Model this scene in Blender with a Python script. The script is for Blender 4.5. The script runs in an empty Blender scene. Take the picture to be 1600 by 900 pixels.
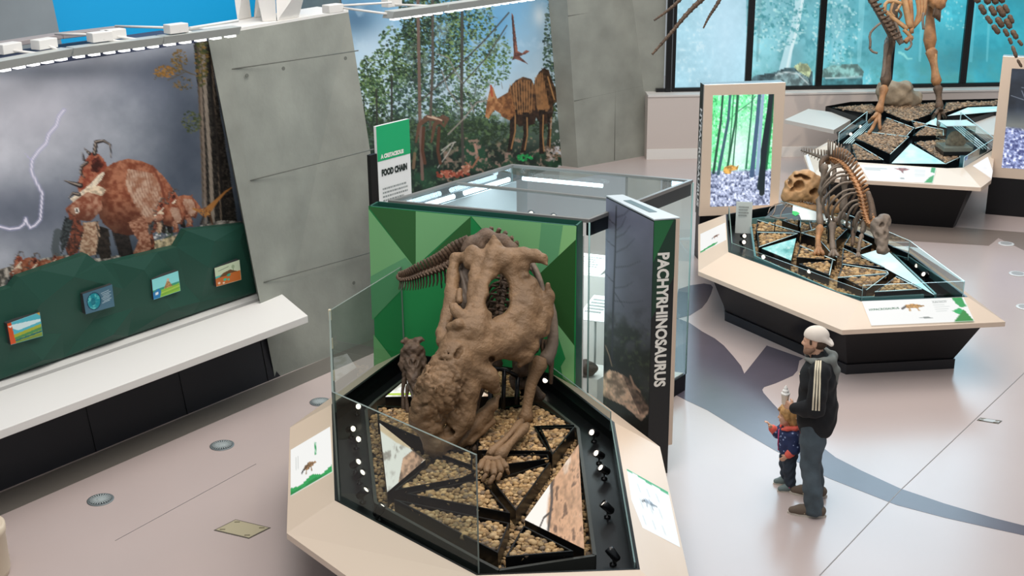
import bpy, bmesh, math, random
import numpy as np
from mathutils import Vector, Matrix
random.seed(7)
RNG = np.random.default_rng(7)
scene = bpy.context.scene
COL = scene.collection

# ------------------------------------------------------------ camera
CAM_H, FPX, PITCH, ROLL = 5.8, 1986.0, 0.33326, -0.01028
_c, _s = math.cos(PITCH), math.sin(PITCH)
FWD = np.array([0, _c, -_s]); _u = np.array([0, _s, _c]); _r = np.array([1.0, 0, 0])
RT = math.cos(ROLL) * _r + math.sin(ROLL) * _u
UP = -math.sin(ROLL) * _r + math.cos(ROLL) * _u
EYE = np.array([0, 0, CAM_H])
cam_d = bpy.data.cameras.new('camera'); cam = bpy.data.objects.new('camera', cam_d); COL.objects.link(cam)
cam_d.sensor_width = 36.0; cam_d.lens = FPX / 1600 * 36.0; cam_d.clip_end = 200
cam.matrix_world = Matrix(((RT[0], UP[0], -FWD[0], EYE[0]), (RT[1], UP[1], -FWD[1], EYE[1]), (RT[2], UP[2], -FWD[2], EYE[2]), (0, 0, 0, 1)))
scene.camera = cam

# ------------------------------------------------------------ world, lights, exposure
scene.view_settings.view_transform = 'Standard'; scene.view_settings.look = 'None'
scene.view_settings.gamma = 1.0; scene.view_settings.use_curve_mapping = False
scene.view_settings.exposure = 0.0
wd = bpy.data.worlds.new('hall_daylight'); scene.world = wd; wd.use_nodes = True
bg = wd.node_tree.nodes['Background']; bg.inputs[0].default_value = (0.86, 0.93, 1.0, 1); bg.inputs[1].default_value = 0.36

def area(name, loc, target, size, power, color, sy=None):
    l = bpy.data.lights.new(name, 'AREA'); l.shape = 'RECTANGLE'; l.size = size; l.size_y = sy or size
    l.energy = power; l.color = color
    o = bpy.data.objects.new(name, l); COL.objects.link(o); o.location = loc
    o.rotation_euler = (Vector(target) - Vector(loc)).to_track_quat('-Z', 'Y').to_euler()
    return o
def spot(name, loc, target, power, color, deg=40, r=0.08):
    l = bpy.data.lights.new(name, 'SPOT'); l.energy = power; l.color = color; l.spot_size = math.radians(deg); l.spot_blend = 0.6
    l.shadow_soft_size = r
    o = bpy.data.objects.new(name, l); COL.objects.link(o); o.location = loc
    o.rotation_euler = (Vector(target) - Vector(loc)).to_track_quat('-Z', 'Y').to_euler()
    return o
area('hall_light', (1.0, 13.0, 11.0), (0.5, 14.0, 0), 9, 760, (1.0, 0.95, 0.9))
area('hall_light.001', (-1.5, 6.0, 10.5), (-4.5, 14.0, 1.5), 5, 400, (1.0, 0.96, 0.93))
area('hall_light.002', (6.0, 18.0, 11.0), (6.0, 19.0, 0.0), 6, 480, (1.0, 0.94, 0.88))
spot('track_spot', (2.6, 8.4, 9.0), (-0.1, 10.6, 0.9), 520, (1.0, 0.80, 0.58), 26)
spot('track_spot.001', (-3.2, 9.0, 9.0), (-0.3, 11.4, 1.9), 330, (0.82, 0.88, 1.0), 20)
spot('track_spot.002', (6.6, 12.0, 9.0), (4.3, 15.4, 0.9), 700, (1.0, 0.84, 0.66), 26)
spot('track_spot.003', (8.4, 17.0, 9.0), (7.0, 22.4, 1.6), 900, (1.0, 0.84, 0.68), 30)

# ------------------------------------------------------------ picture geometry: points from sight lines and known heights
def ray(x, y): return FWD + RT * (x - 800) / FPX - UP * (y - 450) / FPX
def P(x, y, z=0.0):
    d = ray(x, y); return EYE + d * ((z - CAM_H) / d[2])
def D(x, y, dep): return EYE + ray(x, y) * dep
def PL(x, y, p0, n):
    d = ray(x, y); return EYE + d * (np.dot(p0 - EYE, n) / np.dot(d, n))
def proj(q):
    q = np.asarray(q, float) - EYE; w = q @ FWD
    return 800 + FPX * (q @ RT) / w, 450 - FPX * (q @ UP) / w
def ZAB(base, x, y):
    d = ray(x, y); t = (base[0] * d[0] + base[1] * d[1]) / (d[0] ** 2 + d[1] ** 2); return CAM_H + d[2] * t
def unit(v): v = np.asarray(v, float); return v / max(np.linalg.norm(v), 1e-9)
def lerp(a, b, t): return np.asarray(a, float) * (1 - t) + np.asarray(b, float) * t

# ------------------------------------------------------------ materials
def lin(c):
    if isinstance(c, str): c = tuple(int(c[i:i + 2], 16) / 255 for i in (0, 2, 4))
    return tuple((v / 12.92 if v <= 0.04045 else ((v + 0.055) / 1.055) ** 2.4) for v in c[:3])
MATS = {}
def mat(name, col, rough=0.6, metal=0.0, var=0.0, scale=8.0, bump=0.0, bscale=None, emit=0.0, spec=0.5, col2=None, coat=0.0, detail=6):
    if name in MATS: return MATS[name]
    m = bpy.data.materials.new(name); m.use_nodes = True; nt = m.node_tree; b = nt.nodes['Principled BSDF']
    c = lin(col); b.inputs['Base Color'].default_value = (*c, 1); b.inputs['Roughness'].default_value = rough
    b.inputs['Metallic'].default_value = metal; b.inputs['Specular IOR Level'].default_value = spec
    if coat: b.inputs['Coat Weight'].default_value = coat; b.inputs['Coat Roughness'].default_value = 0.08
    if emit:
        b.inputs['Emission Color'].default_value = (*c, 1); b.inputs['Emission Strength'].default_value = emit
    if var or bump or col2:
        tc = nt.nodes.new('ShaderNodeTexCoord')
        def noise(sc):
            n = nt.nodes.new('ShaderNodeTexNoise'); n.inputs['Scale'].default_value = sc; n.inputs['Detail'].default_value = detail
            nt.links.new(tc.outputs['Object'], n.inputs['Vector']); return n
        if var or col2:
            n = noise(scale); r = nt.nodes.new('ShaderNodeValToRGB'); r.color_ramp.elements[0].position = 0.32; r.color_ramp.elements[1].position = 0.68
            a = tuple(max(0, v * (1 - var)) for v in c); z = lin(col2) if col2 else tuple(min(1, v * (1 + var)) for v in c)
            r.color_ramp.elements[0].color = (*a, 1); r.color_ramp.elements[1].color = (*z, 1)
            nt.links.new(n.outputs['Fac'], r.inputs['Fac']); nt.links.new(r.outputs['Color'], b.inputs['Base Color'])
        if bump:
            n = noise(bscale or scale * 3); bp = nt.nodes.new('ShaderNodeBump'); bp.inputs['Strength'].default_value = bump; bp.inputs['Distance'].default_value = 0.02
            nt.links.new(n.outputs['Fac'], bp.inputs['Height']); nt.links.new(bp.outputs['Normal'], b.inputs['Normal'])
    MATS[name] = m; return m
def glass(name, tint, refl=0.06, rough=0.0, cap=0.45):
    if name in MATS: return MATS[name]
    m = bpy.data.materials.new(name); m.use_nodes = True; nt = m.node_tree; nt.nodes.clear()
    o = nt.nodes.new('ShaderNodeOutputMaterial'); t = nt.nodes.new('ShaderNodeBsdfTransparent'); g = nt.nodes.new('ShaderNodeBsdfGlossy'); x = nt.nodes.new('ShaderNodeMixShader')
    f = nt.nodes.new('ShaderNodeFresnel'); f.inputs['IOR'].default_value = 1.45
    ma = nt.nodes.new('ShaderNodeMath'); ma.operation = 'MULTIPLY'; ma.inputs[1].default_value = refl / 0.06
    t.inputs[0].default_value = (*lin(tint), 1); g.inputs[0].default_value = (0.9, 0.97, 1, 1); g.inputs[1].default_value = rough
    nt.links.new(f.outputs[0], ma.inputs[0]); mn = nt.nodes.new('ShaderNodeMath'); mn.operation = 'MINIMUM'; mn.inputs[1].default_value = cap; nt.links.new(ma.outputs[0], mn.inputs[0]); nt.links.new(mn.outputs[0], x.inputs[0]); nt.links.new(t.outputs[0], x.inputs[1]); nt.links.new(g.outputs[0], x.inputs[2]); nt.links.new(x.outputs[0], o.inputs[0])
    MATS[name] = m; return m
def painted(name, rough=0.55, emit=0.0):
    """surface whose printed picture is stored as a colour attribute"""
    if name in MATS: return MATS[name]
    m = bpy.data.materials.new(name); m.use_nodes = True; nt = m.node_tree; b = nt.nodes['Principled BSDF']
    a = nt.nodes.new('ShaderNodeAttribute'); a.attribute_name = 'print'
    b.inputs['Roughness'].default_value = rough; b.inputs['Specular IOR Level'].default_value = 0.3
    if emit:
        b.inputs['Base Color'].default_value = (0.02, 0.02, 0.02, 1)
        nt.links.new(a.outputs['Color'], b.inputs['Emission Color']); b.inputs['Emission Strength'].default_value = emit
    else: nt.links.new(a.outputs['Color'], b.inputs['Base Color'])
    MATS[name] = m; return m

# ------------------------------------------------------------ objects
def tag(o, label=None, cat=None, group=None, kind=None):
    if label: o['label'] = label
    if cat: o['category'] = cat
    if group: o['group'] = group
    if kind: o['kind'] = kind
    return o
def thing(name, loc, label, cat, group=None):
    o = bpy.data.objects.new(name, None); COL.objects.link(o); o.location = Vector(loc); o.empty_display_size = 0.1
    o['wloc'] = [float(v) for v in loc]
    return tag(o, label, cat, group)
def wloc(o):
    return np.array(o['wloc'])
class MB:
    """collects polygons in world space and links them as one mesh object"""
    def __init__(s): s.v = []; s.f = []; s.m = []; s.sm = []
    def poly(s, pts, mi=0, smooth=False):
        n = len(s.v); s.v += [tuple(map(float, p)) for p in pts]; s.f.append(tuple(range(n, n + len(pts)))); s.m.append(mi); s.sm.append(smooth)
    def raw(s, V, F, mi=0, smooth=False):
        n = len(s.v); s.v += [tuple(map(float, p)) for p in V]
        for f in F: s.f.append(tuple(int(i) + n for i in f)); s.m.append(mi); s.sm.append(smooth)
    def prism(s, bot, top, mi=0, mtop=None, mbot=None):
        k = len(bot); n = len(s.v); s.v += [tuple(map(float, p)) for p in bot] + [tuple(map(float, p)) for p in top]
        s.f.append(tuple(range(n + k - 1, n - 1, -1))); s.m.append(mi if mbot is None else mbot); s.sm.append(False)
        s.f.append(tuple(range(n + k, n + 2 * k))); s.m.append(mi if mtop is None else mtop); s.sm.append(False)
        for i in range(k):
            j = (i + 1) % k; s.f.append((n + i, n + j, n + k + j, n + k + i)); s.m.append(mi); s.sm.append(False)
    def slab(s, pts, off, mi=0, mtop=None):
        off = np.asarray(off, float); s.prism([np.asarray(p, float) for p in pts], [np.asarray(p, float) + off for p in pts], mi, mtop)
    def up(s, pts, z0, z1, mi=0, mtop=None):
        s.prism([(p[0], p[1], z0) for p in pts], [(p[0], p[1], z1) for p in pts], mi, mtop)
    def box(s, c, dx, dy, dz, mi=0, ax=None):
        c = np.asarray(c, float); X, Y, Z = ax if ax is not None else np.eye(3)
        X, Y, Z = np.asarray(X) * dx / 2, np.asarray(Y) * dy / 2, np.asarray(Z) * dz / 2
        s.prism([c - X - Y - Z, c + X - Y - Z, c + X + Y - Z, c - X + Y - Z], [c - X - Y + Z, c + X - Y + Z, c + X + Y + Z, c - X + Y + Z], mi)
    def tube(s, pts, rad, n=8, mi=0, flat=None, caps=True):
        pts = [np.asarray(p, float) for p in pts]; k = len(pts)
        if np.isscalar(rad): rad = [rad] * k
        base = len(s.v); ref = np.array([0.13, 0.21, 1.0])
        t0 = unit(pts[1] - pts[0])
        if abs(t0 @ unit(ref)) > 0.93: ref = np.array([1.0, 0.2, 0.1])
        for i, p in enumerate(pts):
            t = unit(pts[min(i + 1, k - 1)] - pts[max(i - 1, 0)])
            a = unit(np.cross(ref, t)) if flat is None else unit(np.cross(np.asarray(flat, float), t)); b = np.cross(t, a)
            ref = b if flat is None else ref
            ra, rb = rad[i] if isinstance(rad[i], (tuple, list)) else (rad[i], rad[i])
            for j in range(n):
                an = 2 * math.pi * j / n; s.v.append(tuple(p + a * ra * math.cos(an) + b * rb * math.sin(an)))
        for i in range(k - 1):
            for j in range(n):
                s.f.append((base + i * n + j, base + i * n + (j + 1) % n, base + (i + 1) * n + (j + 1) % n, base + (i + 1) * n + j)); s.m.append(mi); s.sm.append(True)
        if caps:
            s.f.append(tuple(base + j for j in range(n - 1, -1, -1))); s.m.append(mi); s.sm.append(False)
            s.f.append(tuple(base + (k - 1) * n + j for j in range(n))); s.m.append(mi); s.sm.append(False)
    def lathe(s, c, prof, n=20, mi=0, axis=(0, 0, 1)):
        z = unit(axis); x = unit(np.cross(z, [0.3, 0.9, 0.2])); y = np.cross(z, x); c = np.asarray(c, float); base = len(s.v)
        for r, h in prof:
            for j in range(n):
                an = 2 * math.pi * j / n; s.v.append(tuple(c + z * h + (x * math.cos(an) + y * math.sin(an)) * r))
        for i in range(len(prof) - 1):
            for j in range(n):
                s.f.append((base + i * n + j, base + i * n + (j + 1) % n, base + (i + 1) * n + (j + 1) % n, base + (i + 1) * n + j)); s.m.append(mi); s.sm.append(True)
        s.f.append(tuple(base + j for j in range(n - 1, -1, -1))); s.m.append(mi); s.sm.append(False)
        q = base + (len(prof) - 1) * n; s.f.append(tuple(q + j for j in range(n))); s.m.append(mi); s.sm.append(False)
    def build(s, name, mats, parent=None, origin=None, bevel=0.0, recalc=True):
        if not isinstance(mats, (list, tuple)): mats = [mats]
        V = np.array(s.v, float)
        if parent is not None: org = wloc(parent)
        elif origin is not None: org = np.asarray(origin, float)
        else: org = np.array([(V[:, 0].min() + V[:, 0].max()) / 2, (V[:, 1].min() + V[:, 1].max()) / 2, V[:, 2].min()])
        me = bpy.data.meshes.new(name); me.from_pydata((V - org).tolist(), [], s.f)
        for m in mats: me.materials.append(m)
        me.polygons.foreach_set('material_index', s.m); me.polygons.foreach_set('use_smooth', s.sm)
        if recalc:
            b = bmesh.new(); b.from_mesh(me); bmesh.ops.recalc_face_normals(b, faces=b.faces); b.to_mesh(me); b.free()
        me.update(); o = bpy.data.objects.new(name, me); COL.objects.link(o)
        if parent is not None: o.parent = parent; o['wloc'] = [float(v) for v in org]
        else: o.location = Vector(org); o['wloc'] = [float(v) for v in org]
        if bevel:
            bv = o.modifiers.new('bevel', 'BEVEL'); bv.width = bevel; bv.segments = 2; bv.limit_method = 'ANGLE'; bv.angle_limit = math.radians(35)
        return o
def structure(o): o['kind'] = 'structure'; return o

def text_mesh(mb, s, org, ux, vy, size, mi=0, bold=0.0, off=0.003, align='LEFT', depth=0.0015):
    """flat lettering lying in the plane (ux, vy), added to a mesh builder"""
    cu = bpy.data.curves.new('t', 'FONT'); cu.body = s; cu.size = size; cu.offset = bold; cu.align_x = align; cu.resolution_u = 3
    ob = bpy.data.objects.new('t', cu); COL.objects.link(ob)
    dg = bpy.context.evaluated_depsgraph_get(); dg.update(); me = bpy.data.meshes.new_from_object(ob.evaluated_get(dg))
    vs = np.linalg.norm(vy); ux, vy = unit(ux), unit(vy); n = np.cross(ux, vy); vy = vy * vs
    V = [np.asarray(org) + ux * v.co.x + vy * v.co.y + n * off for v in me.vertices]; F = [tuple(p.vertices) for p in me.polygons]
    mb.raw(V, F, mi); bpy.data.objects.remove(ob); bpy.data.curves.remove(cu); bpy.data.meshes.remove(me)
def text_bars(mb, org, ux, vy, w, h, rows, mi=0, off=0.003, fill=0.45, rag=0.25):
    ux, vy = unit(ux), unit(vy); n = np.cross(ux, vy); org = np.asarray(org, float)
    for i in range(rows):
        y = -h * (i + 0.5) / rows; hh = h / rows * fill / 2; ww = w * (1 - rag * random.random()); x = 0
        while x < ww:
            l = random.uniform(0.03, 0.1) * w; e = min(x + l, ww)
            a = org + n * off
            mb.poly([a + ux * x + vy * (y - hh), a + ux * e + vy * (y - hh), a + ux * e + vy * (y + hh), a + ux * x + vy * (y + hh)], mi); x = e + 0.018 * w

# ------------------------------------------------------------ implicit surfaces (for bones, bodies, rocks)
def smin(a, b, k):
    h = np.clip(0.5 + 0.5 * (b - a) / k, 0, 1); return b * (1 - h) + a * h - k * h * (1 - h)
def s_cap(p, a, b, ra, rb):
    a = np.asarray(a, float); b = np.asarray(b, float); ba = b - a; pa = p - a
    h = np.clip(pa @ ba / max(ba @ ba, 1e-12), 0, 1); return np.linalg.norm(pa - h[:, None] * ba, axis=1) - (ra + (rb - ra) * h)
def s_ell(p, c, r, ax=None):
    q = p - np.asarray(c, float)
    if ax is not None: q = q @ np.asarray(ax, float).T
    r = np.asarray(r, float); k0 = np.linalg.norm(q / r, axis=1); k1 = np.linalg.norm(q / (r * r), axis=1); return k0 * (k0 - 1) / np.maximum(k1, 1e-9)
class SDF:
    def __init__(s): s.ops = []; s.lo = np.full(3, 1e9); s.hi = np.full(3, -1e9)
    def _b(s, lo, hi): s.lo = np.minimum(s.lo, lo); s.hi = np.maximum(s.hi, hi)
    def cap(s, a, b, ra, rb=None, k=0.02):
        rb = ra if rb is None else rb; a = np.asarray(a, float); b = np.asarray(b, float); m = max(ra, rb)
        s.ops.append(('u', lambda p: s_cap(p, a, b, ra, rb), k, np.minimum(a, b) - m, np.maximum(a, b) + m)); s._b(np.minimum(a, b) - m, np.maximum(a, b) + m); return s
    def chain(s, pts, rad, k=0.02):
        for i in range(len(pts) - 1): s.cap(pts[i], pts[i + 1], rad[i], rad[i + 1], k)
        return s
    def ell(s, c, r, ax=None, k=0.02):
        c = np.asarray(c, float); m = max(r); s.ops.append(('u', lambda p: s_ell(p, c, r, ax), k, c - m, c + m)); s._b(c - m, c + m); return s
    def cut_ell(s, c, r, ax=None, k=0.01):
        c = np.asarray(c, float); m = max(r); s.ops.append(('s', lambda p: s_ell(p, c, r, ax), k, c - m, c + m)); return s
    def cut_cap(s, a, b, ra, rb=None, k=0.01):
        rb = ra if rb is None else rb; a = np.asarray(a, float); b = np.asarray(b, float); m = max(ra, rb)
        s.ops.append(('s', lambda p: s_cap(p, a, b, ra, rb), k, np.minimum(a, b) - m, np.maximum(a, b) + m)); return s
    def rough(s, fn): s.ops.append(('d', fn, 0, None, None)); return s
    def mesh(s, h):
        lo = s.lo - 3 * h; hi = s.hi + 3 * h; n = np.ceil((hi - lo) / h).astype(int) + 1
        g = [lo[i] + h * np.arange(n[i]) for i in range(3)]
        F = np.full(n, 1.0)
        for op, fn, k, a, b in s.ops:
            if op == 'd':
                idx = np.argwhere(np.abs(F) < 6 * h); p = lo + idx * h; F[tuple(idx.T)] += fn(p); continue
            m = k * 1.5 + 4 * h
            i0 = np.clip(np.floor((a - m - lo) / h).astype(int), 0, n - 1); i1 = np.clip(np.ceil((b + m - lo) / h).astype(int) + 1, 1, n)
            X, Y, Z = np.meshgrid(*[g[i][i0[i]:i1[i]] for i in range(3)], indexing='ij'); p = np.stack([X.ravel(), Y.ravel(), Z.ravel()], 1)
            d = fn(p).reshape(X.shape); sl = tuple(slice(i0[i], i1[i]) for i in range(3))
            F[sl] = smin(F[sl], d, k) if op == 'u' else -smin(-F[sl], d, k)
        return nets(F, lo, h)
def wav(p, freq, seed, n=9):
    r = np.random.default_rng(seed); k = r.normal(size=(n, 3)); k /= np.linalg.norm(k, axis=1)[:, None]; k *= freq * r.uniform(.6, 1.5, (n, 1))
    return np.sin(p @ k.T + r.uniform(0, 6.28, n)).sum(1) / math.sqrt(n)
def nets(F, lo, h):
    S = F < 0; nx, ny, nz = F.shape
    acc = np.zeros((nx - 1, ny - 1, nz - 1, 3)); cnt = np.zeros((nx - 1, ny - 1, nz - 1))
    for ax in range(3):
        o = [(0, 0), (0, 1), (1, 0), (1, 1)]
        for a, b in o:
            off0 = [0, 0, 0]; oth = [i for i in range(3) if i != ax]; off0[oth[0]] = a; off0[oth[1]] = b; off1 = list(off0); off1[ax] += 1
            f0 = F[off0[0]:nx - 1 + off0[0], off0[1]:ny - 1 + off0[1], off0[2]:nz - 1 + off0[2]]
            f1 = F[off1[0]:nx - 1 + off1[0], off1[1]:ny - 1 + off1[1], off1[2]:nz - 1 + off1[2]]
            m = (f0 < 0) != (f1 < 0); t = np.where(m, f0 / np.where(m, f0 - f1, 1), 0)
            for i in range(3): acc[..., i] += np.where(m, off0[i] + (t if i == ax else 0), 0)
            cnt += m
    act = cnt > 0; ids = np.full(act.shape, -1); ids[act] = np.arange(act.sum())
    cell = np.argwhere(act); V = lo + (cell + acc[act] / cnt[act][:, None]) * h
    Q = []
    for ax in range(3):
        b, c = [(1, 2), (2, 0), (0, 1)][ax]
        s0 = np.take(S, range(0, S.shape[ax] - 1), ax); s1 = np.take(S, range(1, S.shape[ax]), ax); e = np.argwhere(s0 != s1)
        e = e[(e[:, b] > 0) & (e[:, c] > 0) & (e[:, b] < F.shape[b] - 1) & (e[:, c] < F.shape[c] - 1)]
        if not len(e): continue
        flip = S[tuple(e.T)]
        def idm(db, dc):
            q = e.copy(); q[:, b] -= db; q[:, c] -= dc; return ids[tuple(q.T)]
        quad = np.stack([idm(1, 1), idm(0, 1), idm(0, 0), idm(1, 0)], 1); quad[~flip] = quad[~flip][:, ::-1]; Q.append(quad)
    Q = np.concatenate(Q); Q = Q[(Q >= 0).all(1)]
    return V, Q
def sdf_obj(sd, h, name, m, parent=None, smooth=1, origin=None):
    V, Q = sd.mesh(h)
    if smooth:                                    # light relaxation removes grid steps
        E = np.concatenate([Q[:, [0, 1]], Q[:, [1, 2]], Q[:, [2, 3]], Q[:, [3, 0]]])
        for _ in range(smooth):
            acc = np.zeros_like(V); c = np.zeros(len(V)); np.add.at(acc, E[:, 0], V[E[:, 1]]); np.add.at(acc, E[:, 1], V[E[:, 0]]); np.add.at(c, E[:, 0], 1); np.add.at(c, E[:, 1], 1)
            V = V * 0.5 + 0.5 * acc / np.maximum(c, 1)[:, None]
    mb = MB(); mb.v = V.tolist(); mb.f = [tuple(map(int, q)) for q in Q]; mb.m = [0] * len(Q); mb.sm = [True] * len(Q)
    return mb.build(name, m, parent, origin, recalc=False)

# ------------------------------------------------------------ painting of prints (murals, panels, screens)
def vnoise(h, w, cell, seed):
    r = np.random.default_rng(seed); gh, gw = int(h / cell) + 3, int(w / cell) + 3; G = r.random((gh, gw))
    y = np.arange(h) / cell; x = np.arange(w) / cell; yi = y.astype(int); xi = x.astype(int); fy = y - yi; fx = x - xi
    fy = fy * fy * (3 - 2 * fy); fx = fx * fx * (3 - 2 * fx)
    a = G[yi][:, xi]; b = G[yi][:, xi + 1]; c = G[yi + 1][:, xi]; d = G[yi + 1][:, xi + 1]
    return (a * (1 - fx) + b * fx) * (1 - fy)[:, None] + (c * (1 - fx) + d * fx) * fy[:, None]
def fbm(h, w, cell, seed, octv=5):
    o = np.zeros((h, w)); amp = 1; tot = 0
    for i in range(octv):
        o += amp * vnoise(h, w, max(cell / 2 ** i, 1.01), seed + i); tot += amp; amp *= 0.55
    return o / tot
def rgb(c): return np.array([int(c[i:i + 2], 16) / 255 for i in (0, 2, 4)]) if isinstance(c, str) else np.asarray(c, float)
class Canvas:
    def __init__(s, x0, y0, x1, y1, k=1.0, bg='808080'):
        s.x0, s.y0, s.k = x0, y0, k; s.w = int((x1 - x0) * k) + 2; s.h = int((y1 - y0) * k) + 2
        s.img = np.ones((s.h, s.w, 3)) * rgb(bg)
        s.X, s.Y = np.meshgrid(np.arange(s.w) / k + x0, np.arange(s.h) / k + y0)
    def fb(s, cell, seed, o=5): return fbm(s.h, s.w, cell * s.k, seed, o)
    def put(s, mask, col, a=1.0):
        m = (mask * a)[..., None]; s.img = s.img * (1 - m) + (col if isinstance(col, np.ndarray) and col.ndim == 3 else rgb(col)) * m
    def pmask(s, pts, soft=0.6):
        x = s.X; y = s.Y; ins = np.zeros(x.shape, bool); d = np.full(x.shape, 1e9); n = len(pts)
        xs = [p[0] for p in pts]; ys = [p[1] for p in pts]
        j0 = max(0, int((min(xs) - 3 - s.x0) * s.k)); j1 = min(s.w, int((max(xs) + 3 - s.x0) * s.k) + 1); i0 = max(0, int((min(ys) - 3 - s.y0) * s.k)); i1 = min(s.h, int((max(ys) + 3 - s.y0) * s.k) + 1)
        M = np.zeros(x.shape)
        if j1 <= j0 or i1 <= i0: return M
        x = x[i0:i1, j0:j1]; y = y[i0:i1, j0:j1]; ins = np.zeros(x.shape, bool)
        for i in range(n):
            xa, ya = pts[i]; xb, yb = pts[(i + 1) % n]
            c = ((ya > y) != (yb > y)) & (x < (xb - xa) * (y - ya) / ((yb - ya) if yb != ya else 1e-9) + xa); ins ^= c
        M[i0:i1, j0:j1] = ins; return M
    def poly(s, pts, col, var=0.0, cell=4, seed=1, a=1.0, col2=None):
        m = s.pmask(pts); c = rgb(col)
        if var or col2 is not None:
            n = np.clip((s.fb(cell, seed, 4) - 0.5) * 3.2 + 0.5, 0, 1)[..., None]; c2 = rgb(col2) if col2 is not None else c * (1 + var)
            c1 = c if col2 is not None else c * (1 - var); c = np.clip(c1 * (1 - n) + c2 * n, 0, 1)
        s.put(m, c if c.ndim == 3 else c, a); return m
    def line(s, pts, w, col, a=1.0):
        W = w if hasattr(w, '__len__') else [w] * len(pts); M = np.zeros(s.X.shape)
        for i in range(len(pts) - 1):
            (xa, ya), (xb, yb) = pts[i], pts[i + 1]; wm = max(W[i], W[i + 1]) + 2
            j0 = max(0, int((min(xa, xb) - wm - s.x0) * s.k)); j1 = min(s.w, int((max(xa, xb) + wm - s.x0) * s.k) + 1); i0 = max(0, int((min(ya, yb) - wm - s.y0) * s.k)); i1 = min(s.h, int((max(ya, yb) + wm - s.y0) * s.k) + 1)
            if j1 <= j0 or i1 <= i0: continue
            x = s.X[i0:i1, j0:j1]; y = s.Y[i0:i1, j0:j1]; dx, dy = xb - xa, yb - ya; L = dx * dx + dy * dy + 1e-9
            t = np.clip(((x - xa) * dx + (y - ya) * dy) / L, 0, 1); d = np.hypot(x - xa - t * dx, y - ya - t * dy); r = (W[i] + (W[i + 1] - W[i]) * t) / 2
            M[i0:i1, j0:j1] = np.maximum(M[i0:i1, j0:j1], np.clip(r - d + 0.5, 0, 1))
        s.put(M, col, a)
    def spot(s, cx, cy, rx, ry, col, a=1.0, p=1.0):
        d = ((s.X - cx) / rx) ** 2 + ((s.Y - cy) / ry) ** 2; s.put(np.exp(-d * p), col, a)
    def ell(s, cx, cy, rx, ry, col, a=1.0):
        d = ((s.X - cx) / rx) ** 2 + ((s.Y - cy) / ry) ** 2; s.put((d < 1) * 1.0, col, a)
    def leaves(s, cx, cy, rx, ry, n, cols, sz=(1, 3), seed=3, a=0.9):
        r = np.random.default_rng(seed)
        for i in range(n):
            an = r.uniform(0, 6.28); q = math.sqrt(r.random()); x = cx + rx * q * math.cos(an); y = cy + ry * q * math.sin(an); w = r.uniform(*sz); hh = w * r.uniform(0.5, 1.0)
            j0, j1 = int((x - w - s.x0) * s.k), int((x + w - s.x0) * s.k) + 1; i0, i1 = int((y - hh - s.y0) * s.k), int((y + hh - s.y0) * s.k) + 1
            j0, i0 = max(0, j0), max(0, i0)
            if j0 >= s.w or i0 >= s.h or j1 <= 0 or i1 <= 0: continue
            X = s.X[i0:i1, j0:j1]; Y = s.Y[i0:i1, j0:j1]; m = ((((X - x) / w) ** 2 + ((Y - y) / hh) ** 2) < 1)[..., None] * a
            s.img[i0:i1, j0:j1] = s.img[i0:i1, j0:j1] * (1 - m) + rgb(cols[r.integers(len(cols))]) * m
    def sample(s, x, y):
        fx = np.clip((x - s.x0) * s.k, 0, s.w - 1.001); fy = np.clip((y - s.y0) * s.k, 0, s.h - 1.001); i = fy.astype(int); j = fx.astype(int); a = (fy - i)[:, None]; b = (fx - j)[:, None]
        I = s.img; return (I[i, j] * (1 - b) + I[i, j + 1] * b) * (1 - a) + (I[i + 1, j] * (1 - b) + I[i + 1, j + 1] * b) * a
def paint_quad(name, A, B, C, E, nu, nv, canvas, m, parent=None, px=None, back=0.0):
    """grid mesh over the quad A(top-left) B(top-right) C(bottom-right) E(bottom-left); colours taken from the canvas.
    px: four canvas coordinates of the corners (default: where the corners stand in the picture)"""
    A, B, C, E = [np.asarray(q, float) for q in (A, B, C, E)]
    u = np.linspace(0, 1, nu + 1); v = np.linspace(0, 1, nv + 1); U, Vv = np.meshgrid(u, v); U = U.ravel()[:, None]; Vv = Vv.ravel()[:, None]
    pts = (A * (1 - U) + B * U) * (1 - Vv) + (E * (1 - U) + C * U) * Vv
    if px is None:
        q = pts - EYE; w = q @ FWD; x = 800 + FPX * (q @ RT) / w; y = 450 - FPX * (q @ UP) / w
    else:
        a, b, c, e = [np.asarray(q, float) for q in px]; z = (a * (1 - U) + b * U) * (1 - Vv) + (e * (1 - U) + c * U) * Vv; x, y = z[:, 0], z[:, 1]
    c = canvas.sample(x, y); c = np.where(c <= 0.04045, c / 12.92, ((np.maximum(c, 0) + 0.055) / 1.055) ** 2.4)
    i = np.arange(nv)[:, None] * (nu + 1) + np.arange(nu)[None]; i = i.ravel(); F = np.stack([i, i + nu + 1, i + nu + 2, i + 1], 1)
    mb = MB(); mb.v = pts.tolist(); mb.f = [tuple(map(int, f)) for f in F]; mb.m = [0] * len(F); mb.sm = [False] * len(F)
    nf = len(pts)
    if back:                                      # give the print a real thickness
        n = unit(np.cross(B - A, E - A)); n = n if n @ (A - EYE) > 0 else -n
        mb.prism([A + n * back, B + n * back, C + n * back, E + n * back], [A + n * 0.001, B + n * 0.001, C + n * 0.001, E + n * 0.001], 0)
        c = np.concatenate([c, np.full((8, 3), 0.05)])
    o = mb.build(name, m, parent, recalc=False)
    at = o.data.color_attributes.new('print', 'FLOAT_COLOR', 'POINT'); at.data.foreach_set('color', np.concatenate([c, np.ones((len(c), 1))], 1).ravel().astype(np.float32))
    return o
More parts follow.
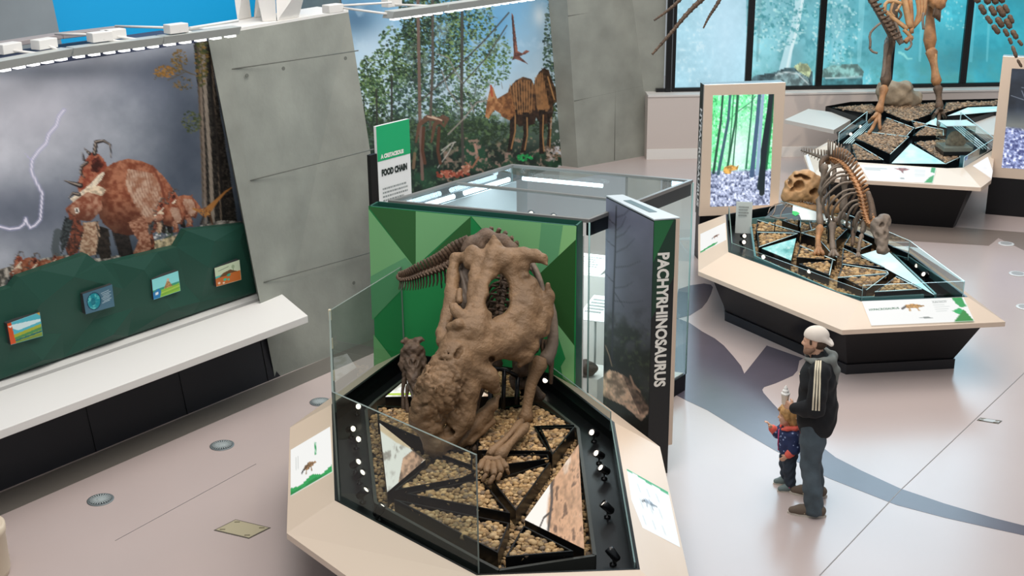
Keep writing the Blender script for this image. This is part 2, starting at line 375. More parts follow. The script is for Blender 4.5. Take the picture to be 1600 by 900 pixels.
# ============================================================ palette
m_conc = mat('concrete', '93958c', 0.75, var=0.16, scale=1.6, bump=0.15, bscale=14)
m_conc_dark = mat('upper_concrete', '8d959a', 0.8, var=0.1, scale=1.2)
m_joint = mat('formwork_joint', '6d6f68', 0.9)
m_floor = mat('poured_floor', 'c2b2ad', 0.24, var=0.035, scale=0.5, spec=0.7)
m_inlay = mat('dark_inlay', '5c5660', 0.24, var=0.08, scale=1.5)
m_grey_inlay = mat('grey_inlay', '6f6a63', 0.35, var=0.04, scale=1.5)
m_white = mat('white_paint', 'e9e6e1', 0.55)
m_cream = mat('cream_laminate', 'e2cdb8', 0.34)
m_wallwhite = mat('warm_white_wall', 'd2c7c0', 0.6)
m_black = mat('black_laminate', '101013', 0.36, spec=.35)
m_blackm = mat('black_metal', '0d0e10', 0.3)
m_deck = mat('black_deck', '121213', 0.55)
m_gl = glass('clear_glass', 'eef6f4'); m_gl_tint = glass('tinted_glass', 'd8e2de', 0.05, cap=.13)
m_gl_edge = mat('glass_edge', '8fb5b2', 0.15, emit=0.0)
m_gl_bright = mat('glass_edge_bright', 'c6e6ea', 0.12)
m_blue = mat('bright_blue_paint', '04b2f2', 0.6, emit=0.0)
m_ltgrey = mat('light_grey_metal', 'b9bdb9', 0.45)
m_led = mat('led_diffuser', 'ffffff', 0.4, emit=1.6)
m_printwhite = mat('white_print', 'f4f4f2', 0.5)
m_lightbox = mat('backlit_print', 'f7f8f6', 0.5, emit=0.75)
m_ink = mat('dark_ink', '26302c', 0.6); m_inkgrey = mat('grey_ink', '9a9f9d', 0.6); m_green_ink = mat('green_print', '1f9e4d', 0.5); m_lgreen_ink = mat('light_green_print', '35c36a', 0.5)
m_white_ink = mat('white_letters', 'f3f0e8', 0.5)

AZ = math.radians(38.87); WD = np.array([math.sin(AZ), math.cos(AZ), 0]); WN = np.array([math.cos(AZ), -math.sin(AZ), 0]); ZV = np.array([0, 0, 1.0])
def lean_edge(base, top, zs):
    """edge that starts at the floor under `base` and leans away from the hall through the sight line of `top`; points at heights zs"""
    q = P(*base); r = ray(*top); c = np.linalg.solve(np.column_stack([-WN, ZV, -r]), EYE - q)
    return [q + (-WN * c[0] + ZV * c[1]) * (z / c[1]) for z in zs]

# ------------------------------------------------------------ floor
b = MB(); b.up([(-16, 1), (20, 1), (20, 34), (-16, 34)], -0.2, 0.0); structure(b.build('floor', m_floor))
def inlay(name, px, m, h=0.002):
    b = MB(); b.up([P(x, y)[:2] for x, y in px], 0.0, h); return structure(b.build(name, m))
inlay('trim_1', [(1040, 490), (1078, 505), (1097, 518), (1117, 529), (1131, 540), (1146, 557), (1158, 572), (1163, 584), (1198, 540), (1255, 560), (1249, 563.5), (1246, 579), (1239, 587), (1212, 599), (1194, 605), (1191, 609), (1193, 614), (1208, 631), (1235, 659), (1260, 682), (1289, 702), (1306, 715), (1347, 736), (1408, 764), (1476, 787), (1551, 809), (1610, 824), (1610, 839), (1551, 826), (1476, 809), (1400, 789), (1347, 768), (1294, 747), (1211, 704), (1154, 671), (1105, 641), (1073, 626), (1030, 604)], m_inlay)
inlay('trim_2', [(1060, 452), (1078, 446), (1100, 443), (1111, 445), (1114, 449), (1111, 459), (1105, 471), (1097, 481), (1078, 493), (1050, 500)], m_inlay)
inlay('trim_3', [(1250, 330), (1452, 352), (1610, 364), (1610, 396), (1560, 372), (1545, 384), (1410, 376), (1300, 372)], mat('brown_inlay', '8a7d75', 0.3))
b = MB()
def strip(b, pts, w, h=0.003, z=0.0):
    for i in range(len(pts) - 1):
        a, c = P(*pts[i])[:2], P(*pts[i + 1])[:2]; t = unit(c - a); n = np.array([-t[1], t[0]]) * w / 2
        b.up([a - n, c - n, c + n, a + n], z, z + h)
strip(b, [(1281, 899), (1408, 765), (1600, 583)], 0.008); strip(b, [(180, 845), (400, 725)], 0.006)
structure(b.build('trim_4', mat('floor_joint', '8f8886', 0.5)))
# grey border along the leaning wall
pA, pB, pC, pE = P(620, 514), P(-60, 795), P(-60, 832), P(640, 527)
b = MB(); b.up([p[:2] for p in (pA, pB, pC, pE)], 0, 0.002); structure(b.build('trim_5', m_grey_inlay))

# ------------------------------------------------------------ left wall: leaning concrete pier
ZT = 3.95
MR_T, MR_B = P(325, 64, 3.9), P(400, 457, 0.9)     # right edge of the storm mural
fl = lean_edge((429.6, 591), (358, 50), [0, ZT]); fr = lean_edge((622, 514.7), (545, 22), [0, ZT]); rt_ = [MR_B + (MR_B - MR_T) * 0.3, MR_T]
back = -WN * .6
b = MB(); b.prism([fl[0], fr[0], fr[0] + back, rt_[0] + back, rt_[0]], [fl[1], fr[1], fr[1] + back, rt_[1] + back + ZV * .05, rt_[1] + ZV * .05])
structure(b.build('wall_left', m_conc))
b = MB()                                            # formwork joints and tie holes of the pier
def facept(px): return PL(px[0], px[1], fl[0], unit(np.cross(fr[0] - fl[0], fl[1] - fl[0])))
fn = unit(np.cross(fr[0] - fl[0], fl[1] - fl[0])); fn = fn if fn @ WN > 0 else -fn
for a, c in (((391, 282), (584, 233)), ((362, 108), (560, 79)), ((412, 441), (606, 387))):
    p, q = facept(a), facept(c); b.tube([p, q], 0.007, 4)
for x, y in ((386, 118), (443, 107), (540, 91), (553, 442)):
    p = facept((x, y)); b.lathe(p - fn * 0.004, [(0.022, 0), (0.022, 0.006)], 10, axis=fn)
structure(b.build('trim_6', m_joint))
# wall body behind the murals and its flat top
mur_n = unit(np.cross(WD, MR_T - MR_B)); mur_n = mur_n if mur_n @ WN > 0 else -mur_n
ML_T, ML_B = MR_T - WD * 5.2, MR_B - WD * 5.2
b = MB(); e = -mur_n * 0.03; bk = -WN * .9
mb0 = MR_B + (MR_B - MR_T) * (0.9 / 3.0)
b.prism([ML_B - WD * 1 + (mb0 - MR_B) + e, mb0 + e, mb0 + e + bk, ML_B - WD * 1 + (mb0 - MR_B) + e + bk], [ML_T - WD * 1 + e, MR_T + e, MR_T + e + bk, ML_T - WD * 1 + e + bk])
structure(b.build('wall_left.001', m_conc))
# second pier
g0 = lean_edge((903, 262), (886, 0), [0, 5.2]); g1 = lean_edge((1010, 243), (999, 0), [0, 5.2]); g2 = lean_edge((878, 259), (857, 0), [0, 5.2])
b = MB(); b.prism([g0[0], g1[0], g1[0] - WN * 2.2, g2[0] - WN * 2.2, g2[0]], [g0[1], g1[1], g1[1] - WN * 2.2, g2[1] - WN * 2.2, g2[1]]); structure(b.build('wall_left.002', m_conc))
b = MB(); gn = unit(np.cross(g1[0] - g0[0], g0[1] - g0[0])); gn = gn if gn @ WN > 0 else -gn
for a, c in (((887.5, 25), (1000, 8)), ((897, 158), (1005, 134)), ((963, 0), (960, 250))):
    b.tube([PL(*a, g0[0], gn), PL(*c, g0[0], gn)], 0.008, 4)
for x, y in ((904, 30), (934, 28), (932, 186), (987, 172)):
    p = PL(x, y, g0[0], gn); b.lathe(p - gn * 0.004, [(0.025, 0), (0.025, 0.006)], 10, axis=gn)
structure(b.build('trim_7', m_joint))
# wall body behind the forest mural
FR_B, FR_T = lean_edge((878, 259), (857, 0), [0, 4.05]); FW = next(w for w in np.arange(2, 9, .05) if proj(FR_T - WD * w)[0] < 528)
f_n = unit(np.cross(WD, FR_T - FR_B)); f_n = f_n if f_n @ WN > 0 else -f_n
b = MB(); e = -f_n * 0.04
b.prism([FR_B - WD * FW + e, FR_B + e, FR_B + e - WN, FR_B - WD * FW + e - WN], [FR_T - WD * FW + e, FR_T + e, FR_T + e - WN, FR_T - WD * FW + e - WN]); structure(b.build('wall_left.003', m_conc))

# ------------------------------------------------------------ upper level behind the leaning wall
def back_plane(off, x, y): return PL(x, y, WN * off, WN)
u0, u1, u2 = [back_plane(-16.5, x, y) * np.array([1, 1, 0]) for x, y in ((40, 30), (512, 10), (760, 0))]
b = MB(); b.up([(u0 - WD * 6)[:2], u1[:2], (u1 - WN * .2)[:2], (u0 - WD * 6 - WN * .2)[:2]], 0, 9); structure(b.build('wall_far', m_blue))
v1 = back_plane(-16.2, 510, 10) * np.array([1, 1, 0]); v2 = v1 + WD * 5.5
b = MB(); b.up([v1[:2], v2[:2], (v2 - WN * .25)[:2], (v1 - WN * .25)[:2]], 0, 9); structure(b.build('wall_far.001', m_conc_dark))
w0 = back_plane(-14.2, 93, 52); w1 = back_plane(-14.2, 81, -4); low = w0 + (w0 - w1) * (w0[2] / (w1[2] - w0[2])); tp = w0 + (w1 - w0) * 4
b = MB(); b.prism([low - WD * 6, low, low - WN * .6, low - WD * 6 - WN * .6], [tp - WD * 6, tp, tp - WN * .6, tp - WD * 6 - WN * .6]); structure(b.build('wall_far.002', m_conc_dark))
# ledge on top of the wall
b = MB(); t0 = fl[1] - WD * .1; t1 = fr[1]
b.prism([t0, t1, t1 - WN * .55, t0 - WN * .55], [p + ZV * .03 for p in (t0, t1, t1 - WN * .55, t0 - WN * .55)]); structure(b.build('trim_8', m_white))
b = MB(); b.prism([ML_T - WD, MR_T, MR_T - WN * .8, ML_T - WD - WN * .8], [p + ZV * .05 for p in (ML_T - WD, MR_T, MR_T - WN * .8, ML_T - WD - WN * .8)]); structure(b.build('trim_9', mat('dark_wall_top', '39415c', 0.6)))

# ------------------------------------------------------------ window wall
s0, s1 = P(1010, 249), P(1224, 245); SD = unit(s1 - s0); SN = np.array([SD[1], -SD[0], 0]); SILL = 1.23
sl = s0 - SD * 0.0; sr = s0 + SD * 12
b = MB(); b.up([sl[:2], sr[:2], (sr - SN * .55)[:2], (sl - SN * .55)[:2]], 0, SILL, 0); structure(b.build('wall_back', m_wallwhite))
b = MB(); b.up([(sl + SN * .02)[:2], (sr + SN * .02)[:2], (sr - SN * .55)[:2], (sl - SN * .55)[:2]], SILL, SILL + .035); structure(b.build('trim_10', mat('white_sill', 'ded9d4', 0.5)))
b = MB(); b.up([(sl + SN * .015)[:2], (sr + SN * .015)[:2], sr[:2], sl[:2]], 0, 0.2); structure(b.build('baseboard_back', m_white))
gp = s0 - SN * 0.4                                  # plane of the glazing
def G(x, y): return PL(x, y, gp, SN)
WT = 12.0
b = MB(); a = G(1038, 100); l = G(985, 100)         # concrete left of the window
b.up([l[:2], a[:2], (a - SN * .4)[:2], (l - SN * .4)[:2]], 0, WT); structure(b.build('wall_back.001', m_conc))
cv = Canvas(1030, -330, 1620, 150, 1.6, '3aa7b4')
n1 = cv.fb(70, 11, 6); n2 = cv.fb(18, 31, 5); n3 = cv.fb(6, 57, 3)
t = np.clip((cv.X - 1150) / 420, 0, 1)
base = (rgb('8ecbd6') * (1 - t[..., None]) + rgb('2aa9bd') * t[..., None])
cv.img = np.clip(base * (0.72 + 0.55 * n1[..., None]), 0, 1)
cv.put(np.clip((n2 - 0.52) * 5, 0, 1) * (cv.X < 1380), '2f7f8c', 0.55); cv.put(np.clip((n3 - 0.6) * 6, 0, 1) * np.clip((n1 - .42) * 6, 0, 1) * (cv.X < 1380), 'bfe9ea', 0.6)
cv.put(np.clip((n2 - 0.55) * 5, 0, 1) * (cv.X > 1380), '1c8ea3', 0.5)
low = np.clip((cv.Y - 70) / 45, 0, 1) * (cv.X > 1160); cv.put(low * np.clip((n2 - .35) * 3, 0, 1), '4f9c97', 0.55)
for x, w, c in ((1345, 10, '8fd6e0'), (1440, 6, '7fd0dc'), (1520, 8, '69c8d6'), (1545, 5, '72cfdb'), (1310, 26, '8fcbd8'), (1186, 6, '59929b')):
    cv.line([(x + 14, -330), (x + 2, 0), (x - 3, 95)], [w * 1.3, w, w * .6], c, 0.45)
cv.line([(1275, -330), (1254, -30), (1243, 40), (1232, 78), (1226, 108)], [17, 14, 13, 13, 17], 'b3dbe4', 0.95)
cv.line([(1280, -330), (1259, -30), (1247, 40), (1236, 78), (1230, 105)], [5, 5, 4, 4, 4], 'd9f0f3', 0.8)
cv.leaves(1215, 20, 50, 60, 420, ['9ad9da', '2d7f88', 'c9eeee', '3f949c'], (1, 3), 5, .6); cv.leaves(1305, 40, 38, 60, 260, ['a5e3e4', '2f8b94', 'd5f3f3'], (1, 2.6), 6, .6)
cv.leaves(1500, -10, 90, 60, 200, ['a5e3e4', '1f93a6', 'd5f3f3'], (1, 2.6), 8, .45)
cv.poly([(1165, 130), (1180, 118), (1210, 113), (1230, 105), (1255, 108), (1270, 112), (1270, 142), (1165, 142)], '3d5960', .3, 8, 4)
cv.poly([(1208, 121), (1216, 113), (1232, 111), (1250, 113), (1262, 122), (1266, 136), (1240, 138), (1215, 132)], '6f8b8e', .3, 6, 5); cv.line([(1212, 117), (1228, 113), (1246, 115), (1262, 130)], 2.0, 'cfdfe0', .8)
cv.poly([(1240, 104), (1250, 98), (1262, 100), (1268, 110), (1264, 121), (1248, 112)], 'a4b48b', .25, 5, 8)
cv.poly([(1278, 112), (1300, 102), (1340, 100), (1350, 112), (1348, 120), (1280, 121)], '6d9a97', .3, 7, 9); cv.poly([(1283, 121), (1348, 119), (1348, 139), (1278, 141)], '3f7f88', .2, 9, 10); cv.line([(1290, 122), (1346, 120)], 2.2, 'c8e4e4', .8)
cv.line([(1405, 82), (1412, 85), (1418, 92), (1425, 92)], [4, 4, 3, 2], '8ee0dd', .8)
cv.put((cv.X < 1166) * 1.0, np.clip(rgb('a9d9ea') * (0.86 + 0.25 * n1[..., None]) + 0.10 * (n3[..., None] - .5), 0, 1), 1.0)
cv.put((cv.X < 1166) * np.clip((n3 - .62) * 7, 0, 1) * np.exp(-((cv.X - 1085) / 40) ** 2), 'd6eff5', .6)
cv.put((cv.X < 1166) * np.exp(-((cv.X - 1135) / 40) ** 2 - ((cv.Y - 40) / 90) ** 2), 'bfe0f2', .6)
up_ = np.clip((-12 - cv.Y) / 60, 0, 1)[..., None]
cv.img = np.clip(cv.img * .485 * (1 - up_) + rgb('c0e4f7') * up_, 0, 1)       # the open sky above is far brighter than the lit forest film
m_film = painted('lit_forest_glazing', 0.15, 5.0)
bars = [(1048, 11), (1166.5, 11), (1276, 12), (1385, 10), (1500, 12), (1613, 12)]     # mullions at the foot of the glazing
yb = 146
for i in range(5):
    x0, x1 = bars[i][0], bars[i + 1][0]; a = G(x0, yb - .3); c = G(x1, yb - .3 - 1.2)
    zb = SILL + .04; A_, C_ = np.array([a[0], a[1], zb]), np.array([c[0], c[1], zb])
    top = ZV * (WT - zb)
    w = thing(f'window_{i + 1}', A_, None, None); structure(w)
    mb = MB()
    wdt = SD * 0.045
    for q, s in ((A_, 1), (C_, -1)):
        o1 = q + wdt * s * 1.4; mb.prism([q, o1, o1 + SN * .09, q + SN * .09], [p + top for p in (q, o1, o1 + SN * .09, q + SN * .09)])
    mb.prism([A_, C_, C_ + SN * .1, A_ + SN * .1], [p + ZV * .07 for p in (A_, C_, C_ + SN * .1, A_ + SN * .1)])
    mb.prism([A_ + top, C_ + top, C_ + top + SN * .1, A_ + top + SN * .1], [p + ZV * .08 for p in (A_ + top, C_ + top, C_ + top + SN * .1, A_ + top + SN * .1)])
    mb.build('window_frame', m_blackm, w)
    bk = SN * 0.02
    paint_quad('pane', A_ + top + bk, C_ + top + bk, C_ + bk + ZV * .05, A_ + bk + ZV * .05, 130, 420, cv, m_film, w)
b = MB(); a = G(1024, 147); c = G(1046, 147); b.up([(a + SN * .1)[:2], (c + SN * .1)[:2], c[:2], a[:2]], SILL + .035, SILL + .1); structure(b.build('trim_11', m_blackm))
b = MB(); a = G(1041, 60); c = G(1049, 60); b.up([(a + SN * .02)[:2], (c + SN * .02)[:2], (c + SN * .12)[:2], (a + SN * .12)[:2]], SILL + .04, WT); structure(b.build('trim_12', m_blackm))
# ============================================================ left wall: storm mural, green panel, bench
M1 = Canvas(-30, 40, 420, 480, 1.5, '6d7684')
c = M1
f1, f2, f3 = c.fb(120, 3, 6), c.fb(40, 9, 6), c.fb(4, 13, 3)
br = np.clip(1.0 - ((c.X - 30) / 330) * 0.56 - ((c.Y - 150) / 420) * 0.56 + 0.45 * (f1 - .5) + 0.25 * (f2 - .5), 0.06, 1)[..., None]
c.img = rgb('1b2836') * (1 - br) + rgb('dee0e8') * br
c.spot(60, 180, 90, 60, 'd8d4de', .45); c.spot(130, 120, 80, 35, 'c3c2cf', .35); c.spot(40, 330, 120, 50, '2c3548', .5); c.spot(290, 230, 50, 120, '2b3444', .6); c.spot(240, 120, 60, 50, '5a6377', .5); c.spot(30, 110, 200, 14, '5c6575', .5)
lt = [(100, 172), (92, 182), (88, 196), (76, 210), (72, 224), (60, 236), (50, 250), (49, 268), (57, 285), (66, 302), (65, 318), (63, 343), (55, 352), (47, 356), (42, 347), (40, 341), (38, 350), (30, 356), (15, 358), (0, 354), (-20, 356)]
c.line(lt, 7, 'b9b6e8', .35); c.line(lt, 2.6, 'f4f0ff', 1)
c.line([(50, 250), (44, 246), (40, 240)], 1.2, 'cfcaf0', .8)
# tree on the right
c.poly([(302, 60), (326, 60), (372, 352), (325, 352), (318, 300), (314, 200)], '2a2622', .5, 3, 21); 
for x0, x1, cl, w in ((312, 322, 'a08d7c', 4), (317, 333, 'b7a795', 6), (330, 346, '8a7765', 3), (325, 350, '1c1a19', 5), (309, 318, '6b5a49', 3)):
    c.line([(x0, 68), (x0 + (x1 - x0) * .25, 150), (x0 + (x1 - x0) * .7, 250), (x1, 350)], w, cl, .75)
c.leaves(315, 90, 10, 45, 120, ['5d5a2c', '3f4a29', '8b6b35'], (1, 3), 31)
for p in ([(308, 118), (290, 112), (270, 122), (262, 125)], [(300, 116), (284, 108), (276, 95)], [(280, 118), (262, 113), (246, 115), (242, 124)], [(285, 112), (281, 90)]): c.line(p, 1.2, '6b5636', .9)
c.leaves(258, 112, 18, 9, 130, ['b07a34', '8d6a34', 'c18d4a'], (.8, 2.2), 33); c.leaves(280, 95, 12, 18, 110, ['8d6a34', 'a98a52', '6b5b35'], (.8, 2), 34); c.leaves(300, 190, 16, 18, 120, ['4a5232', '66693f', '2f3a25'], (.8, 2.2), 35); c.leaves(285, 130, 16, 12, 60, ['8a6c3d', '4f4a33'], (.8, 1.8), 36)
# ground
c.poly([(-30, 455), (-30, 428), (20, 415), (60, 405), (100, 398), (150, 404), (190, 398), (240, 380), (300, 356), (345, 344), (380, 346), (400, 470), (-30, 480)], '8c857c', .45, 5, 41)
c.poly([(205, 398), (240, 376), (288, 366), (290, 372), (270, 386), (225, 397)], 'b3a383', .25, 3, 42)
c.leaves(250, 365, 20, 10, 60, ['d8d6d4', '8b8b8b', '4a5a44'], (1, 2.5), 43)
def horned(c, ox, oy, s):
    """the big horned animal of the mural, flank to the right, head low at the left"""
    T = lambda pts: [(ox + x * s, oy + y * s) for x, y in pts]
    c.poly(T([(120, 145), (150, 158), (160, 205), (150, 208), (135, 200)]), '26211f', .3); c.poly(T([(90, 150), (120, 160), (124, 205), (108, 207), (98, 190)]), '2a2420', .3)
    c.poly(T([(160, 145), (183, 140), (192, 180), (190, 200), (178, 200), (176, 170)]), '6f3f2e', .4, 3, 4)
    body = [(100, 80), (112, 66), (128, 56), (150, 50), (172, 54), (190, 62), (206, 78), (222, 100), (236, 120), (246, 108), (252, 106), (240, 124), (226, 122), (216, 116), (214, 140), (206, 160), (188, 156), (176, 166), (150, 170), (128, 165), (110, 150), (96, 120)]
    mk = c.poly(T(body), '84452f', .3, 7, 5, 1, 'b97a5c'); yy = (c.Y - oy) / s; xx = (c.X - ox) / s
    c.put(mk * np.clip((yy - 105) / 55, 0, 1), '2a1812', .6); c.put(mk * np.clip((95 - yy) / 50, 0, 1) * np.clip((c.fb(3, 71, 3) - .45) * 5, 0, 1), 'd79d7c', .35); c.put(mk * np.clip((125 - xx) / 25, 0, 1), '3a1d15', .5); c.poly(T([(150, 66), (186, 72), (200, 90), (205, 130), (196, 150), (178, 150), (160, 120), (146, 90)]), 'd9bda6', .15, 8, 6, .85, 'a9795f')
    for i in range(13): c.line(T([(146 + i * 4.2, 66 + abs(i - 5) * 1.5), (158 + i * 3.6, 100), (160 + i * 3.2, 144)]), .8 * s, '6a3a2a', .5)
    c.line(T([(188, 62), (202, 90), (210, 130), (206, 160)]), 4 * s, '7a3f2d', .8)
    c.poly(T([(150, 150), (176, 138), (184, 160), (186, 190), (174, 202), (158, 200), (166, 178), (158, 165)]), 'b98a70', .3, 3, 7, 1, '7d4a36')
    c.poly(T([(80, 150), (104, 148), (106, 170), (100, 200), (84, 204), (74, 196)]), 'c9ad92', .3, 3, 8, 1, '8f6a52')
    c.line(T([(101, 148), (104, 175), (100, 204)]), 2 * s, '1d1a18', .7)
    c.line(T([(40, 165), (36, 190), (40, 205)]), 12 * s, '4d5557', .8)
    fr = [(74, 108), (70, 92), (78, 70), (84, 52), (92, 40), (104, 42), (112, 50), (118, 62), (110, 74), (106, 90), (112, 100), (104, 128), (96, 140), (80, 130)]
    c.poly(T(fr), '8f4432', .3, 6, 9, 1, 'b8765a'); c.poly(T([(94, 52), (104, 46), (112, 60), (104, 72), (92, 70)]), '5a2c24', .3)
    c.poly(T([(60, 112), (84, 96), (110, 70), (114, 72), (108, 84), (92, 100), (80, 112), (66, 122)]), 'e8d8c0', .1)
    c.poly(T([(84, 96), (104, 92), (116, 98), (110, 108), (90, 106), (80, 110)]), 'dcc6aa', .15)
    mk2 = c.poly(T([(64, 118), (86, 102), (108, 108), (110, 128), (92, 148), (74, 146), (58, 140), (52, 128)]), '8e4f3a', .3, 6, 10, 1, 'c4947a'); c.put(mk2 * np.clip((yy - 122) / 26, 0, 1), '2e1a14', .5); c.ell(ox + 70 * s, oy + 131 * s, 4 * s, 5 * s, 'f0e6d8'); c.ell(ox + 70 * s, oy + 131 * s, 2 * s, 3 * s, '1a1412')
    c.poly(T([(56, 130), (74, 146), (82, 160), (72, 196), (58, 204), (52, 190), (60, 170)]), '8f4f3b', .4, 3, 11, 1, '3a2a26'); c.poly(T([(52, 140), (64, 148), (56, 180), (46, 200), (44, 168)]), '4c5354', .4, 2, 12, 1, '24282a')
    for p, w in (([(98, 42), (100, 24), (112, 22), (122, 28), (124, 48)], [7, 6, 4, 3, 1]), ([(86, 56), (78, 62), (76, 72), (82, 80)], [5, 5, 4, 1.5]), ([(76, 92), (62, 88), (50, 84)], [8, 5, .8]), ([(74, 106), (64, 104), (58, 112)], [6, 4, .8]), ([(90, 42), (82, 34)], [5, 1]), ([(82, 52), (78, 40)], [4, 1])):
        c.line(T(p), [v * s for v in w], '2c2626', 1); c.line(T([(a - .8, b - .8) for a, b in p]), [v * s * .35 for v in w], 'cdbba9', .8)
horned(c, 50, 198, 1.0)
horned(c, 238, 288, 0.33); horned(c, 222, 303, 0.30)
horned(c, -2, 386, 0.32); horned(c, 20, 388, 0.34); horned(c, 70, 392, 0.16)
c.line([(302, 326), (312, 330), (320, 335), (328, 325), (340, 312), (352, 300), (362, 293)], [3, 5, 10, 10, 5, 3, 1.5], 'b0773f'); c.line([(318, 338), (314, 350)], 3, '3a3330'); c.line([(328, 334), (332, 350)], 3, '5a3d28'); c.leaves(322, 332, 8, 7, 30, ['d19a55', '7c4a28', '3c4655'], (.7, 1.6), 51)
NU = 330
storm = paint_quad('storm_mural', ML_T, MR_T, MR_B, ML_B, NU, 300, M1, painted('printed_vinyl', 0.5))
tag(storm, 'big dark storm mural with lightning bolt and red horned dinosaurs above the bench', 'mural')

# green faceted panel in front of it
gpl = MR_B + mur_n * 0.10
def GP(x, y): return PL(x, y, gpl, mur_n)
top = [(384, 350), (291, 360), (276, 386), (174, 410), (161, 412), (151, 409), (136, 397), (62, 422), (30, 433), (18, 449), (0, 454), (-60, 470)]
bot = [(-60, 616), (0, 593), (100, 559), (200, 525), (300, 491), (400, 457)]
inner = [(60, 470), (110, 430), (20, 520), (95, 520), (145, 500), (190, 450), (205, 480), (245, 395), (290, 445), (318, 415), (330, 375), (375, 425), (372, 375), (260, 480), (170, 520), (60, 560), (310, 470), (-30, 530), (220, 420)]
outl = [(x, y) for x, y in top] + bot
from mathutils.geometry import delaunay_2d_cdt
n0 = len(outl); pts2 = outl + inner
res = delaunay_2d_cdt([Vector(p) for p in pts2], [(i, (i + 1) % n0) for i in range(n0)], [], 1, 1e-4)
rr = np.random.default_rng(5); b = MB()
VV = []
for v in res[0]:
    p = GP(v.x, v.y); edge = min(math.hypot(v.x - q[0], v.y - q[1]) for q in outl) < 1
    VV.append(p + mur_n * (0.0 if edge else rr.uniform(0.0, 0.085)))
b.raw(VV, res[2]); gb = [GP(*p) for p in outl]
for i in range(n0):
    a, d_ = gb[i], gb[(i + 1) % n0]; b.poly([a, d_, d_ - mur_n * .09, a - mur_n * .09])
panel = thing('faceted_panel', MR_B - WD * 2.3, 'dark green faceted panel with four small pictures, between storm mural and bench', 'panel')
b.build('faceted_board', mat('deep_green_laminate', '1f4a3d', 0.5, spec=0.4), panel)
def small_picture(cs, paint, name):
    q = [GP(*p) + mur_n * 0.09 for p in cs]
    cv = Canvas(0, 0, 100, 80, 1.4, 'aad8dc'); paint(cv)
    return paint_quad(name, *q, 60, 46, cv, painted('glossy_picture', 0.3), panel, px=[(0, 0), (100, 0), (100, 80), (0, 80)], back=0.06)
def pic1(c):
    c.put((c.Y > 0) * 1., '58b9c9'); c.poly([(0, 8), (100, 22), (100, 30), (30, 36), (20, 30)], 'd9eef0'); c.poly([(0, 48), (100, 38), (100, 80), (0, 80)], 'a9b13c'); c.poly([(0, 60), (100, 48), (100, 58), (0, 68)], '4f8f58'); c.poly([(0, 68), (100, 60), (100, 66), (0, 74)], '2e6f6a'); c.poly([(0, 74), (100, 68), (100, 80), (0, 80)], '7f9440'); c.poly([(0, 0), (12, 0), (16, 80), (0, 80)], 'd4552a'); c.poly([(0, 10), (14, 12), (8, 20)], 'f2e6dc'); c.poly([(90, 0), (100, 0), (100, 12)], 'd9a53a')
def pic2(c):
    c.put((c.Y > -9) * 1., '4d7184'); c.ell(33, 40, 24, 33, '0f3c54'); c.ell(33, 40, 21, 30, '1d8b98'); c.put((((c.X - 33) / 21) ** 2 + ((c.Y - 40) / 30) ** 2 < 1) * np.clip((c.fb(10, 5) - .5) * 6, 0, 1), '7fd3cf', .8); c.ell(30, 40, 8, 14, '126276', .7)
    for i in range(7): c.line([(60 + (i % 3) * 3, 20 + i * 6), (86 + (i % 2) * 6, 16 + i * 6)], 2, 'cfdde2', .9)
def pic3(c):
    c.put((c.Y > -9) * 1., '8fe0e0'); c.poly([(0, 48), (100, 40), (100, 80), (0, 80)], '8fc043'); c.poly([(0, 44), (100, 40), (100, 48), (0, 54)], '3c9c7a'); c.poly([(40, 52), (52, 28), (62, 26), (74, 52)], 'b0875a', .2); c.poly([(52, 28), (56, 14), (64, 18), (62, 26)], 'd9b9a0'); c.poly([(0, 52), (22, 42), (30, 56), (24, 80), (0, 80)], '2b7fb8'); c.poly([(8, 56), (20, 54), (20, 64), (8, 66)], 'e6f0f2'); c.line([(30, 64), (100, 58)], 2, 'cfd86a'); c.line([(30, 72), (100, 66)], 2, '5c9c3e')
def pic4(c):
    c.put((c.Y > -9) * 1., 'c7d3b4'); c.poly([(0, 44), (100, 40), (100, 80), (0, 80)], 'c0692f'); c.poly([(0, 38), (30, 36), (30, 42), (0, 46)], '4ab3ab'); c.poly([(14, 46), (30, 32), (60, 26), (78, 36), (90, 42), (60, 40), (40, 46)], '6b4a2c'); c.ell(52, 46, 8, 5, '2fa58a'); c.ell(36, 60, 7, 5, '3cb08f'); c.ell(50, 64, 5, 4, '3cb08f'); c.ell(12, 68, 5, 5, 'e4cdb6'); c.ell(30, 72, 4, 4, 'e4cdb6'); c.line([(14, 18), (54, 12)], 1.5, '3c4a3c'); c.ell(72, 18, 6, 8, '9fb08c'); c.line([(72, 26), (72, 34)], 1.5, '4a5a44')
for cs, fn, nm in (([(3, 502), (54, 484), (59, 521), (9, 535)], pic1, 'coastal_picture'), ([(121, 456), (167, 441), (171, 475), (126, 487.5)], pic2, 'globe_picture'), ([(229, 434), (270, 420), (274, 451), (232, 465)], pic3, 'volcano_picture'), ([(327, 416), (366, 403), (369, 434), (330, 445)], pic4, 'burrow_picture')):
    small_picture(cs, fn, nm)

# bench
BZ = 0.93; bt = [P(439, 458, BZ), P(481, 493, BZ)]
fe = WD * -5.5
bench = thing('wall_bench', lerp(bt[0], bt[1], .5) * np.array([1, 1, 0]) - WD * 2.5, 'long white bench with black base along the storm mural wall', 'bench')
b = MB(); q = [bt[0], bt[1], bt[1] + fe, bt[0] + fe]; b.prism([p - ZV * .085 for p in q], q); b.build('bench_top', m_white, bench, bevel=0.006)
b = MB(); q = [P(400, 457, BZ - .01), P(424, 459, BZ - .01)]; q = [q[0], q[1], q[1] + fe, q[0] + fe]; b.prism([p - ZV * .06 for p in q], q); b.build('back_strip', m_white, bench)
f0 = P(444.5, 585, 0); f1_ = PL(433, 524, f0, WN); zt = BZ - .085

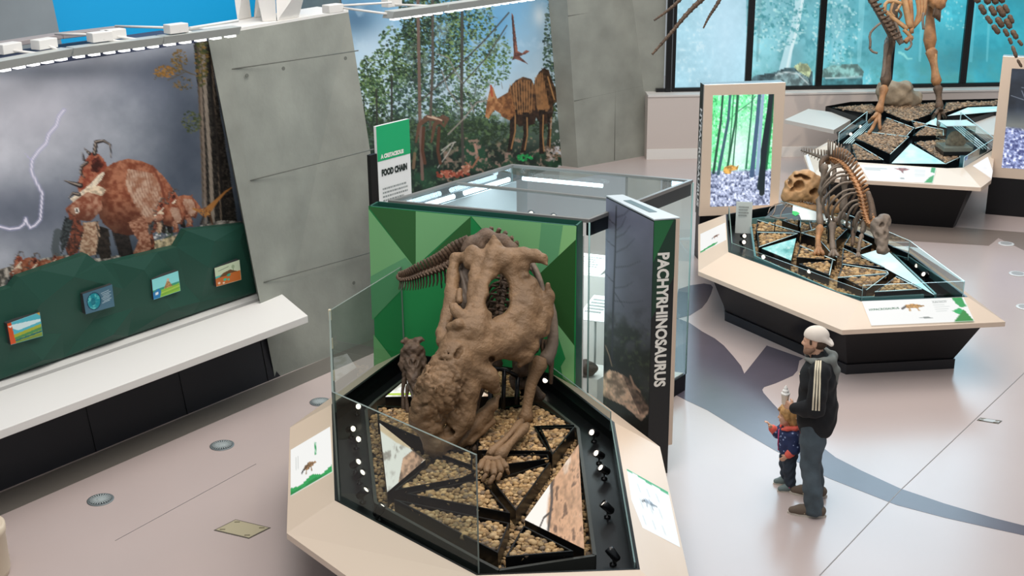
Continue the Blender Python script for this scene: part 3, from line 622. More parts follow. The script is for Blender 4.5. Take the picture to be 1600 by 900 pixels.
r_ = ray(433, 524); k_ = np.linalg.solve(np.column_stack([-WN, ZV, -r_]), EYE - f0); f1_ = f0 + (-WN * k_[0] + ZV * k_[1]) * (zt / k_[1])
b = MB(); bb = -WN * .55
b.prism([f0, f0 + fe, f0 + fe + bb, f0 + bb], [f1_, f1_ + fe, f1_ + fe + bb, f1_ + bb]); b.build('bench_base', mat('charcoal_laminate', '23242b', 0.5), bench)
o_ = WN * 0.004
for k in range(1, 5):
    a0, a1 = f0 - WD * (k * 1.15 - .9) + o_, f1_ - WD * (k * 1.15 - .9) + o_; b = MB(); b.tube([a0, a1], 0.004, 4); b.build('panel_seam', m_black, bench)

# ------------------------------------------------------------ forest mural behind the display case
F = Canvas(535, -60, 890, 330, 1.5, '8fc0e0'); c = F
f1, f2, f3 = c.fb(110, 5, 5), c.fb(26, 15, 5), c.fb(5, 25, 3)
sk = np.clip(.25 + (c.Y + 20) / 260 + .9 * (f1 - .5), 0, 1)[..., None]; c.img = rgb('4d98cb') * (1 - sk) + rgb('d6e9f4') * sk
c.spot(590, 70, 60, 60, 'e9f2f8', .6); c.spot(555, 30, 40, 30, '3c5c78', .7)
G_ = ['24351f', '3c5630', '587844', '1a2818', '7a9456', '2f4a2c']
D_ = ['1c2a1c', '2b3f26', '40562f', '141f16']
for cx, cy, rx, ry, n, pal, sd in ((600, 120, 45, 45, 700, G_, 1), (578, 160, 26, 50, 380, G_, 2), (640, 110, 30, 70, 560, D_ + G_, 3), (675, 60, 50, 90, 1500, D_ + ['5d7648', '4a6b6a'], 4), (650, 20, 30, 60, 500, D_, 5), (735, 70, 45, 90, 900, G_ + ['6d8a72', '8aa35d'], 6), (720, 190, 60, 50, 900, D_ + G_, 7), (760, 215, 50, 30, 420, D_ + ['6d7b43'], 8), (660, 200, 60, 50, 800, D_ + G_, 9), (600, 200, 40, 40, 420, D_, 10), (778, 95, 24, 40, 160, ['3c5530', '6d8a52'], 11), (862, 90, 14, 100, 420, D_, 12), (845, 170, 30, 40, 300, D_, 14), (610, 60, 20, 20, 60, G_, 15)):
    c.leaves(cx, cy, rx * .92, ry, int(n * 1.5), pal, (.8, 2.6), sd, .8)
    c.leaves(cx + rx * .2, cy - ry * .15, rx * .8, ry * .8, int(n * .22), ['8fa982', 'a9bda0', '9db36a'], (.7, 1.6), sd + 50, .6)
c.put(np.clip((f1 - .5) * 5, 0, 1) * (c.Y < 200), '5b7f92', .25); c.put(np.clip((f2 - .6) * 7, 0, 1) * (c.Y < 190), 'cfe2ee', .35)
c.put(np.clip((c.Y - 178 + 26 * (f2 - .5)) / 16, 0, 1), '2a3a28', .8); c.put(np.clip((c.Y - 170) / 16, 0, 1) * np.clip((f3 - .55) * 7, 0, 1), '5f7a4e', .7)
c.put(np.clip((c.Y - 215) / 25, 0, 1), '1a2620', .92)
c.put(np.clip((c.Y - 205) / 25, 0, 1) * np.clip((f2 - .5) * 5, 0, 1), '2c5a3e', .7)
c.put(np.clip((c.Y - 205) / 25, 0, 1) * np.clip((f3 - .58) * 6, 0, 1), '6f8f6a', .5)
c.put(((c.X > 690) & (c.Y > 215)) * np.clip((f3 - .5) * 6, 0, 1) * np.clip((f2 - .35) * 4, 0, 1), 'b0847a', .75)
for p, w, cl in (([(652, -60), (654, 60), (656, 180), (660, 280)], 5, '7b6258'), ([(722, -60), (722, 60), (721, 160), (724, 270)], 4.5, '4a4640'), ([(676, -20), (676, 100), (672, 200)], 4, '5d5148'), ([(612, 120), (612, 240)], 3, '34322e'), ([(588, 140), (590, 240)], 2.5, '34322e'), ([(568, 150), (572, 260)], 2, '2b2b28'), ([(655, 160), (700, 120), (760, 60), (795, 20)], 2.2, '4c4640'), ([(724, 130), (760, 90), (792, 40)], 1.8, '4c4640'), ([(722, 170), (700, 140), (690, 110)], 1.8, '8a8478'), ([(722, 130), (700, 90), (682, 84)], 1.8, '8a8478'), ([(700, 210), (725, 185), (745, 160), (770, 155)], 2.2, '9a9186'), ([(740, 175), (735, 160)], 1.6, '9a9186'), ([(690, 235), (705, 224), (712, 222)], 1.6, 'c2bdb4'), ([(684, 262), (700, 240), (710, 222)], 1.4, 'c2bdb4'), ([(688, 242), (704, 225)], 1.2, 'c2bdb4'), ([(560, 175), (600, 225)], 2.2, '3a3a3c')):
    c.line(p, w, cl, .95)
for i in range(60):
    x, y = RNG.uniform(640, 790), RNG.uniform(20, 200); c.line([(x, y), (x + RNG.uniform(-14, 14), y - RNG.uniform(4, 16))], .8, '6b665c', .7)
def hadro(c, T, w):
    c.poly(T([(0, 40), (8, 18), (22, 6), (38, 0), (56, 4), (66, 20), (70, 60), (60, 78), (30, 80), (8, 66)]), '33241b', .4, 6, 60, 1, '7d5636')
    for i in range(9): c.line(T([(10 + i * 6, 14 - 8 * math.sin(i / 3)), (14 + i * 5.4, 40), (18 + i * 4.6, 62)]), w * .8, 'b98656', .75)
    c.poly(T([(8, 50), (20, 62), (50, 62), (68, 52), (64, 78), (30, 82), (8, 68)]), '2a1d17', .2, 5, 61, .75)
def Th(pts): return [(790 + x * .72, 120 + y * .95) for x, y in pts]
hadro(c, Th, 2.0)
def Th2(pts): return [(832 + x * .46, 106 + y * 1.1) for x, y in pts]
hadro(c, Th2, 2.2)
c.poly([(846, 106), (860, 118), (868, 140), (872, 158), (858, 165)], '4a3626', .3); c.line([(856, 120), (866, 155)], 2, 'b98958')
for pts in ([(797, 172), (809, 172), (806, 205), (800, 236), (792, 238), (797, 208)], [(816, 176), (827, 176), (825, 212), (821, 238), (813, 239), (818, 210)], [(842, 172), (852, 172), (849, 212), (851, 240), (843, 241), (843, 208)], [(855, 176), (864, 174), (861, 212), (860, 236), (853, 237), (856, 208)]):
    c.poly(pts, '2a1f18', .3, 4, 66); c.line([((pts[0][0] + pts[1][0]) / 2 + 2, pts[0][1] + 8), (pts[2][0] - 1, pts[2][1]), (pts[3][0] - 1, pts[3][1] - 4)], 2.2, 'b98858', .85)
c.poly([(774, 156), (784, 150), (798, 142), (806, 178), (796, 188), (784, 182)], 'a06c42', .3, 4, 67, 1, '6b452b'); c.poly([(767, 133), (771, 138), (775, 150), (779, 158), (786, 166), (783, 178), (773, 172), (768, 178), (763, 186), (758, 182), (760, 166), (763, 150)], 'c08a5c', .25, 4, 68, 1, '8a5a38'); c.line([(767, 134), (769, 150)], 3, 'b5523a', .9)
for dx in (0, 24): c.line([(650 + dx, 222), (655 + dx, 195), (668 + dx, 184), (684 + dx * .6, 186), (694, 198)], [3, 6, 9, 7, 2], '6b4a3a', .9); c.line([(662 + dx, 200), (660 + dx, 235), (664 + dx, 255)], 5, '5a3b2c'); c.line([(668 + dx * .3, 182), (690, 188)], 2, 'd6b9a0')
c.line([(648, 240), (646, 262)], 5, '8a6d52', .8)
c.line([(745, 238), (742, 226)], 4, 'b08876'); c.line([(728, 254), (738, 262), (748, 246)], 3, '9c6a52')
c.leaves(705, 272, 26, 5, 40, ['b0604a', '8a3f30', 'd49a80'], (2, 4), 61); c.leaves(728, 264, 6, 6, 10, ['d9a58c', 'a86a52'], (2, 4), 62); c.leaves(865, 238, 14, 12, 50, ['b7a08c', '6d5a4a'], (1.5, 3), 63); c.leaves(820, 246, 12, 5, 26, ['2fae5c', '1f8a48'], (1, 3), 64)
c.put(np.clip((c.X - 852) / 20, 0, 1) * np.clip((c.Y - 165) / 20, 0, 1) * np.clip((f3 - .52) * 8, 0, 1), 'd8dde8', .8)
c.poly([(799, 20), (802, 24), (809, 80), (816, 83), (822, 78), (828, 80), (822, 84), (812, 88), (826, 101), (818, 97), (806, 92), (800, 94), (803, 86)], 'a86a54', .3, 5, 70, 1, '5a3c38'); c.line([(800, 24), (804, 82)], 1.2, '3a2a2a')
c.spot(843, 25, 10, 16, 'e9f2f6', .7)
forest = paint_quad('forest_mural', FR_T - WD * FW, FR_T, FR_B, FR_B - WD * FW, 330, 300, F, painted('printed_vinyl', 0.5))
tag(forest, 'tall forest mural with crested dinosaurs and a flying reptile, behind the display case', 'mural')

# ------------------------------------------------------------ food chain sign standing before the forest mural
zs = 2.75
a0, a1 = P(587.5, 198, zs), None
sd_ = unit(WD * 1.0); 
d_ = ray(639, 185); k = np.linalg.solve(np.column_stack([sd_[:2], -d_[:2]]), EYE[:2] - a0[:2]); wS = k[0]
sb = a0 * np.array([1, 1, 0]); b = MB()
sign = thing('food_chain_sign', sb + sd_ * wS / 2, 'tall white sign with green header about the food chain, before the forest mural', 'sign')
sn = np.array([sd_[1], -sd_[0], 0])
def slabv(s0, s1, z0, z1, th, mb, off=0.0, mi=0):
    q = [sb + sd_ * s0 + sn * off, sb + sd_ * s1 + sn * off, sb + sd_ * s1 + sn * (off - th), sb + sd_ * s0 + sn * (off - th)]; mb.prism([p + ZV * z0 for p in q], [p + ZV * z1 for p in q], mi)
slabv(0, wS, 0.02, zs, .04, b); b.build('sign_board', m_printwhite, sign)
b = MB(); slabv(-.12, -.005, 0.0, zs - .32, .05, b); b.build('side_post', m_black, sign)
b = MB(); slabv(0, wS, zs - .42, zs, .002, b, .003); b.build('header', mat('header_green', '14b070', .5), sign)
b = MB(); O = sb + ZV * zs; s_ = wS / 0.9
text_mesh(b, 'A CRETACEOUS', O + sd_ * .09 * s_ - ZV * .39, sd_, ZV * 1.2, .085 * s_, 0, .004, .006); tx = b.build('header_lettering', m_white_ink, sign)
b = MB(); text_mesh(b, 'FOOD CHAIN', O + sd_ * .09 * s_ - ZV * .60, sd_, ZV * 1.45, .112 * s_, 0, .005, .005); b.build('title_lettering', m_ink, sign)
b = MB(); text_bars(b, O + sd_ * .1 * s_ - ZV * .74, sd_, ZV, .72 * s_, .24, 5, 0)
for i, y in enumerate((1.02, 1.32, 1.62, 1.92, 2.2)): text_bars(b, O + sd_ * .27 * s_ - ZV * (y + .05), sd_, ZV, .55 * s_, .14, 3, 0)
b.build('small_print', m_inkgrey, sign)
b = MB()
for y, t in ((1.02, 'PLANTS: PRODUCERS'), (1.32, 'SMALL AND LARGE'), (1.62, 'CARNIVORES'), (1.92, 'DECOMPOSERS')):
    text_bars(b, O + sd_ * .27 * s_ - ZV * (y - .04), sd_, ZV, .46 * s_, .07, 1, 0, fill=.8)
    ctr = O + sd_ * .17 * s_ - ZV * y; ring = [ctr + sn * .004 + (sd_ * math.cos(t_) + ZV * math.sin(t_)) * .068 for t_ in np.linspace(0, 6.283, 21)[:-1]]
    rin = [ctr + sn * .004 + (sd_ * math.cos(t_) + ZV * math.sin(t_)) * .058 for t_ in np.linspace(0, 6.283, 21)[:-1]]
    for i in range(20): b.poly([ring[i], ring[(i + 1) % 20], rin[(i + 1) % 20], rin[i]])
    b.poly([ctr + sn * .004 + (sd_ * math.cos(t_) + ZV * math.sin(t_)) * .055 for t_ in np.linspace(math.pi + .15, 6.13, 12)])
b.build('round_symbols', mat('sign_dark_green', '1d5a44', .5), sign)

# ------------------------------------------------------------ strip lights over the murals
def rail(name, label, pa, pb, z, n, first=True):
    """linear light seen from above: housing, row of lit slots below, mounting arm and driver box behind"""
    A, B = P(*pa, z), P(*pb, z); t = unit(B - A); nn = np.array([t[1], -t[0], 0]); nn = nn if nn @ WN > 0 else -nn
    r = thing(name, (A + B) / 2, label, 'light', 'strip lights over the murals')
    b = MB(); q = [A, B, B - nn * .16, A - nn * .16]; b.prism([p + nn * -.03 for p in q], [p + ZV * .085 + nn * .02 for p in q]); b.build('housing', m_ltgrey, r, bevel=.006)
    b = MB()
    L = np.linalg.norm(B - A); k = int(L / .16)
    for i in range(k):
        c0 = A + t * (L * (i + .22) / k) - nn * .035; c1 = A + t * (L * (i + .78) / k) - nn * .035; q = [c0, c1, c1 - nn * .07, c0 - nn * .07]; b.prism([p - ZV * .022 for p in q], [p - ZV * .001 for p in q])
    b.build('lit_slots', m_led, r)
    return r, A, B, t, nn
def arm(r, p, q): b = MB(); b.tube([p, q], .014, 6); b.build('mounting_arm', m_white, r)
def dbox(r, c, t, nn):
    b = MB(); b.box(c, .22, .12, .09, 0, (t, nn, ZV)); b.build('driver_box', m_white, r, bevel=.006)
RZ = 3.98
r1 = rail('strip_light', 'strip light cut by the left picture edge, over the storm clouds', (-70, 124), (114, 89.5), RZ, 0)
r2 = rail('strip_light', 'middle strip light over the storm mural, above the lightning', (116.5, 89), (256, 70.5), RZ, 0)
r3 = rail('strip_light', 'strip light over the storm mural tree, ending at the concrete pier', (258.5, 70), (377, 54), RZ, 0)
r4 = rail('strip_light', 'strip light over the left half of the forest mural trees', (615, 30), (699, 18.5), RZ + .05, 0)
r5 = rail('strip_light', 'strip light over the forest mural, running out of the top edge', (701, 18), (880, -8), RZ + .05, 0)
for r, px in ((r1, [(13, 75), (69, 68)]), (r2, [(156, 57), (177, 53)]), (r3, [(275, 44)]), (r4, [(612, 4)]), (r5, [(735, -8)])):
    rt, A, B, t, nn = r
    for i, (x, y) in enumerate(px):
        cbx = P(x, y, RZ + .14); dbox(rt, cbx, t, nn)
        s = np.clip((cbx - A) @ t, .1, np.linalg.norm(B - A) - .1); arm(rt, cbx + nn * .05 - ZV * .02, A + t * min(s + .25, np.linalg.norm(B - A) - .05) - nn * .1 + ZV * .06)
cb = P(520, 13, RZ + .14); dbox(r4[0], cb, WD, WN); arm(r4[0], cb + WD * .1, r4[1] - r4[4] * .1 + ZV * .05); arm(r4[0], cb + WD * .1 + ZV * .02, P(612, 4, RZ + .16))
# a second row of plain channel further back on the wall top
for nm, lb, pa, pb in (('cable_channel', 'grey cable channel on the wall top at the left edge, before the blue wall', (-40, 70), (84, 51)), ('cable_channel', 'grey cable channel on the wall top, right one, before the blue wall', (86, 51), (181, 40))):
    A, B = P(*pa, RZ + .1), P(*pb, RZ + .1); t = unit(B - A); nn = np.array([t[1], -t[0], 0]); b = MB(); q = [A, B, B + nn * .16, A + nn * .16]; b.prism([p - ZV * .05 for p in q], q)
    tag(b.build(nm, mat('dusty_grey', 'a39a98', .6), bevel=.008), lb, 'cable channel')
b = MB(); b.tube([P(180, 41, RZ + .12), P(256, 43, RZ + .12)], .014, 6); b.tube([P(86, 53, RZ + .12), P(140, 54, RZ + .12)], .014, 6); b.tube([P(296, 44, RZ + .12), P(372, 32, RZ + .12)], .016, 6)
tag(b.build('conduit_run', m_white), 'thin white conduit run along the wall top before the blue wall', 'conduit')

# white angular sculpture legs on the pier
sc = thing('angular_support', lerp(fl[1], fr[1], .4) + ZV * .03, 'white angular support with splayed legs standing on the concrete pier', 'support')
z0 = ZT + .03
def flare(lowpx, hipx, nm, zh):
    lo = [P(x, y, z0) for x, y in lowpx]; dpt = np.mean([(p - EYE) @ FWD for p in lo]); hi = []
    for x, y in hipx: 
        d = ray(x, y); hi.append(EYE + d * ((zh - CAM_H) / d[2]))
    b = MB(); b.prism(lo, hi); b.build(nm, m_white, sc)
def leg(lo2, hi2, nm, dep=.35):
    lo = [P(x, y, z0) for x, y in lo2]; base = (lo[0] + lo[1]) / 2; vn = unit(np.array([base[0], base[1], 0]) ); hi = [PL(x, y, base, vn) for x, y in hi2]
    b = MB(); b.prism([lo[0], lo[1], lo[1] + vn * dep, lo[0] + vn * dep], [hi[0], hi[1], hi[1] + vn * dep, hi[0] + vn * dep]); b.build(nm, m_white, sc, bevel=.01)
leg([(371, 32), (393, 28)], [(361, -40), (385, -40)], 'leg'); leg([(397, 28), (409, 27)], [(404, -40), (425, -40)], 'leg'); leg([(410, 34), (432, 33)], [(394, -40), (428, -40)], 'leg'); leg([(433, 33), (467, 27)], [(429, -40), (484, -40)], 'leg')
# ============================================================ exhibit tables
def isect(a, b, c, d):
    a, b, c, d = [np.asarray(q, float)[:2] for q in (a, b, c, d)]; r = b - a; s = d - c; t = ((c - a)[0] * s[1] - (c - a)[1] * s[0]) / (r[0] * s[1] - r[1] * s[0]); return a + r * t
def z3(p, z): return np.array([p[0], p[1], z])
def inset(poly, d):
    poly = [np.asarray(p, float)[:2] for p in poly]; n = len(poly); ar = sum(poly[i][0] * poly[(i + 1) % n][1] - poly[(i + 1) % n][0] * poly[i][1] for i in range(n)); sg = 1 if ar > 0 else -1; out = []
    for i in range(n):
        a, b, c = poly[i - 1], poly[i], poly[(i + 1) % n]; t0, t1 = unit(b - a), unit(c - b); n0 = np.array([-t0[1], t0[0]]) * sg * d; n1 = np.array([-t1[1], t1[0]]) * sg * d
        out.append(isect(a + n0, b + n0, b + n1, c + n1) if abs(t0[0] * t1[1] - t0[1] * t1[0]) > .05 else b + n0)
    return out
def inpoly(p, poly):
    x, y = p; ins = False; n = len(poly)
    for i in range(n):
        xa, ya = poly[i][0], poly[i][1]; xb, yb = poly[(i + 1) % n][0], poly[(i + 1) % n][1]
        if (ya > y) != (yb > y) and x < (xb - xa) * (y - ya) / (yb - ya) + xa: ins = not ins
    return ins
# pebbles: small rounded stones, one heap per tray
_b = bmesh.new(); bmesh.ops.create_icosphere(_b, subdivisions=1, radius=1.0); _b.verts.ensure_lookup_table()
PV = np.array([v.co[:] for v in _b.verts]); PF = np.array([[v.index for v in f.verts] for f in _b.faces]); _b.free()
PEB = ['b59a72', 'c3a87e', '9c8363', 'a98e69', 'cbb28b', '8d7a63', 'bda27a', '7f7265', 'd2bb96', 'a3906f']
def pebbles(name, polys, r, label, group, seed=1, cols=PEB, layers=2, group_z=None):
    """polys: list of (outline 2-D, height function) ; one object of loose stones"""
    rg = np.random.default_rng(seed); C = []
    for poly, zf in polys:
        A = np.array([p[:2] for p in poly]); lo, hi = A.min(0), A.max(0); st = r * 1.28; pin = inset(poly, r * .7)
        for L in range(layers):
            for x in np.arange(lo[0], hi[0], st):
                for y in np.arange(lo[1], hi[1], st):
                    q = np.array([x, y]) + rg.uniform(-.5, .5, 2) * st + L * st * .5
                    if inpoly(q, pin): C.append((q[0], q[1], zf(q) + r * (.15 + .45 * L) + rg.uniform(-.2, .25) * r))
    C = np.array(C); n = len(C); S = r * rg.uniform(.62, 1.15, (n, 1)) * np.stack([rg.uniform(.75, 1.25, n), rg.uniform(.75, 1.2, n), rg.uniform(.5, .8, n)], 1)
    an = rg.uniform(0, 6.28, n); ca, sa = np.cos(an), np.sin(an); J = PV[None] * (1 + rg.uniform(-.12, .12, (n, len(PV), 1))); V = J * S[:, None, :]
    X = V[..., 0] * ca[:, None] - V[..., 1] * sa[:, None]; Y = V[..., 0] * sa[:, None] + V[..., 1] * ca[:, None]; V = np.stack([X, Y, V[..., 2]], -1) + C[:, None, :]
    F = (PF[None] + (np.arange(n) * len(PV))[:, None, None]).reshape(-1, 3); V = V.reshape(-1, 3)
    me = bpy.data.meshes.new(name); org = np.array([C[:, 0].mean(), C[:, 1].mean(), C[:, 2].min() - r * .5]); me.vertices.add(len(V)); me.vertices.foreach_set('co', (V - org).ravel()); me.loops.add(len(F) * 3); me.loops.foreach_set('vertex_index', F.ravel().astype(np.int32)); me.polygons.add(len(F)); me.polygons.foreach_set('loop_start', np.arange(0, len(F) * 3, 3, dtype=np.int32)); me.polygons.foreach_set('loop_total', np.full(len(F), 3, np.int32)); me.polygons.foreach_set('use_smooth', np.ones(len(F), bool)); me.update(); me.validate()
    cc = .84 * np.array([1.06, .96, .84]) * np.array([lin(c) for c in cols])[rg.integers(0, len(cols), n)] * rg.uniform(.75, 1.15, (n, 1)); cc = np.repeat(cc, len(PV), 0)
    at = me.color_attributes.new('print', 'FLOAT_COLOR', 'POINT'); at.data.foreach_set('color', np.concatenate([cc, np.ones((len(cc), 1))], 1).ravel().astype(np.float32))
    me.materials.append(painted('river_pebbles', .75)); o = bpy.data.objects.new(name, me); COL.objects.link(o); o.location = Vector(org)
    return tag(o, label, 'gravel', group, 'stuff')

def facet_print(parent, name, plane3, px, canvas, cpx, m, n=(60, 40), lift=.004, thick=.003):
    p0, p1, p2 = [np.asarray(p, float) for p in plane3[:3]]; nn = unit(np.cross(p1 - p0, p2 - p0)); nn = nn if nn[2] > 0 else -nn
    if len(plane3) == 4: a_, b_, c_, d_ = [np.asarray(p, float) for p in plane3]; nn = unit(np.cross(c_ - a_, d_ - b_)); nn = nn if nn[2] > 0 else -nn; p0 = (a_ + b_ + c_ + d_) / 4
    q = [PL(x, y, p0, nn) + nn * lift for x, y in px]
    return paint_quad(name, *q, n[0], n[1], canvas, m, parent, px=cpx)
m_label = painted('backlit_label', .35, .92); m_label_dim = painted('printed_label', .4); m_glow = painted('backlit_picture', .3, 1.0)

def table_body(root, O, I, zo, zi, base_in=(.18, .42), deck_z=.70, ringmat=m_cream, skip_ring=(), base_poly=None):
    """O, I: matching outer and inner outlines (2-D). sloped rim, lip, black skirt, sunk black deck"""
    n = len(O); b = MB()
    for i in range(n):
        j = (i + 1) % n
        if i in skip_ring: continue
        b.poly([z3(O[i], zo), z3(O[j], zo), z3(I[j], zi), z3(I[i], zi)])
        b.poly([z3(O[i], zo - .055), z3(O[j], zo - .055), z3(O[j], zo), z3(O[i], zo)])
        b.poly([z3(O[i], zo - .055), z3(O[j], zo - .055), z3(I[j], zo - .055), z3(I[i], zo - .055)])
    b.build('sloped_rim', ringmat, root)
    b = MB(); 
    for i in range(n):
        j = (i + 1) % n; b.poly([z3(I[i], zi + .002), z3(I[j], zi + .002), z3(I[j], deck_z), z3(I[i], deck_z)])
    J = inset(I, .02)
    for i in range(n):
        j = (i + 1) % n; b.poly([z3(J[i], zi), z3(J[j], zi), z3(J[j], deck_z), z3(J[i], deck_z)]); b.poly([z3(I[i], zi + .002), z3(I[j], zi + .002), z3(J[j], zi), z3(J[i], zi)])
    b.poly([z3(p, deck_z) for p in I]); b.build('deck_well', m_blackm, root)
    bp = base_poly or O; a, c = inset(bp, base_in[0]), inset(bp, base_in[1]); b = MB(); b.prism([z3(p, .12) for p in c], [z3(p, zo - .06) for p in a]); b.build('skirt', m_black, root)
    k = inset(bp, base_in[1] - .015); b = MB(); b.up(k, 0, .12); b.build('plinth', mat('plinth_black', '1b1b1f', .4), root)
def glass_run(root, name, pts, z0, zt, th=.014, m=m_gl, em=m_gl_bright, ends=(True, True)):
    """standing glass pane(s) along a line: clear faces, tinted edges"""
    for i in range(len(pts) - 1):
        a, c = np.asarray(pts[i])[:2], np.asarray(pts[i + 1])[:2]; t = unit(c - a); nn = np.array([-t[1], t[0]]) * th / 2
        z0a, z0b = (z0[i], z0[i + 1]) if hasattr(z0, '__len__') else (z0, z0); za, zb = (zt[i], zt[i + 1]) if hasattr(zt, '__len__') else (zt, zt)
        b = MB(); b.poly([z3(a + nn, z0a), z3(c + nn, z0b), z3(c + nn, zb), z3(a + nn, za)], 0)
        b.poly([z3(a - nn, za), z3(a + nn, za), z3(c + nn, zb), z3(c - nn, zb)], 1)
        if ends[0] or i: b.poly([z3(a - nn, z0a), z3(a + nn, z0a), z3(a + nn, za), z3(a - nn, za)], 1)
        if ends[1] or i < len(pts) - 2: b.poly([z3(c - nn, z0b), z3(c + nn, z0b), z3(c + nn, zb), z3(c - nn, zb)], 1)
        b.build(name, [m, em], root, recalc=False)
def curb(root, name, pts, z0, z1, w=.03, m=m_blackm, closed=True):
    b = MB(); n = len(pts)
    for i in range(n if closed else n - 1):
        a, c = np.asarray(pts[i])[:2], np.asarray(pts[(i + 1) % n])[:2]; t = unit(c - a); nn = np.array([-t[1], t[0]]) * w / 2; b.up([a - nn, c - nn, c + nn, a + nn], z0, z1)
    b.build(name, m, root)
def trays(root, polys, zf0, h, m=m_blackm, rim=.012):
    """low black trays that hold gravel"""
    for pl in polys:
        b = MB(); A = [np.asarray(p)[:2] for p in pl]; Bn = inset(A, rim); z = [p[2] for p in pl]
        n = len(A)
        for i in range(n):
            j = (i + 1) % n
            b.poly([z3(A[i], zf0(A[i])), z3(A[j], zf0(A[j])), z3(A[j], z[j]), z3(A[i], z[i])]); b.poly([z3(A[i], z[i]), z3(A[j], z[j]), z3(Bn[j], z[j]), z3(Bn[i], z[i])]); b.poly([z3(Bn[i], z[i]), z3(Bn[j], z[j]), z3(Bn[j], z[j] - .03), z3(Bn[i], z[i] - .03)])
        b.poly([z3(Bn[i], z[i] - .03) for i in range(n)]); b.build('gravel_tray', m, root)
def tray_print(root, name, tri, zf, canvas, cpx, n=60):
    q = list(tri); q = q + [q[-1]] if len(q) == 3 else q; c = list(cpx); c = c + [c[-1]] if len(c) == 3 else c
    o = paint_quad(name, *q, n, n, canvas, m_glow, root, px=c)
    b = MB(); b.prism([z3(p, zf) for p in tri], [p - ZV * .004 for p in tri]); b.build('picture_tray', m_blackm, root); return o
def spotlamp(pos, tgt, label, group, s=1.0):
    """small adjustable spotlight: stem, ring, can, bright lens"""
    r = thing('mini_spotlight', pos, label, 'spotlight', group); p = np.asarray(pos, float); d = unit(np.asarray(tgt, float) - p); c = p + ZV * .085 * s
    b = MB(); b.lathe(p, [(.028 * s, 0), (.028 * s, .008 * s), (.008 * s, .012 * s), (.008 * s, .06 * s)], 10); b.build('stem', m_blackm, r)
    b = MB(); b.lathe(c - d * .06 * s, [(.018 * s, 0), (.032 * s, .012 * s), (.036 * s, .09 * s), (.036 * s, .118 * s), (.030 * s, .118 * s), (.026 * s, .10 * s)], 12, axis=d); b.build('lamp_can', m_blackm, r)
    b = MB(); b.lathe(c + d * .042 * s, [(.026 * s, 0), (.026 * s, .004 * s), (.012 * s, .008 * s)], 10, axis=d); b.build('lens', mat('lamp_lens', 'fff1dd', .2, emit=2.2), r)
ORD = ['first', 'second', 'third', 'fourth', 'fifth', 'sixth', 'seventh', 'eighth']

# ------------------------------------------------------------ display case with green faceted front (needed for the table outline too)
ZW = 2.42; wl, wr = P(576, 322, ZW), P(901, 353, ZW); wt = unit(z3(wr - wl, 0)); wn = np.array([wt[1], -wt[0], 0])     # wn points to the viewer
wl0, wr0 = z3(wl, 0), z3(wr, 0)

# ============================================================ front table
zi, zo = .88, .70
I1, I2, I3, I4, I5 = [P(x, y, zi)[:2] for x, y in ((518, 632), (523, 782), (745, 899), (1000, 890), (960, 660))]
I0 = isect(I1, P(625, 553, zi), wl0 + wn * .0, wr0); I6 = isect(I5, P(860, 583, zi), wl0, wr0)
O1, O2, O5 = [P(x, y, zo)[:2] for x, y in ((453, 668), (448, 833), (1031, 698))]
fo = isect(O2, P(540, 899, zo), I3 - (I4 - I3) * 0 + unit(np.array([(I4 - I3)[1], -(I4 - I3)[0]])) * .48, I4 + unit(np.array([(I4 - I3)[1], -(I4 - I3)[0]])) * .48)
dn = unit(np.array([(I4 - I3)[1], -(I4 - I3)[0]])) * .48
O3 = isect(O2, P(540, 899, zo), I3 + dn, I4 + dn); O4 = isect(O5, P(1076, 899, zo), I3 + dn, I4 + dn)
pr = np.array([-(I0 - I1)[1], (I0 - I1)[0]]); pr = unit(pr); pr = pr if (pr @ (O1 - I1)) > 0 else -pr; O0 = isect(O1, O1 + (I0 - I1), wl0, wr0)
O6 = isect(O5, O5 + (I6 - I5), wl0, wr0)
FO = [O0, O1, O2, O3, O4, O5, O6]; FI = [I0, I1, I2, I3, I4, I5, I6]
front = thing('exhibit_table', z3((O2 + O4) / 2, 0), 'big cream-rimmed exhibit table in front carrying the largest horned skeleton', 'exhibit table')
table_body(front, FO, FI, zo, zi, skip_ring=(6,))
tz = .86
def PT(*px, z=tz): return [P(x, y, z) for x, y in px]
cpx = [(587, 628), (572, 643), (587, 787), (745, 875), (780, 893), (929, 870), (903, 671), (844, 624)]
cpt = [P(x, y, .80)[:2] for x, y in cpx]; cb0 = isect(cpt[0], cpt[0] + (I0 - I1), wl0 + wn * .12, wr0 + wn * .12); cb1 = isect(cpt[-1], cpt[-1] + (I6 - I5), wl0 + wn * .12, wr0 + wn * .12)
curbp = [cb0] + cpt + [cb1]
curb(front, 'inner_curb', curbp, .70, .815, .028, mat('dark_bronze_edge', '3b3c38', .3))
T = {
 'a': PT((589, 634), (664, 636), (662, 687), (590, 656)), 'c': PT((616, 766), (684, 713), (746, 736), (722, 747)), 'd': PT((635, 771), (752, 748), (797, 802)), 'e': PT((616, 780), (796, 817), (778, 864)),
 'f': PT((768, 750), (860, 722), (806, 798)), 'g': PT((745, 642), (838, 630), (897, 664), (836, 666), (858, 705), (745, 704)), 'h': PT((843, 667), (898, 667), (863, 711)), 'k': PT((818, 821), (896, 861), (790, 870)),
 'l': PT((672, 700), (738, 705), (738, 728), (688, 710)), 'm': PT((768, 548), (812, 548), (812, 620), (768, 622)), 'n': PT((752, 709), (856, 710), (858, 717), (772, 728))}
trays(front, list(T.values()), lambda p: .70, .16)
cv = Canvas(0, 0, 100, 100, 2, 'fdf8f0'); r_ = cv.fb(22, 77, 5); r2 = cv.fb(6, 78, 4)
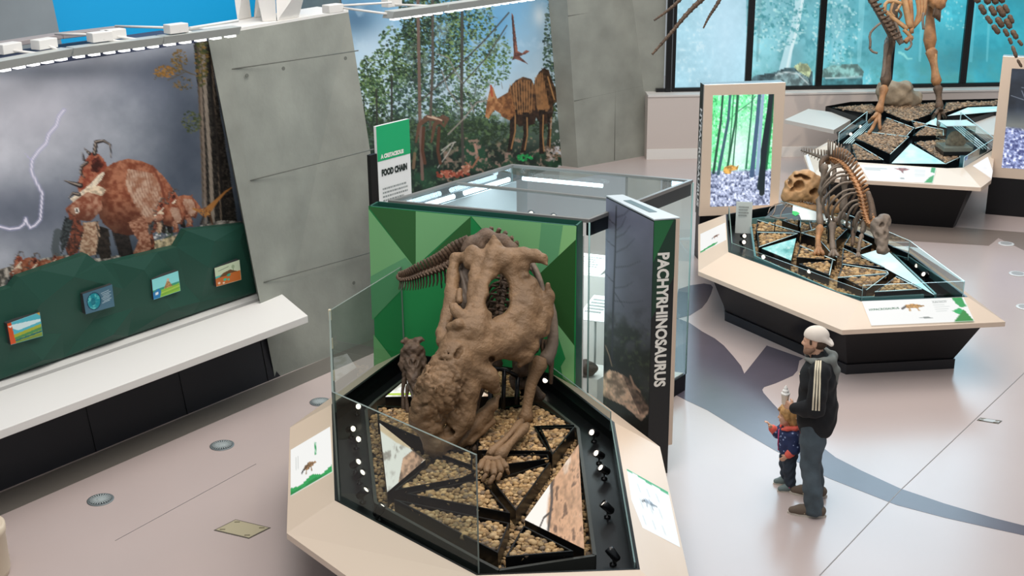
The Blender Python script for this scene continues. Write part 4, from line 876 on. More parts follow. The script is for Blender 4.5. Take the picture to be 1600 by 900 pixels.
cv.put(np.clip((r2 - .52) * 7, 0, 1) * np.clip((r_ - .4) * 4, 0, 1), '8d8078', .75); cv.line([(4, 8), (40, 30), (70, 42), (98, 62)], 9, 'e8c9a4', .9); cv.poly([(52, 58), (80, 46), (99, 62), (60, 96), (40, 99)], 'b58e76', .3, 8, 79); cv.line([(70, 46), (98, 64)], 2, '2c2420')
tray_print(front, 'lit_rock_picture', PT((593, 661), (665, 718), (605, 769)), .70, cv, [(0, 0), (100, 65), (20, 100)])
cv2 = Canvas(0, 0, 100, 100, 2, 'fdf6ee'); r_ = cv2.fb(24, 87, 5); r2 = cv2.fb(7, 88, 4)
cv2.put(np.clip((cv2.X - 42 - 25 * (r_ - .5)) / 6, 0, 1), np.clip(rgb('cfa27f') * (.6 + .8 * r2[..., None]), 0, 1)); cv2.put(np.clip((cv2.X - 42) / 6, 0, 1) * np.clip((r2 - .6) * 8, 0, 1), '5a4436', .8); cv2.put(np.clip((cv2.X - 42) / 6, 0, 1) * np.clip((r_ - .62) * 8, 0, 1), 'f5e6d6', .8)
cv2.line([(46, 40), (48, 58), (44, 84)], 4, '4a4240', .9); cv2.line([(28, 86), (36, 74), (44, 70)], 2, '3b3432', .9); cv2.line([(20, 80), (30, 90), (26, 98)], 1.2, '5b524e', .8)
tray_print(front, 'lit_cliff_picture', PT((904, 694), (913, 858), (820, 812)), .70, cv2, [(92, 0), (100, 100), (6, 76)])
cv3 = Canvas(0, 0, 100, 100, 1.5, 'fbfaf4'); cv3.put(np.clip((cv3.fb(16, 5) - .5) * 6, 0, 1), 'b9bba8', .7); cv3.line([(0, 88), (100, 92)], 8, 'b7d63a')
tray_print(front, 'lit_sand_picture', PT((640, 588), (700, 578), (700, 618), (602, 620)), .70, cv3, [(0, 0), (100, 0), (100, 100), (0, 100)], 40)
cv3b = Canvas(0, 0, 100, 100, 1.5, 'ead9c4'); cv3b.put(np.clip((cv3b.fb(14, 9) - .5) * 6, 0, 1), 'b98f70', .7)
tray_print(front, 'lit_earth_picture', PT((735, 600), (766, 619), (727, 620)), .70, cv3b, [(50, 0), (100, 100), (0, 100)], 30)
fl_ = lambda q: .815
pb = [([p[:2] for p in v], (lambda q: .825)) for v in T.values()]
pebbles('river_pebbles', pb, .029, 'tan river pebbles heaped in the trays under the large horned skeleton', None, 3)
pebbles('river_pebbles', [([p for p in curbp], (lambda q: .705))], .027, 'loose tan pebbles lying low between the trays of the front table', None, 4, layers=1)
# labels on the rim
lc = Canvas(0, 0, 120, 100, 2, 'fbfbf8'); lc.poly([(0, 100), (0, 84), (30, 90), (60, 80), (90, 92), (120, 84), (120, 100)], '2ca457'); lc.poly([(0, 100), (0, 92), (40, 96), (60, 90), (120, 100)], '1c8a45')
def animal(c, x, y, s, col='8a6a4a'):
    c.poly([(x + a * s, y + b_ * s) for a, b_ in ((-18, 2), (-12, -5), (0, -8), (10, -4), (20, -1), (12, 2), (6, 4), (-6, 5))], col, .3, 3, 5); c.line([(x - 8 * s, y + 3 * s), (x - 9 * s, y + 12 * s)], 2.4 * s, col); c.line([(x + 4 * s, y + 3 * s), (x + 6 * s, y + 12 * s)], 2.4 * s, col); c.line([(x - 14 * s, y), (x - 20 * s, y + 5 * s)], 4 * s, '3b3a3c')
animal(lc, 55, 60, 1.1); 
for i in range(4): lc.line([(16 + i * 3, 24), (16 + i * 3, 52)], .8, 'c9cdca')
for k in range(13): lc.line([(72, 16 + k * 2.2), (76, 16.9 + k * 2.2)], 1.5, '35a05f')
facet_print(front, 'lit_label', (z3(O1, zo), z3(O2, zo), z3(I1, zi)), [(454.5, 703.5), (516, 667), (520, 738), (454.5, 776)], lc, [(0, 0), (120, 0), (120, 100), (0, 100)], m_label)
lr = Canvas(0, 0, 100, 120, 2, 'fafcfc'); lr.poly([(0, 0), (100, 0), (100, 8), (70, 5), (50, 7), (20, 2), (0, 5)], '2fae6a'); animal(lr, 45, 55, .9, '8f9aa6')
for i in range(9): lr.line([(22 + (i % 3) * 22, 24 + (i // 3) * 34), (26 + (i % 3) * 22, 40 + (i // 3) * 34)], 3, 'dfe4e5')
facet_print(front, 'lit_label', (z3(O5, zo), z3(O4, zo), z3(I5, zi)), [(979, 733), (1044, 769.5), (1062.5, 856), (992, 819)], lr, [(0, 0), (100, 0), (100, 120), (0, 120)], m_label)
# glass around the front table
gi = inset(FI, .035); gz = .80
zt = 1.82
gw = isect(gi[1], gi[1] + (I0 - I1), wl0 + wn * .02, wr0 + wn * .02)
glass_run(front, 'glass_panel', [gw, gi[1], gi[2], gi[3]], gz, zt, .016, m_gl_tint, mat('glass_edge_grey', '7d8881', .2))
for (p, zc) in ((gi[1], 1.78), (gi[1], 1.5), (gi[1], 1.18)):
    b = MB(); b.box(z3(p, zc), .022, .03, .10); b.build('edge_highlight', mat('highlight_cream', 'd8cdb2', .35), front)  # cream boxes put in for the highlights reflected along the glass corner
ge = isect(gi[5], gi[5] + (I6 - I5), wl0 + wn * .02, wr0 + wn * .02)
m_edge_dk = mat('glass_edge_grey', '7d8881', .2)
glass_run(front, 'glass_panel', [gi[5], lerp(gi[5], ge, .95)], gz, .99, .012, m_gl, mat('glass_edge_dim', '6f8582', .2))
glass_run(front, 'glass_panel', [gi[4], gi[5]], gz, .92, .012, m_gl, MATS['glass_edge_dim'])
# spotlights in the channel
for i, (x, y) in enumerate(((558, 648), (549, 684), (557, 701), (556, 738), (562, 756), (567, 785), (593, 812))):
    p = P(x, y, .702); spotlamp(p, P(720, 640, 1.6), f'{ORD[i]} mini spotlight from the back along the left channel of the front table', 'mini spotlights in the left channel of the front table')
for i, (x, y) in enumerate(((853, 606), (928, 690), (936, 724), (944, 748), (949, 808), (958, 882))):
    p = P(x, y, .702); spotlamp(p, P(770, 640, 1.6), f'{ORD[i]} mini spotlight from the back along the right channel of the front table', 'mini spotlights in the right channel of the front table')

# ============================================================ display case
case = thing('display_case', z3(lerp(wl, wr, .5), 0), 'large glass display case with green faceted front wall behind the horned skeleton', 'display case')
WDp = .20
b = MB(); q = [wl0, wr0, wr0 - wn * WDp, wl0 - wn * WDp]; b.prism([p + ZV * .02 for p in q], [p + ZV * (ZW - .20) for p in q])
for a, c, o in ((wl0, wr0, 0), (wl0 - wn * (WDp - .02), wr0 - wn * (WDp - .02), 0)):
    k = [a, c, c - wn * .02, a - wn * .02]; b.prism([p + ZV * (ZW - .20) for p in k], [p + ZV * ZW for p in k])
for a in (wl0, wr0 - wt * .02): k = [a, a + wt * .02, a + wt * .02 - wn * WDp, a - wn * WDp]; b.prism([p + ZV * (ZW - .20) for p in k], [p + ZV * ZW for p in k])
b.build('front_wall', mat('teal_green_side', '1f5547', .5), case)
GC = {k: mat('facet_' + k, v, .5, spec=.3) for k, v in dict(light='7fbd80', mid='66a877', dark='356b38', deep='2c5a2c', bright='248f4e', lime='8fca86').items()}
gk = list(GC); b = MB()
def WPx(x, y, o=.003): return PL(x, y, wl0, wn) + wn * o
z_w = lambda p: p
def fac(px, k, o): b.poly([WPx(x, y, o) for x, y in px], gk.index(k))
blp, brp = z3(wl, .0), z3(wr, .0); b.poly([blp + wn * .003, brp + wn * .003, brp + wn * .003 + ZV * ZW, blp + wn * .003 + ZV * ZW], gk.index('bright'))
fac([(576, 323), (650, 330), (650, 420)], 'dark', .005); fac([(576, 326), (650, 420), (632, 448), (582, 500)], 'light', .006); fac([(579, 432), (634, 402), (650, 420), (632, 448), (582, 500)], 'mid', .007); fac([(579, 432), (615, 412), (614, 421)], 'mid', .0075)
fac([(650, 330), (736, 338), (650, 416)], 'light', .006); fac([(736, 338), (736, 420), (655, 416)], 'dark', .0065); fac([(736, 338), (755, 362), (736, 380)], 'bright', .007)
fac([(737, 338), (901, 353), (900, 374), (845, 430), (790, 400)], 'light', .006); fac([(846, 349), (880, 352), (872, 402), (838, 436)], 'mid', .0065); fac([(880, 352), (901, 353), (900, 374), (874, 400)], 'lime', .0066)
fac([(900, 374), (897, 540), (866, 500), (830, 440)], 'deep', .007); fac([(862, 494), (898, 540), (897, 606), (880, 590)], 'light', .0075); fac([(584, 522), (612, 558), (585, 600)], 'light', .007); fac([(830, 520), (862, 494), (884, 560), (860, 600)], 'bright', .008)
b.build('faceted_print', [GC[k] for k in gk], case, recalc=False)
ZC = 2.44
cfl, cbl, cbr, cfr = P(606, 313, ZC), P(800, 256, ZC), P(1083, 281, ZC), P(921, 343, ZC)
cq = [cfl, cfr, cbr, cbl]
def ring(bd, q, z0, z1, w):
    A = [p[:2] for p in q]; Bn = inset(A, w)
    for i in range(4):
        j = (i + 1) % 4; bd.prism([z3(A[i], z0), z3(A[j], z0), z3(Bn[j], z0), z3(Bn[i], z0)], [z3(A[i], z1), z3(A[j], z1), z3(Bn[j], z1), z3(Bn[i], z1)])
b = MB(); ring(b, cq, ZC - .035, ZC, .035); b.build('top_frame', mat('grey_aluminium', '8e8c88', .4, metal=.4), case)
b = MB()
for i, j in ((1, 2),):
    a, c = z3(cq[i], 0), z3(cq[j], 0); t = unit(c - a); nn = np.array([-t[1], t[0], 0]) * .01
    k = [a + t * .02 + nn, c - t * .02 + nn, c - t * .02 + nn * 5, a + t * .02 + nn * 5]; b.prism([p + ZV * (ZC - .17) for p in k], [p + ZV * (ZC - .04) for p in k])
b.build('dark_header', m_blackm, case)
m_top = glass('case_top_glass', 'e3eef0', .12, cap=.6)
mid0, mid1 = P(715, 284, ZC), P(1000, 314, ZC)
b = MB(); A = [z3(p, ZC - .012) for p in inset(cq, .034)]; b.poly(A); b.build('top_pane', m_top, case, recalc=False)
b = MB(); b.prism([mid0 - ZV * .03, mid1 - ZV * .03, mid1 - ZV * .03 + wn * .03, mid0 - ZV * .03 + wn * .03], [mid0, mid1, mid1 + wn * .03, mid0 + wn * .03]); b.build('top_bar', mat('grey_aluminium', '8e8c88'), case)
for i in range(4):
    j = (i + 1) % 4
    if i == 0: continue
    a, c = np.array(cq[i]), np.array(cq[j]); b = MB(); b.poly([z3(a, .22), z3(c, .22), z3(c, ZC - .035), z3(a, ZC - .035)], 0); b.build('side_pane', m_gl, case, recalc=False)
for p in (cfr, cbr, cbl):
    b = MB(); b.tube([z3(p, .2), z3(p, ZC - .03)], .009, 6); b.build('corner_edge', m_gl_edge, case)
b = MB(); b.up([p[:2] for p in inset(cq, .0)], 0, .20); b.build('case_plinth', m_black, case)
b = MB(); b.up([p[:2] for p in inset(cq, .02)], .20, .215); b.build('case_floor', m_white, case)
b = MB(); k = [wl0 - wn * (WDp + .01), wr0 - wn * (WDp + .01), wr0 - wn * (WDp + .04), wl0 - wn * (WDp + .04)]; b.prism([p + ZV * .22 for p in k], [p + ZV * (ZC - .18) for p in k]); b.build('inner_back_panel', m_white, case)
led_c = mat('case_tube_light', 'e8f6ff', .3, emit=5.0)
cin = [z3(p, 0) for p in inset(cq, .10)]; ta = unit(cin[3] - cin[0])
for s0, s1 in ((.06, .42), (.52, .94)):
    L = np.linalg.norm(cin[3] - cin[0]); b = MB(); b.tube([cin[0] + ta * L * s0 + ZV * (ZC - .13), cin[0] + ta * L * s1 + ZV * (ZC - .13)], .028, 8); b.build('tube_light', led_c, case)
b = MB(); tb = unit(cin[2] - cin[3]); L = np.linalg.norm(cin[2] - cin[3]); b.tube([cin[3] + tb * L * .05 + ZV * (ZC - .13), cin[3] + tb * L * .55 + ZV * (ZC - .13)], .022, 8); b.build('tube_light', led_c, case)
b = MB(); k = [cin[0], cin[3], cin[3] + tb * .02, cin[0] + tb * .02]; k = [p - ta * 0 for p in k]; b.prism([p + ZV * .22 for p in k], [p + ZV * (ZC - .17) for p in k]); b.build('side_backing', mat('pale_backing', 'd5dde0', .5), case)
ca = area('tube_glow', (cin[0] + cin[2]) / 2 + ZV * (ZC - .16), (cin[0] + cin[2]) / 2, 1.5, 24, (.86, .95, 1.0))
# lamps sitting in the open top of the green wall
for i, (x, y) in enumerate(((828, 352), (863, 357))):
    p = P(x, y, ZW - .19); p = p - wn * .09; spotlamp(p, p + wn * .6 + ZV * .35 - wt * .1, ('left', 'right')[i] + ' mini spotlight lying in the top channel of the green wall', 'mini spotlights in the green wall channel', 1.0)
# things inside the case
ci = lambda u, v: lerp(lerp(cin[0], cin[1], u), lerp(cin[3], cin[2], u), v)
def block(name, u0, u1, v0, v1, z0, z1, m, label, cat):
    b = MB(); q = [ci(u0, v0), ci(u1, v0), ci(u1, v1), ci(u0, v1)]; b.prism([p + ZV * z0 for p in q], [p + ZV * z1 for p in q]); return tag(b.build(name, m, bevel=.006), label, cat)
block('display_plinth', .55, .98, .18, .42, .216, .62, m_white, 'low white display plinth inside the glass case near the front right corner', 'plinth')
block('display_plinth', .12, .5, .55, .92, .216, 1.25, m_white, 'tall white display plinth at the back left inside the glass case', 'plinth')
block('display_plinth', .55, .9, .6, .9, .216, 1.5, m_white, 'tallest white display plinth at the back right inside the glass case', 'plinth')
block('display_plinth', .35, .75, .12, .3, .63, 1.0, m_white, 'white display block behind the green wall inside the glass case', 'plinth') if False else None
def slopecard(name, u, v, z, w, d, tilt, label, lift=.0):
    c0 = ci(u, v) + ZV * z; X = unit(cin[1] - cin[0]); Y = unit(cin[3] - cin[0]); Yt = unit(Y * math.cos(tilt) + ZV * math.sin(tilt)); r = thing(name, c0, label, 'label card'); q = [c0 - X * w / 2, c0 + X * w / 2, c0 + X * w / 2 + Yt * d, c0 - X * w / 2 + Yt * d]
    nn = unit(np.cross(X, Yt)); b = MB(); b.prism([p - nn * .01 for p in q], q); b.build('card', m_printwhite, r); b = MB(); text_bars(b, q[3] + X * w * .1 - Yt * d * .12, X, Yt, w * .7, d * .6, 5, 0); b.build('print_lines', m_inkgrey, r)
    b = MB(); k = [q[2] + nn * .003, q[2] - X * w * .22 + nn * .003, q[2] - Yt * d * .4 + nn * .003]; b.poly(k); b.build('green_corner', m_lgreen_ink, r, recalc=False); return r
slopecard('label_card', .62, .62, 1.51, .5, .34, .35, 'white sloped card with green corner on the tallest plinth inside the glass case')
slopecard('label_card', .30, .60, 1.26, .45, .34, .35, 'white sloped card with green corner on the tall left plinth inside the glass case')
slopecard('label_card', .9, .24, 1.22, .3, .36, .5, 'white card with a small dinosaur standing by the side pane of the glass case') 
b = MB(); q = ci(.9, .30); b.tube([q + ZV * .62, q + ZV * 1.26], .012, 8); tag(b.build('card_stem', m_ltgrey), 'thin grey stem under the white card inside the glass case side', 'stem')
sd = SDF(); base = ci(.86, .24) + ZV * .70
for k in range(7): sd.ell(base + np.array([RNG.uniform(-.16, .16), RNG.uniform(-.12, .12), RNG.uniform(-.03, .05)]), (RNG.uniform(.08, .13), RNG.uniform(.07, .11), .08), k=.03)
sd.rough(lambda p: .012 * np.sin(p[:, 0] * 60) * np.sin(p[:, 1] * 55 + 1) * np.sin(p[:, 2] * 50))
m_fossil = mat('dark_fossil', '4a4038', .7, var=.35, scale=14, bump=.4)
tag(sdf_obj(sd, .012, 'fossil_block', m_fossil), 'dark lumpy fossil block on the low plinth inside the glass case', 'fossil')

# ============================================================ name panels and screens
ZP = 2.58
pa, pb_, pc, pe, pg = [P(x, y, ZP) for x, y in ((947.5, 307.5), (973, 306), (1062.5, 342), (1056, 343), (1022, 345))]
np_ = thing('name_panel', z3(lerp(pa, pc, .5), 0), 'upright name panel with misty tree picture and vertical lettering, beside the front table', 'panel')
b = MB(); fp = [z3(p, 0) for p in (pa, pg, pe, pe + (pb_ - pc) * .96)]; b.prism(fp, [z3(p, ZP) for p in fp]); b.build('panel_body', mat('panel_black', '14191a', .35), np_)
b = MB(); fp = [z3(p, .30) for p in (pe + wn * 0, pc, pb_, pe + (pb_ - pc) * .96)]; b.prism(fp, [z3(p, ZP) for p in fp]); b.build('cream_face', m_cream, np_)
b = MB(); fp = [z3(p, ZP + .002) for p in (pa, pg, pc, pb_)]; b.prism(fp, [p + ZV * .012 for p in fp]); b.build('top_cap', mat('grey_cap', 'c3ccd0', .4), np_)
b = MB(); u = lerp(pa, pb_, .5); v_ = lerp(pg, pc, .5); k = [lerp(u, v_, .25) + (pa - pb_) * .22, lerp(u, v_, .75) + (pa - pb_) * .22, lerp(u, v_, .75) - (pa - pb_) * .22, lerp(u, v_, .25) - (pa - pb_) * .22]; b.prism([p + ZV * .010 for p in k], [p + ZV * .018 for p in k]); b.build('cap_grille', mat('slot_grey', '5f7377', .4), np_)
tn = unit(pg - pa); fnm = np.array([tn[1], -tn[0], 0]); fnm = fnm if fnm @ (EYE - pa) > 0 else -fnm
c = Canvas(935, 300, 1030, 690, 2.2, '7c8292'); f1, f2, f3 = c.fb(60, 3), c.fb(20, 8), c.fb(6, 4, 3)
g = np.clip((c.Y - 300) / 260, 0, 1)[..., None]; c.img = np.clip((rgb('83879b') * (1 - g) + rgb('55575f') * g) * (.82 + .36 * f1[..., None]), 0, 1)
c.put(np.clip((c.Y - 480 + 40 * (f2 - .5)) / 40, 0, 1) * np.clip((f2 - .36) * 5, 0, 1), '2b302c', .85); c.put(np.clip((c.Y - 520) / 40, 0, 1), '262a28', .7)
c.put(np.clip((c.Y - 490) / 40, 0, 1) * np.clip((f3 - .62) * 8, 0, 1), '5b6a4a', .5)
c.line([(963, 322), (961, 400), (958, 480), (956, 565)], [1.6, 2.2, 2.8, 3.4], '33353d'); 
for x0, y0, x1, y1 in ((962, 340, 985, 325), (962, 352, 945, 335), (962, 372, 985, 352), (961, 395, 992, 372), (961, 385, 945, 372), (960, 418, 1000, 408), (960, 450, 990, 440), (959, 470, 1005, 470), (959, 455, 975, 480), (958, 440, 944, 425), (961, 362, 978, 338), (958, 500, 946, 490)): c.line([(x0, y0), ((x0 + x1) / 2 + 2, (y0 + y1) / 2 + 3), (x1, y1)], [1.4, 1, .5], '3b3d46', .9)
c.poly([(940, 590), (952, 578), (966, 582), (984, 592), (1000, 620), (1017, 640), (1002, 658), (975, 634), (940, 618)], 'c6a58c', .3, 8, 9); c.poly([(972, 584), (990, 596), (1017, 640), (1000, 648), (985, 615)], '5d4a40', .4, 5, 11, .8); c.line([(985, 588), (990, 602), (1000, 612)], 3, 'b08e78', .9); c.line([(946, 540), (952, 556), (956, 572)], 1.6, 'a38a74', .9)
c.put((c.Y > 640 + (c.X - 940) * .2) * (c.X > 900) * 1.0 * (c.pmask([(940, 618), (975, 634), (1002, 658), (1020, 636), (1020, 700), (935, 700)])), '26231f', .95)
lo = z3(pa, .12); paint_quad('misty_tree_print', pa + fnm * .003 - ZV * .01, pg + fnm * .003 - ZV * .01, z3(pg, .3) + fnm * .003, z3(pa, .3) + fnm * .003, 60, 180, c, painted('printed_vinyl'), np_)
te = unit(pe - pg); en = np.array([te[1], -te[0], 0]); en = en if en @ (EYE - pg) > 0 else -en
we = np.linalg.norm(pe - pg)
b = MB(); q = [pg + en * .003, pe + en * .003, pe + en * .003 - ZV * .55, pg + en * .003 - ZV * .95]; b.poly(q, 0); b.poly([pg + en * .005, pg + te * we * .9 + en * .005, pg + en * .005 - ZV * .4], 1); b.build('green_edge_print', [mat('edge_green_dark', '173a2a', .4), mat('edge_green', '1f6a3c', .4)], np_, recalc=False)
t_top = PL(1036, 394, pg, en); L_ = np.linalg.norm(t_top - PL(1031, 604, pg, en))
b = MB(); text_mesh(b, 'PACHYRHINOSAURUS', t_top - te * we * .22, -ZV, te, .148, 0, .006, .005)
vv = np.array(b.v); ext = t_top[2] - vv[:, 2].min(); sc_ = L_ / ext; nrm = np.cross(-ZV, te)
vv[:, 2] = t_top[2] - (t_top[2] - vv[:, 2]) * sc_
if nrm @ en < 0: vv = vv + en * .012
b.v = vv.tolist(); b.build('name_lettering', m_white_ink, np_, recalc=False)

def forest_screen():
    c = Canvas(0, 0, 100, 180, 2, '7df0a0'); f1, f2, f3 = c.fb(40, 3), c.fb(10, 7), c.fb(3.2, 9, 3)
    c.img = np.clip(rgb('5fe88a') * (.6 + .7 * f2[..., None]) + .10, 0, 1); c.put(np.clip((f3 - .55) * 8, 0, 1), 'd8fff0', .8); c.put(np.clip((f3 - .35) * -8 + 0, 0, 1), '1f8a4a', .7)
    c.spot(45, 90, 22, 50, 'e8fffa', .9); c.spot(70, 60, 14, 40, 'd8fff0', .5)
    gm = np.clip((c.Y - 118) / 6, 0, 1); c.put(gm, np.clip(rgb('b4bfe0') * (.45 + .9 * f3[..., None]), 0, 1)); c.put(gm * np.clip((f3 - .6) * 9, 0, 1), 'f2f6ff', .8); c.put(gm * np.clip((.42 - f3) * 9, 0, 1), '3a4568', .7)
    for x0, x1, y1, w, cl in ((14, 4, 124, 4, '24473a'), (26, 12, 126, 5, '3b5a68'), (38, 27, 116, 3.4, '22503c'), (40, 36, 116, 2, '2a5a44'), (32, 28, 112, 2, '2c6a48'), (63, 58, 118, 3, '2f6a52'), (74, 68, 130, 7, '3f5878'), (80, 77, 128, 6, '93a9c8'), (93, 83, 150, 10, '16282c'), (98, 92, 120, 3, '1f5a3c')):
        c.line([(x0 + 2, -2), (x0, 40), (x1, y1)], [w * .8, w * .9, w * 1.1], cl, .95)
    c.line([(96, -2), (86, 90), (86, 160)], [7, 9, 9], '18262c'); c.line([(36, 30), (62, 12), (70, 2)], 1.2, '2f6a4a')
    c.poly([(20, 122), (22, 115), (34, 112), (42, 115), (46, 112), (44, 120), (34, 122), (33, 127), (24, 127)], 'c99a52', .2)
    return c
def snow_screen():
    c = Canvas(0, 0, 100, 180, 2, '39424e'); f3 = c.fb(3.5, 19, 3); f1 = c.fb(30, 23)
    c.img = np.clip(rgb('2c3440') * (.6 + .8 * f1[..., None]), 0, 1); 
    for i in range(14): c.line([(RNG.uniform(-10, 60), RNG.uniform(0, 60)), (RNG.uniform(20, 80), RNG.uniform(10, 90))], .8, 'aab4c4', .8)
    c.line([(78, -4), (74, 90)], 34, '9fd9a8', .9); c.line([(78, -4), (74, 90)], 20, 'eef6f4', .95); c.put(np.clip((c.Y - 70) / 30, 0, 1) * (c.X < 60), '8d8f86', .7)
    gm = np.clip((c.Y - 105 + 8 * (f1 - .5)) / 6, 0, 1); c.put(gm, np.clip(rgb('9aa6d8') * (.4 + 1.0 * f3[..., None]), 0, 1)); c.put(gm * np.clip((f3 - .58) * 9, 0, 1), 'f4f6ff', .9); c.put(gm * np.clip((.42 - f3) * 9, 0, 1), '39407a', .7)
    return c
m_screen = painted('lit_screen', .2, 1.15)
def screen_panel(label, tl, tr, zt, scr, cv, bl, side_text=None, plinth=True, thick=.24, wide=None):
    a, c_ = P(*tl, zt), P(*tr, zt)
    t = unit(c_ - a); n = np.array([t[1], -t[0], 0]); n = n if n @ (EYE - a) > 0 else -n
    if wide: c_ = a + t * wide
    zb = ZAB(a, *bl); r = thing('screen_panel', z3(lerp(a, c_, .5), 0), label, 'screen panel')
    def slab_(z0, z1, d0, d1, m, nm, grow=0.0):
        q = [a - t * grow + n * d0, c_ + t * grow + n * d0, c_ + t * grow + n * d1, a - t * grow + n * d1]; b = MB(); b.prism([z3(p, z0) for p in q], [z3(p, z1) for p in q]); b.build(nm, m, r, bevel=.004)
    slab_(zb, zt, 0, -.05, m_cream, 'cream_face'); slab_(zb, zt - .004, -.05, -thick, mat('panel_green_black', '1c2c28', .4), 'panel_body'); slab_(0, zb, -.02, -thick, m_black, 'panel_plinth', -.01)
    q = [PL(x, y, a, n) + n * .004 for x, y in scr]; paint_quad('screen', *q, 110, 190, cv, m_screen, r, px=[(0, 0), (100, 0), (100, 180), (0, 180)])
    if side_text:
        b = MB(); s0 = a - n * .16 - t * .004; text_mesh(b, side_text, z3(s0, zt - .35), -ZV, n, .15, 0, .006, .0); vv = np.array(b.v) - t * .003; e0 = vv[:, 2].max() - vv[:, 2].min(); vv[:, 2] = zt - .35 - (zt - .35 - vv[:, 2]) * (1.45 / e0); b.v = vv.tolist(); b.build('name_lettering', m_white_ink, r, recalc=False)
    return r
screen_panel('cream screen panel showing a bright green forest, behind the middle table', (1101, 133), (1228, 129), 2.6, [(1114, 149), (1209.5, 147), (1202.5, 320), (1109.5, 323)], forest_screen(), (1092, 338), 'HYPACROSAURUS')
screen_panel('cream screen panel showing a snowy forest, cut by the right picture edge', (1567, 88), (1600, 89.5), 2.6, [(1581, 107), (1690, 111), (1674, 268), (1565, 262)], snow_screen(), (1552, 277), None, wide=1.25)
# ============================================================ middle table (duck-billed skeleton)
zi2, zo2 = .88, .70
J = [P(x, y, zi2)[:2] for x, y in ((1134, 335), (1138, 394), (1345, 471), (1512, 464), (1424, 397), (1240, 316))]
K1, K2, K3, K4 = [P(x, y, zo2)[:2] for x, y in ((1091, 351), (1091, 424), (1316, 516), (1571, 503))]
def offs(a, c, d):
    t = unit(np.asarray(c) - a); n = np.array([t[1], -t[0]]); return a + n * d, c + n * d
cen = np.mean(J, 0)
def out_line(a, c, d):
    p, q = offs(a, c, d); 
    if np.linalg.norm((p + q) / 2 - cen) < np.linalg.norm((a + c) / 2 - cen): p, q = offs(a, c, -d)
    return p, q
l45 = out_line(J[3], J[4], .5); l56 = out_line(J[4], J[5], .5); l61 = out_line(J[5], J[0], .5)
K5 = isect(K4, K4 + (J[4] - J[3]), *l56); K6 = isect(*l56, *l61); K1b = K1
MO, MI = [K1, K2, K3, K4, K5, K6], J
middle = thing('exhibit_table', z3((K3 + K4) / 2, 0), 'cream-rimmed exhibit table in the middle with black skirt, right of the two visitors', 'exhibit table')
table_body(middle, MO, MI, zo2, zi2, base_in=(.16, .38))
cpx2 = [(1172, 342), (1180, 400), (1308, 456), (1345, 464), (1462, 459), (1383, 384), (1240, 333)]
cp2 = [P(x, y, .80)[:2] for x, y in cpx2]
curb(middle, 'inner_curb', cp2, .70, .80, .025, mat('teal_glass_edge', '5f8d8f', .2))
def PM(*px, z=.86): return [P(x, y, z) for x, y in px]
T2 = [PM((1183, 344), (1250, 363), (1181, 361)), PM((1183, 363), (1246, 365), (1186, 386)), PM((1252, 364), (1278, 372), (1301, 398), (1308, 402), (1306, 376), (1324, 358), (1300, 352)), PM((1250, 384), (1305, 407), (1245, 402)), PM((1248, 412), (1301, 407), (1296, 430)), PM((1317, 388), (1382, 418), (1315, 411)), PM((1316, 413), (1386, 424), (1388, 427), (1309, 434)), PM((1318, 434), (1388, 428), (1354, 453)), PM((1400, 432), (1440, 452), (1367, 456)), PM((1319, 382), (1329, 366), (1362, 382), (1342, 391)), PM((1222, 344), (1251, 345), (1251, 355)), PM((1264, 346), (1292, 348), (1268, 360))]
trays(middle, T2, lambda p: .70, .16, m=m_blackm)
b = MB()
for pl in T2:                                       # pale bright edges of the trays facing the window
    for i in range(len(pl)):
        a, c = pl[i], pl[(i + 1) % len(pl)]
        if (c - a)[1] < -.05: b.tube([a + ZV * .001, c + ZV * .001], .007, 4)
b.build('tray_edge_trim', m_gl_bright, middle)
cw = Canvas(0, 0, 100, 100, 2, 'a8e8e4'); r_ = cw.fb(26, 41, 5); r2 = cw.fb(8, 45, 4); cw.put(np.clip((r_ - .45) * 5, 0, 1), '5fbfbb', .7); cw.put(np.clip((r2 - .55) * 6, 0, 1), 'e8fbf7', .7); cw.put(np.clip((r_ - .6) * 7, 0, 1), '3f8f8c', .6)
cw2 = Canvas(0, 0, 100, 100, 2, 'c4f2f6'); r_ = cw2.fb(40, 51, 5); cw2.put(np.clip((r_ - .5) * 4, 0, 1), 'f0fdff', .8); cw2.put(np.clip((.45 - r_) * 4, 0, 1), '8fdce4', .7)
tray_print(middle, 'lit_water_picture', PM((1244, 372), (1236, 407), (1190, 388)), .70, cw, [(100, 0), (84, 100), (0, 45)])
tray_print(middle, 'lit_ice_picture', PM((1382, 387), (1460, 461), (1345, 398)), .70, cw2, [(20, 0), (100, 100), (0, 20)])
pebbles('river_pebbles', [([p[:2] for p in v], (lambda q: .83)) for v in T2], .034, 'tan river pebbles in the trays under the duck-billed skeleton', None, 13)
pebbles('river_pebbles', [(cp2, (lambda q: .705))], .036, 'loose tan pebbles lying low between the trays of the middle table', None, 14, layers=1)
lm = Canvas(0, 0, 200, 80, 2, 'fbfcfa'); lm.poly([(176, 0), (196, 0), (198, 30), (186, 34), (180, 20)], '2ca457'); lm.poly([(166, 44), (182, 34), (190, 46), (176, 56)], '27b465'); lm.poly([(190, 40), (200, 80), (160, 80), (176, 58)], '2c8f3e'); animal(lm, 96, 24, 1.2, 'b98a4a'); lm.poly([(98, 62), (112, 58), (124, 64), (112, 66)], '8d9390')
for i in range(6): lm.line([(136, 8 + i * 7), (164 - (i % 3) * 4, 7.6 + i * 7)], 2, 'd6dbd8')
PLN = (z3(K3, zo2), z3(K4, zo2), z3(J[3], zi2), z3(J[2], zi2))
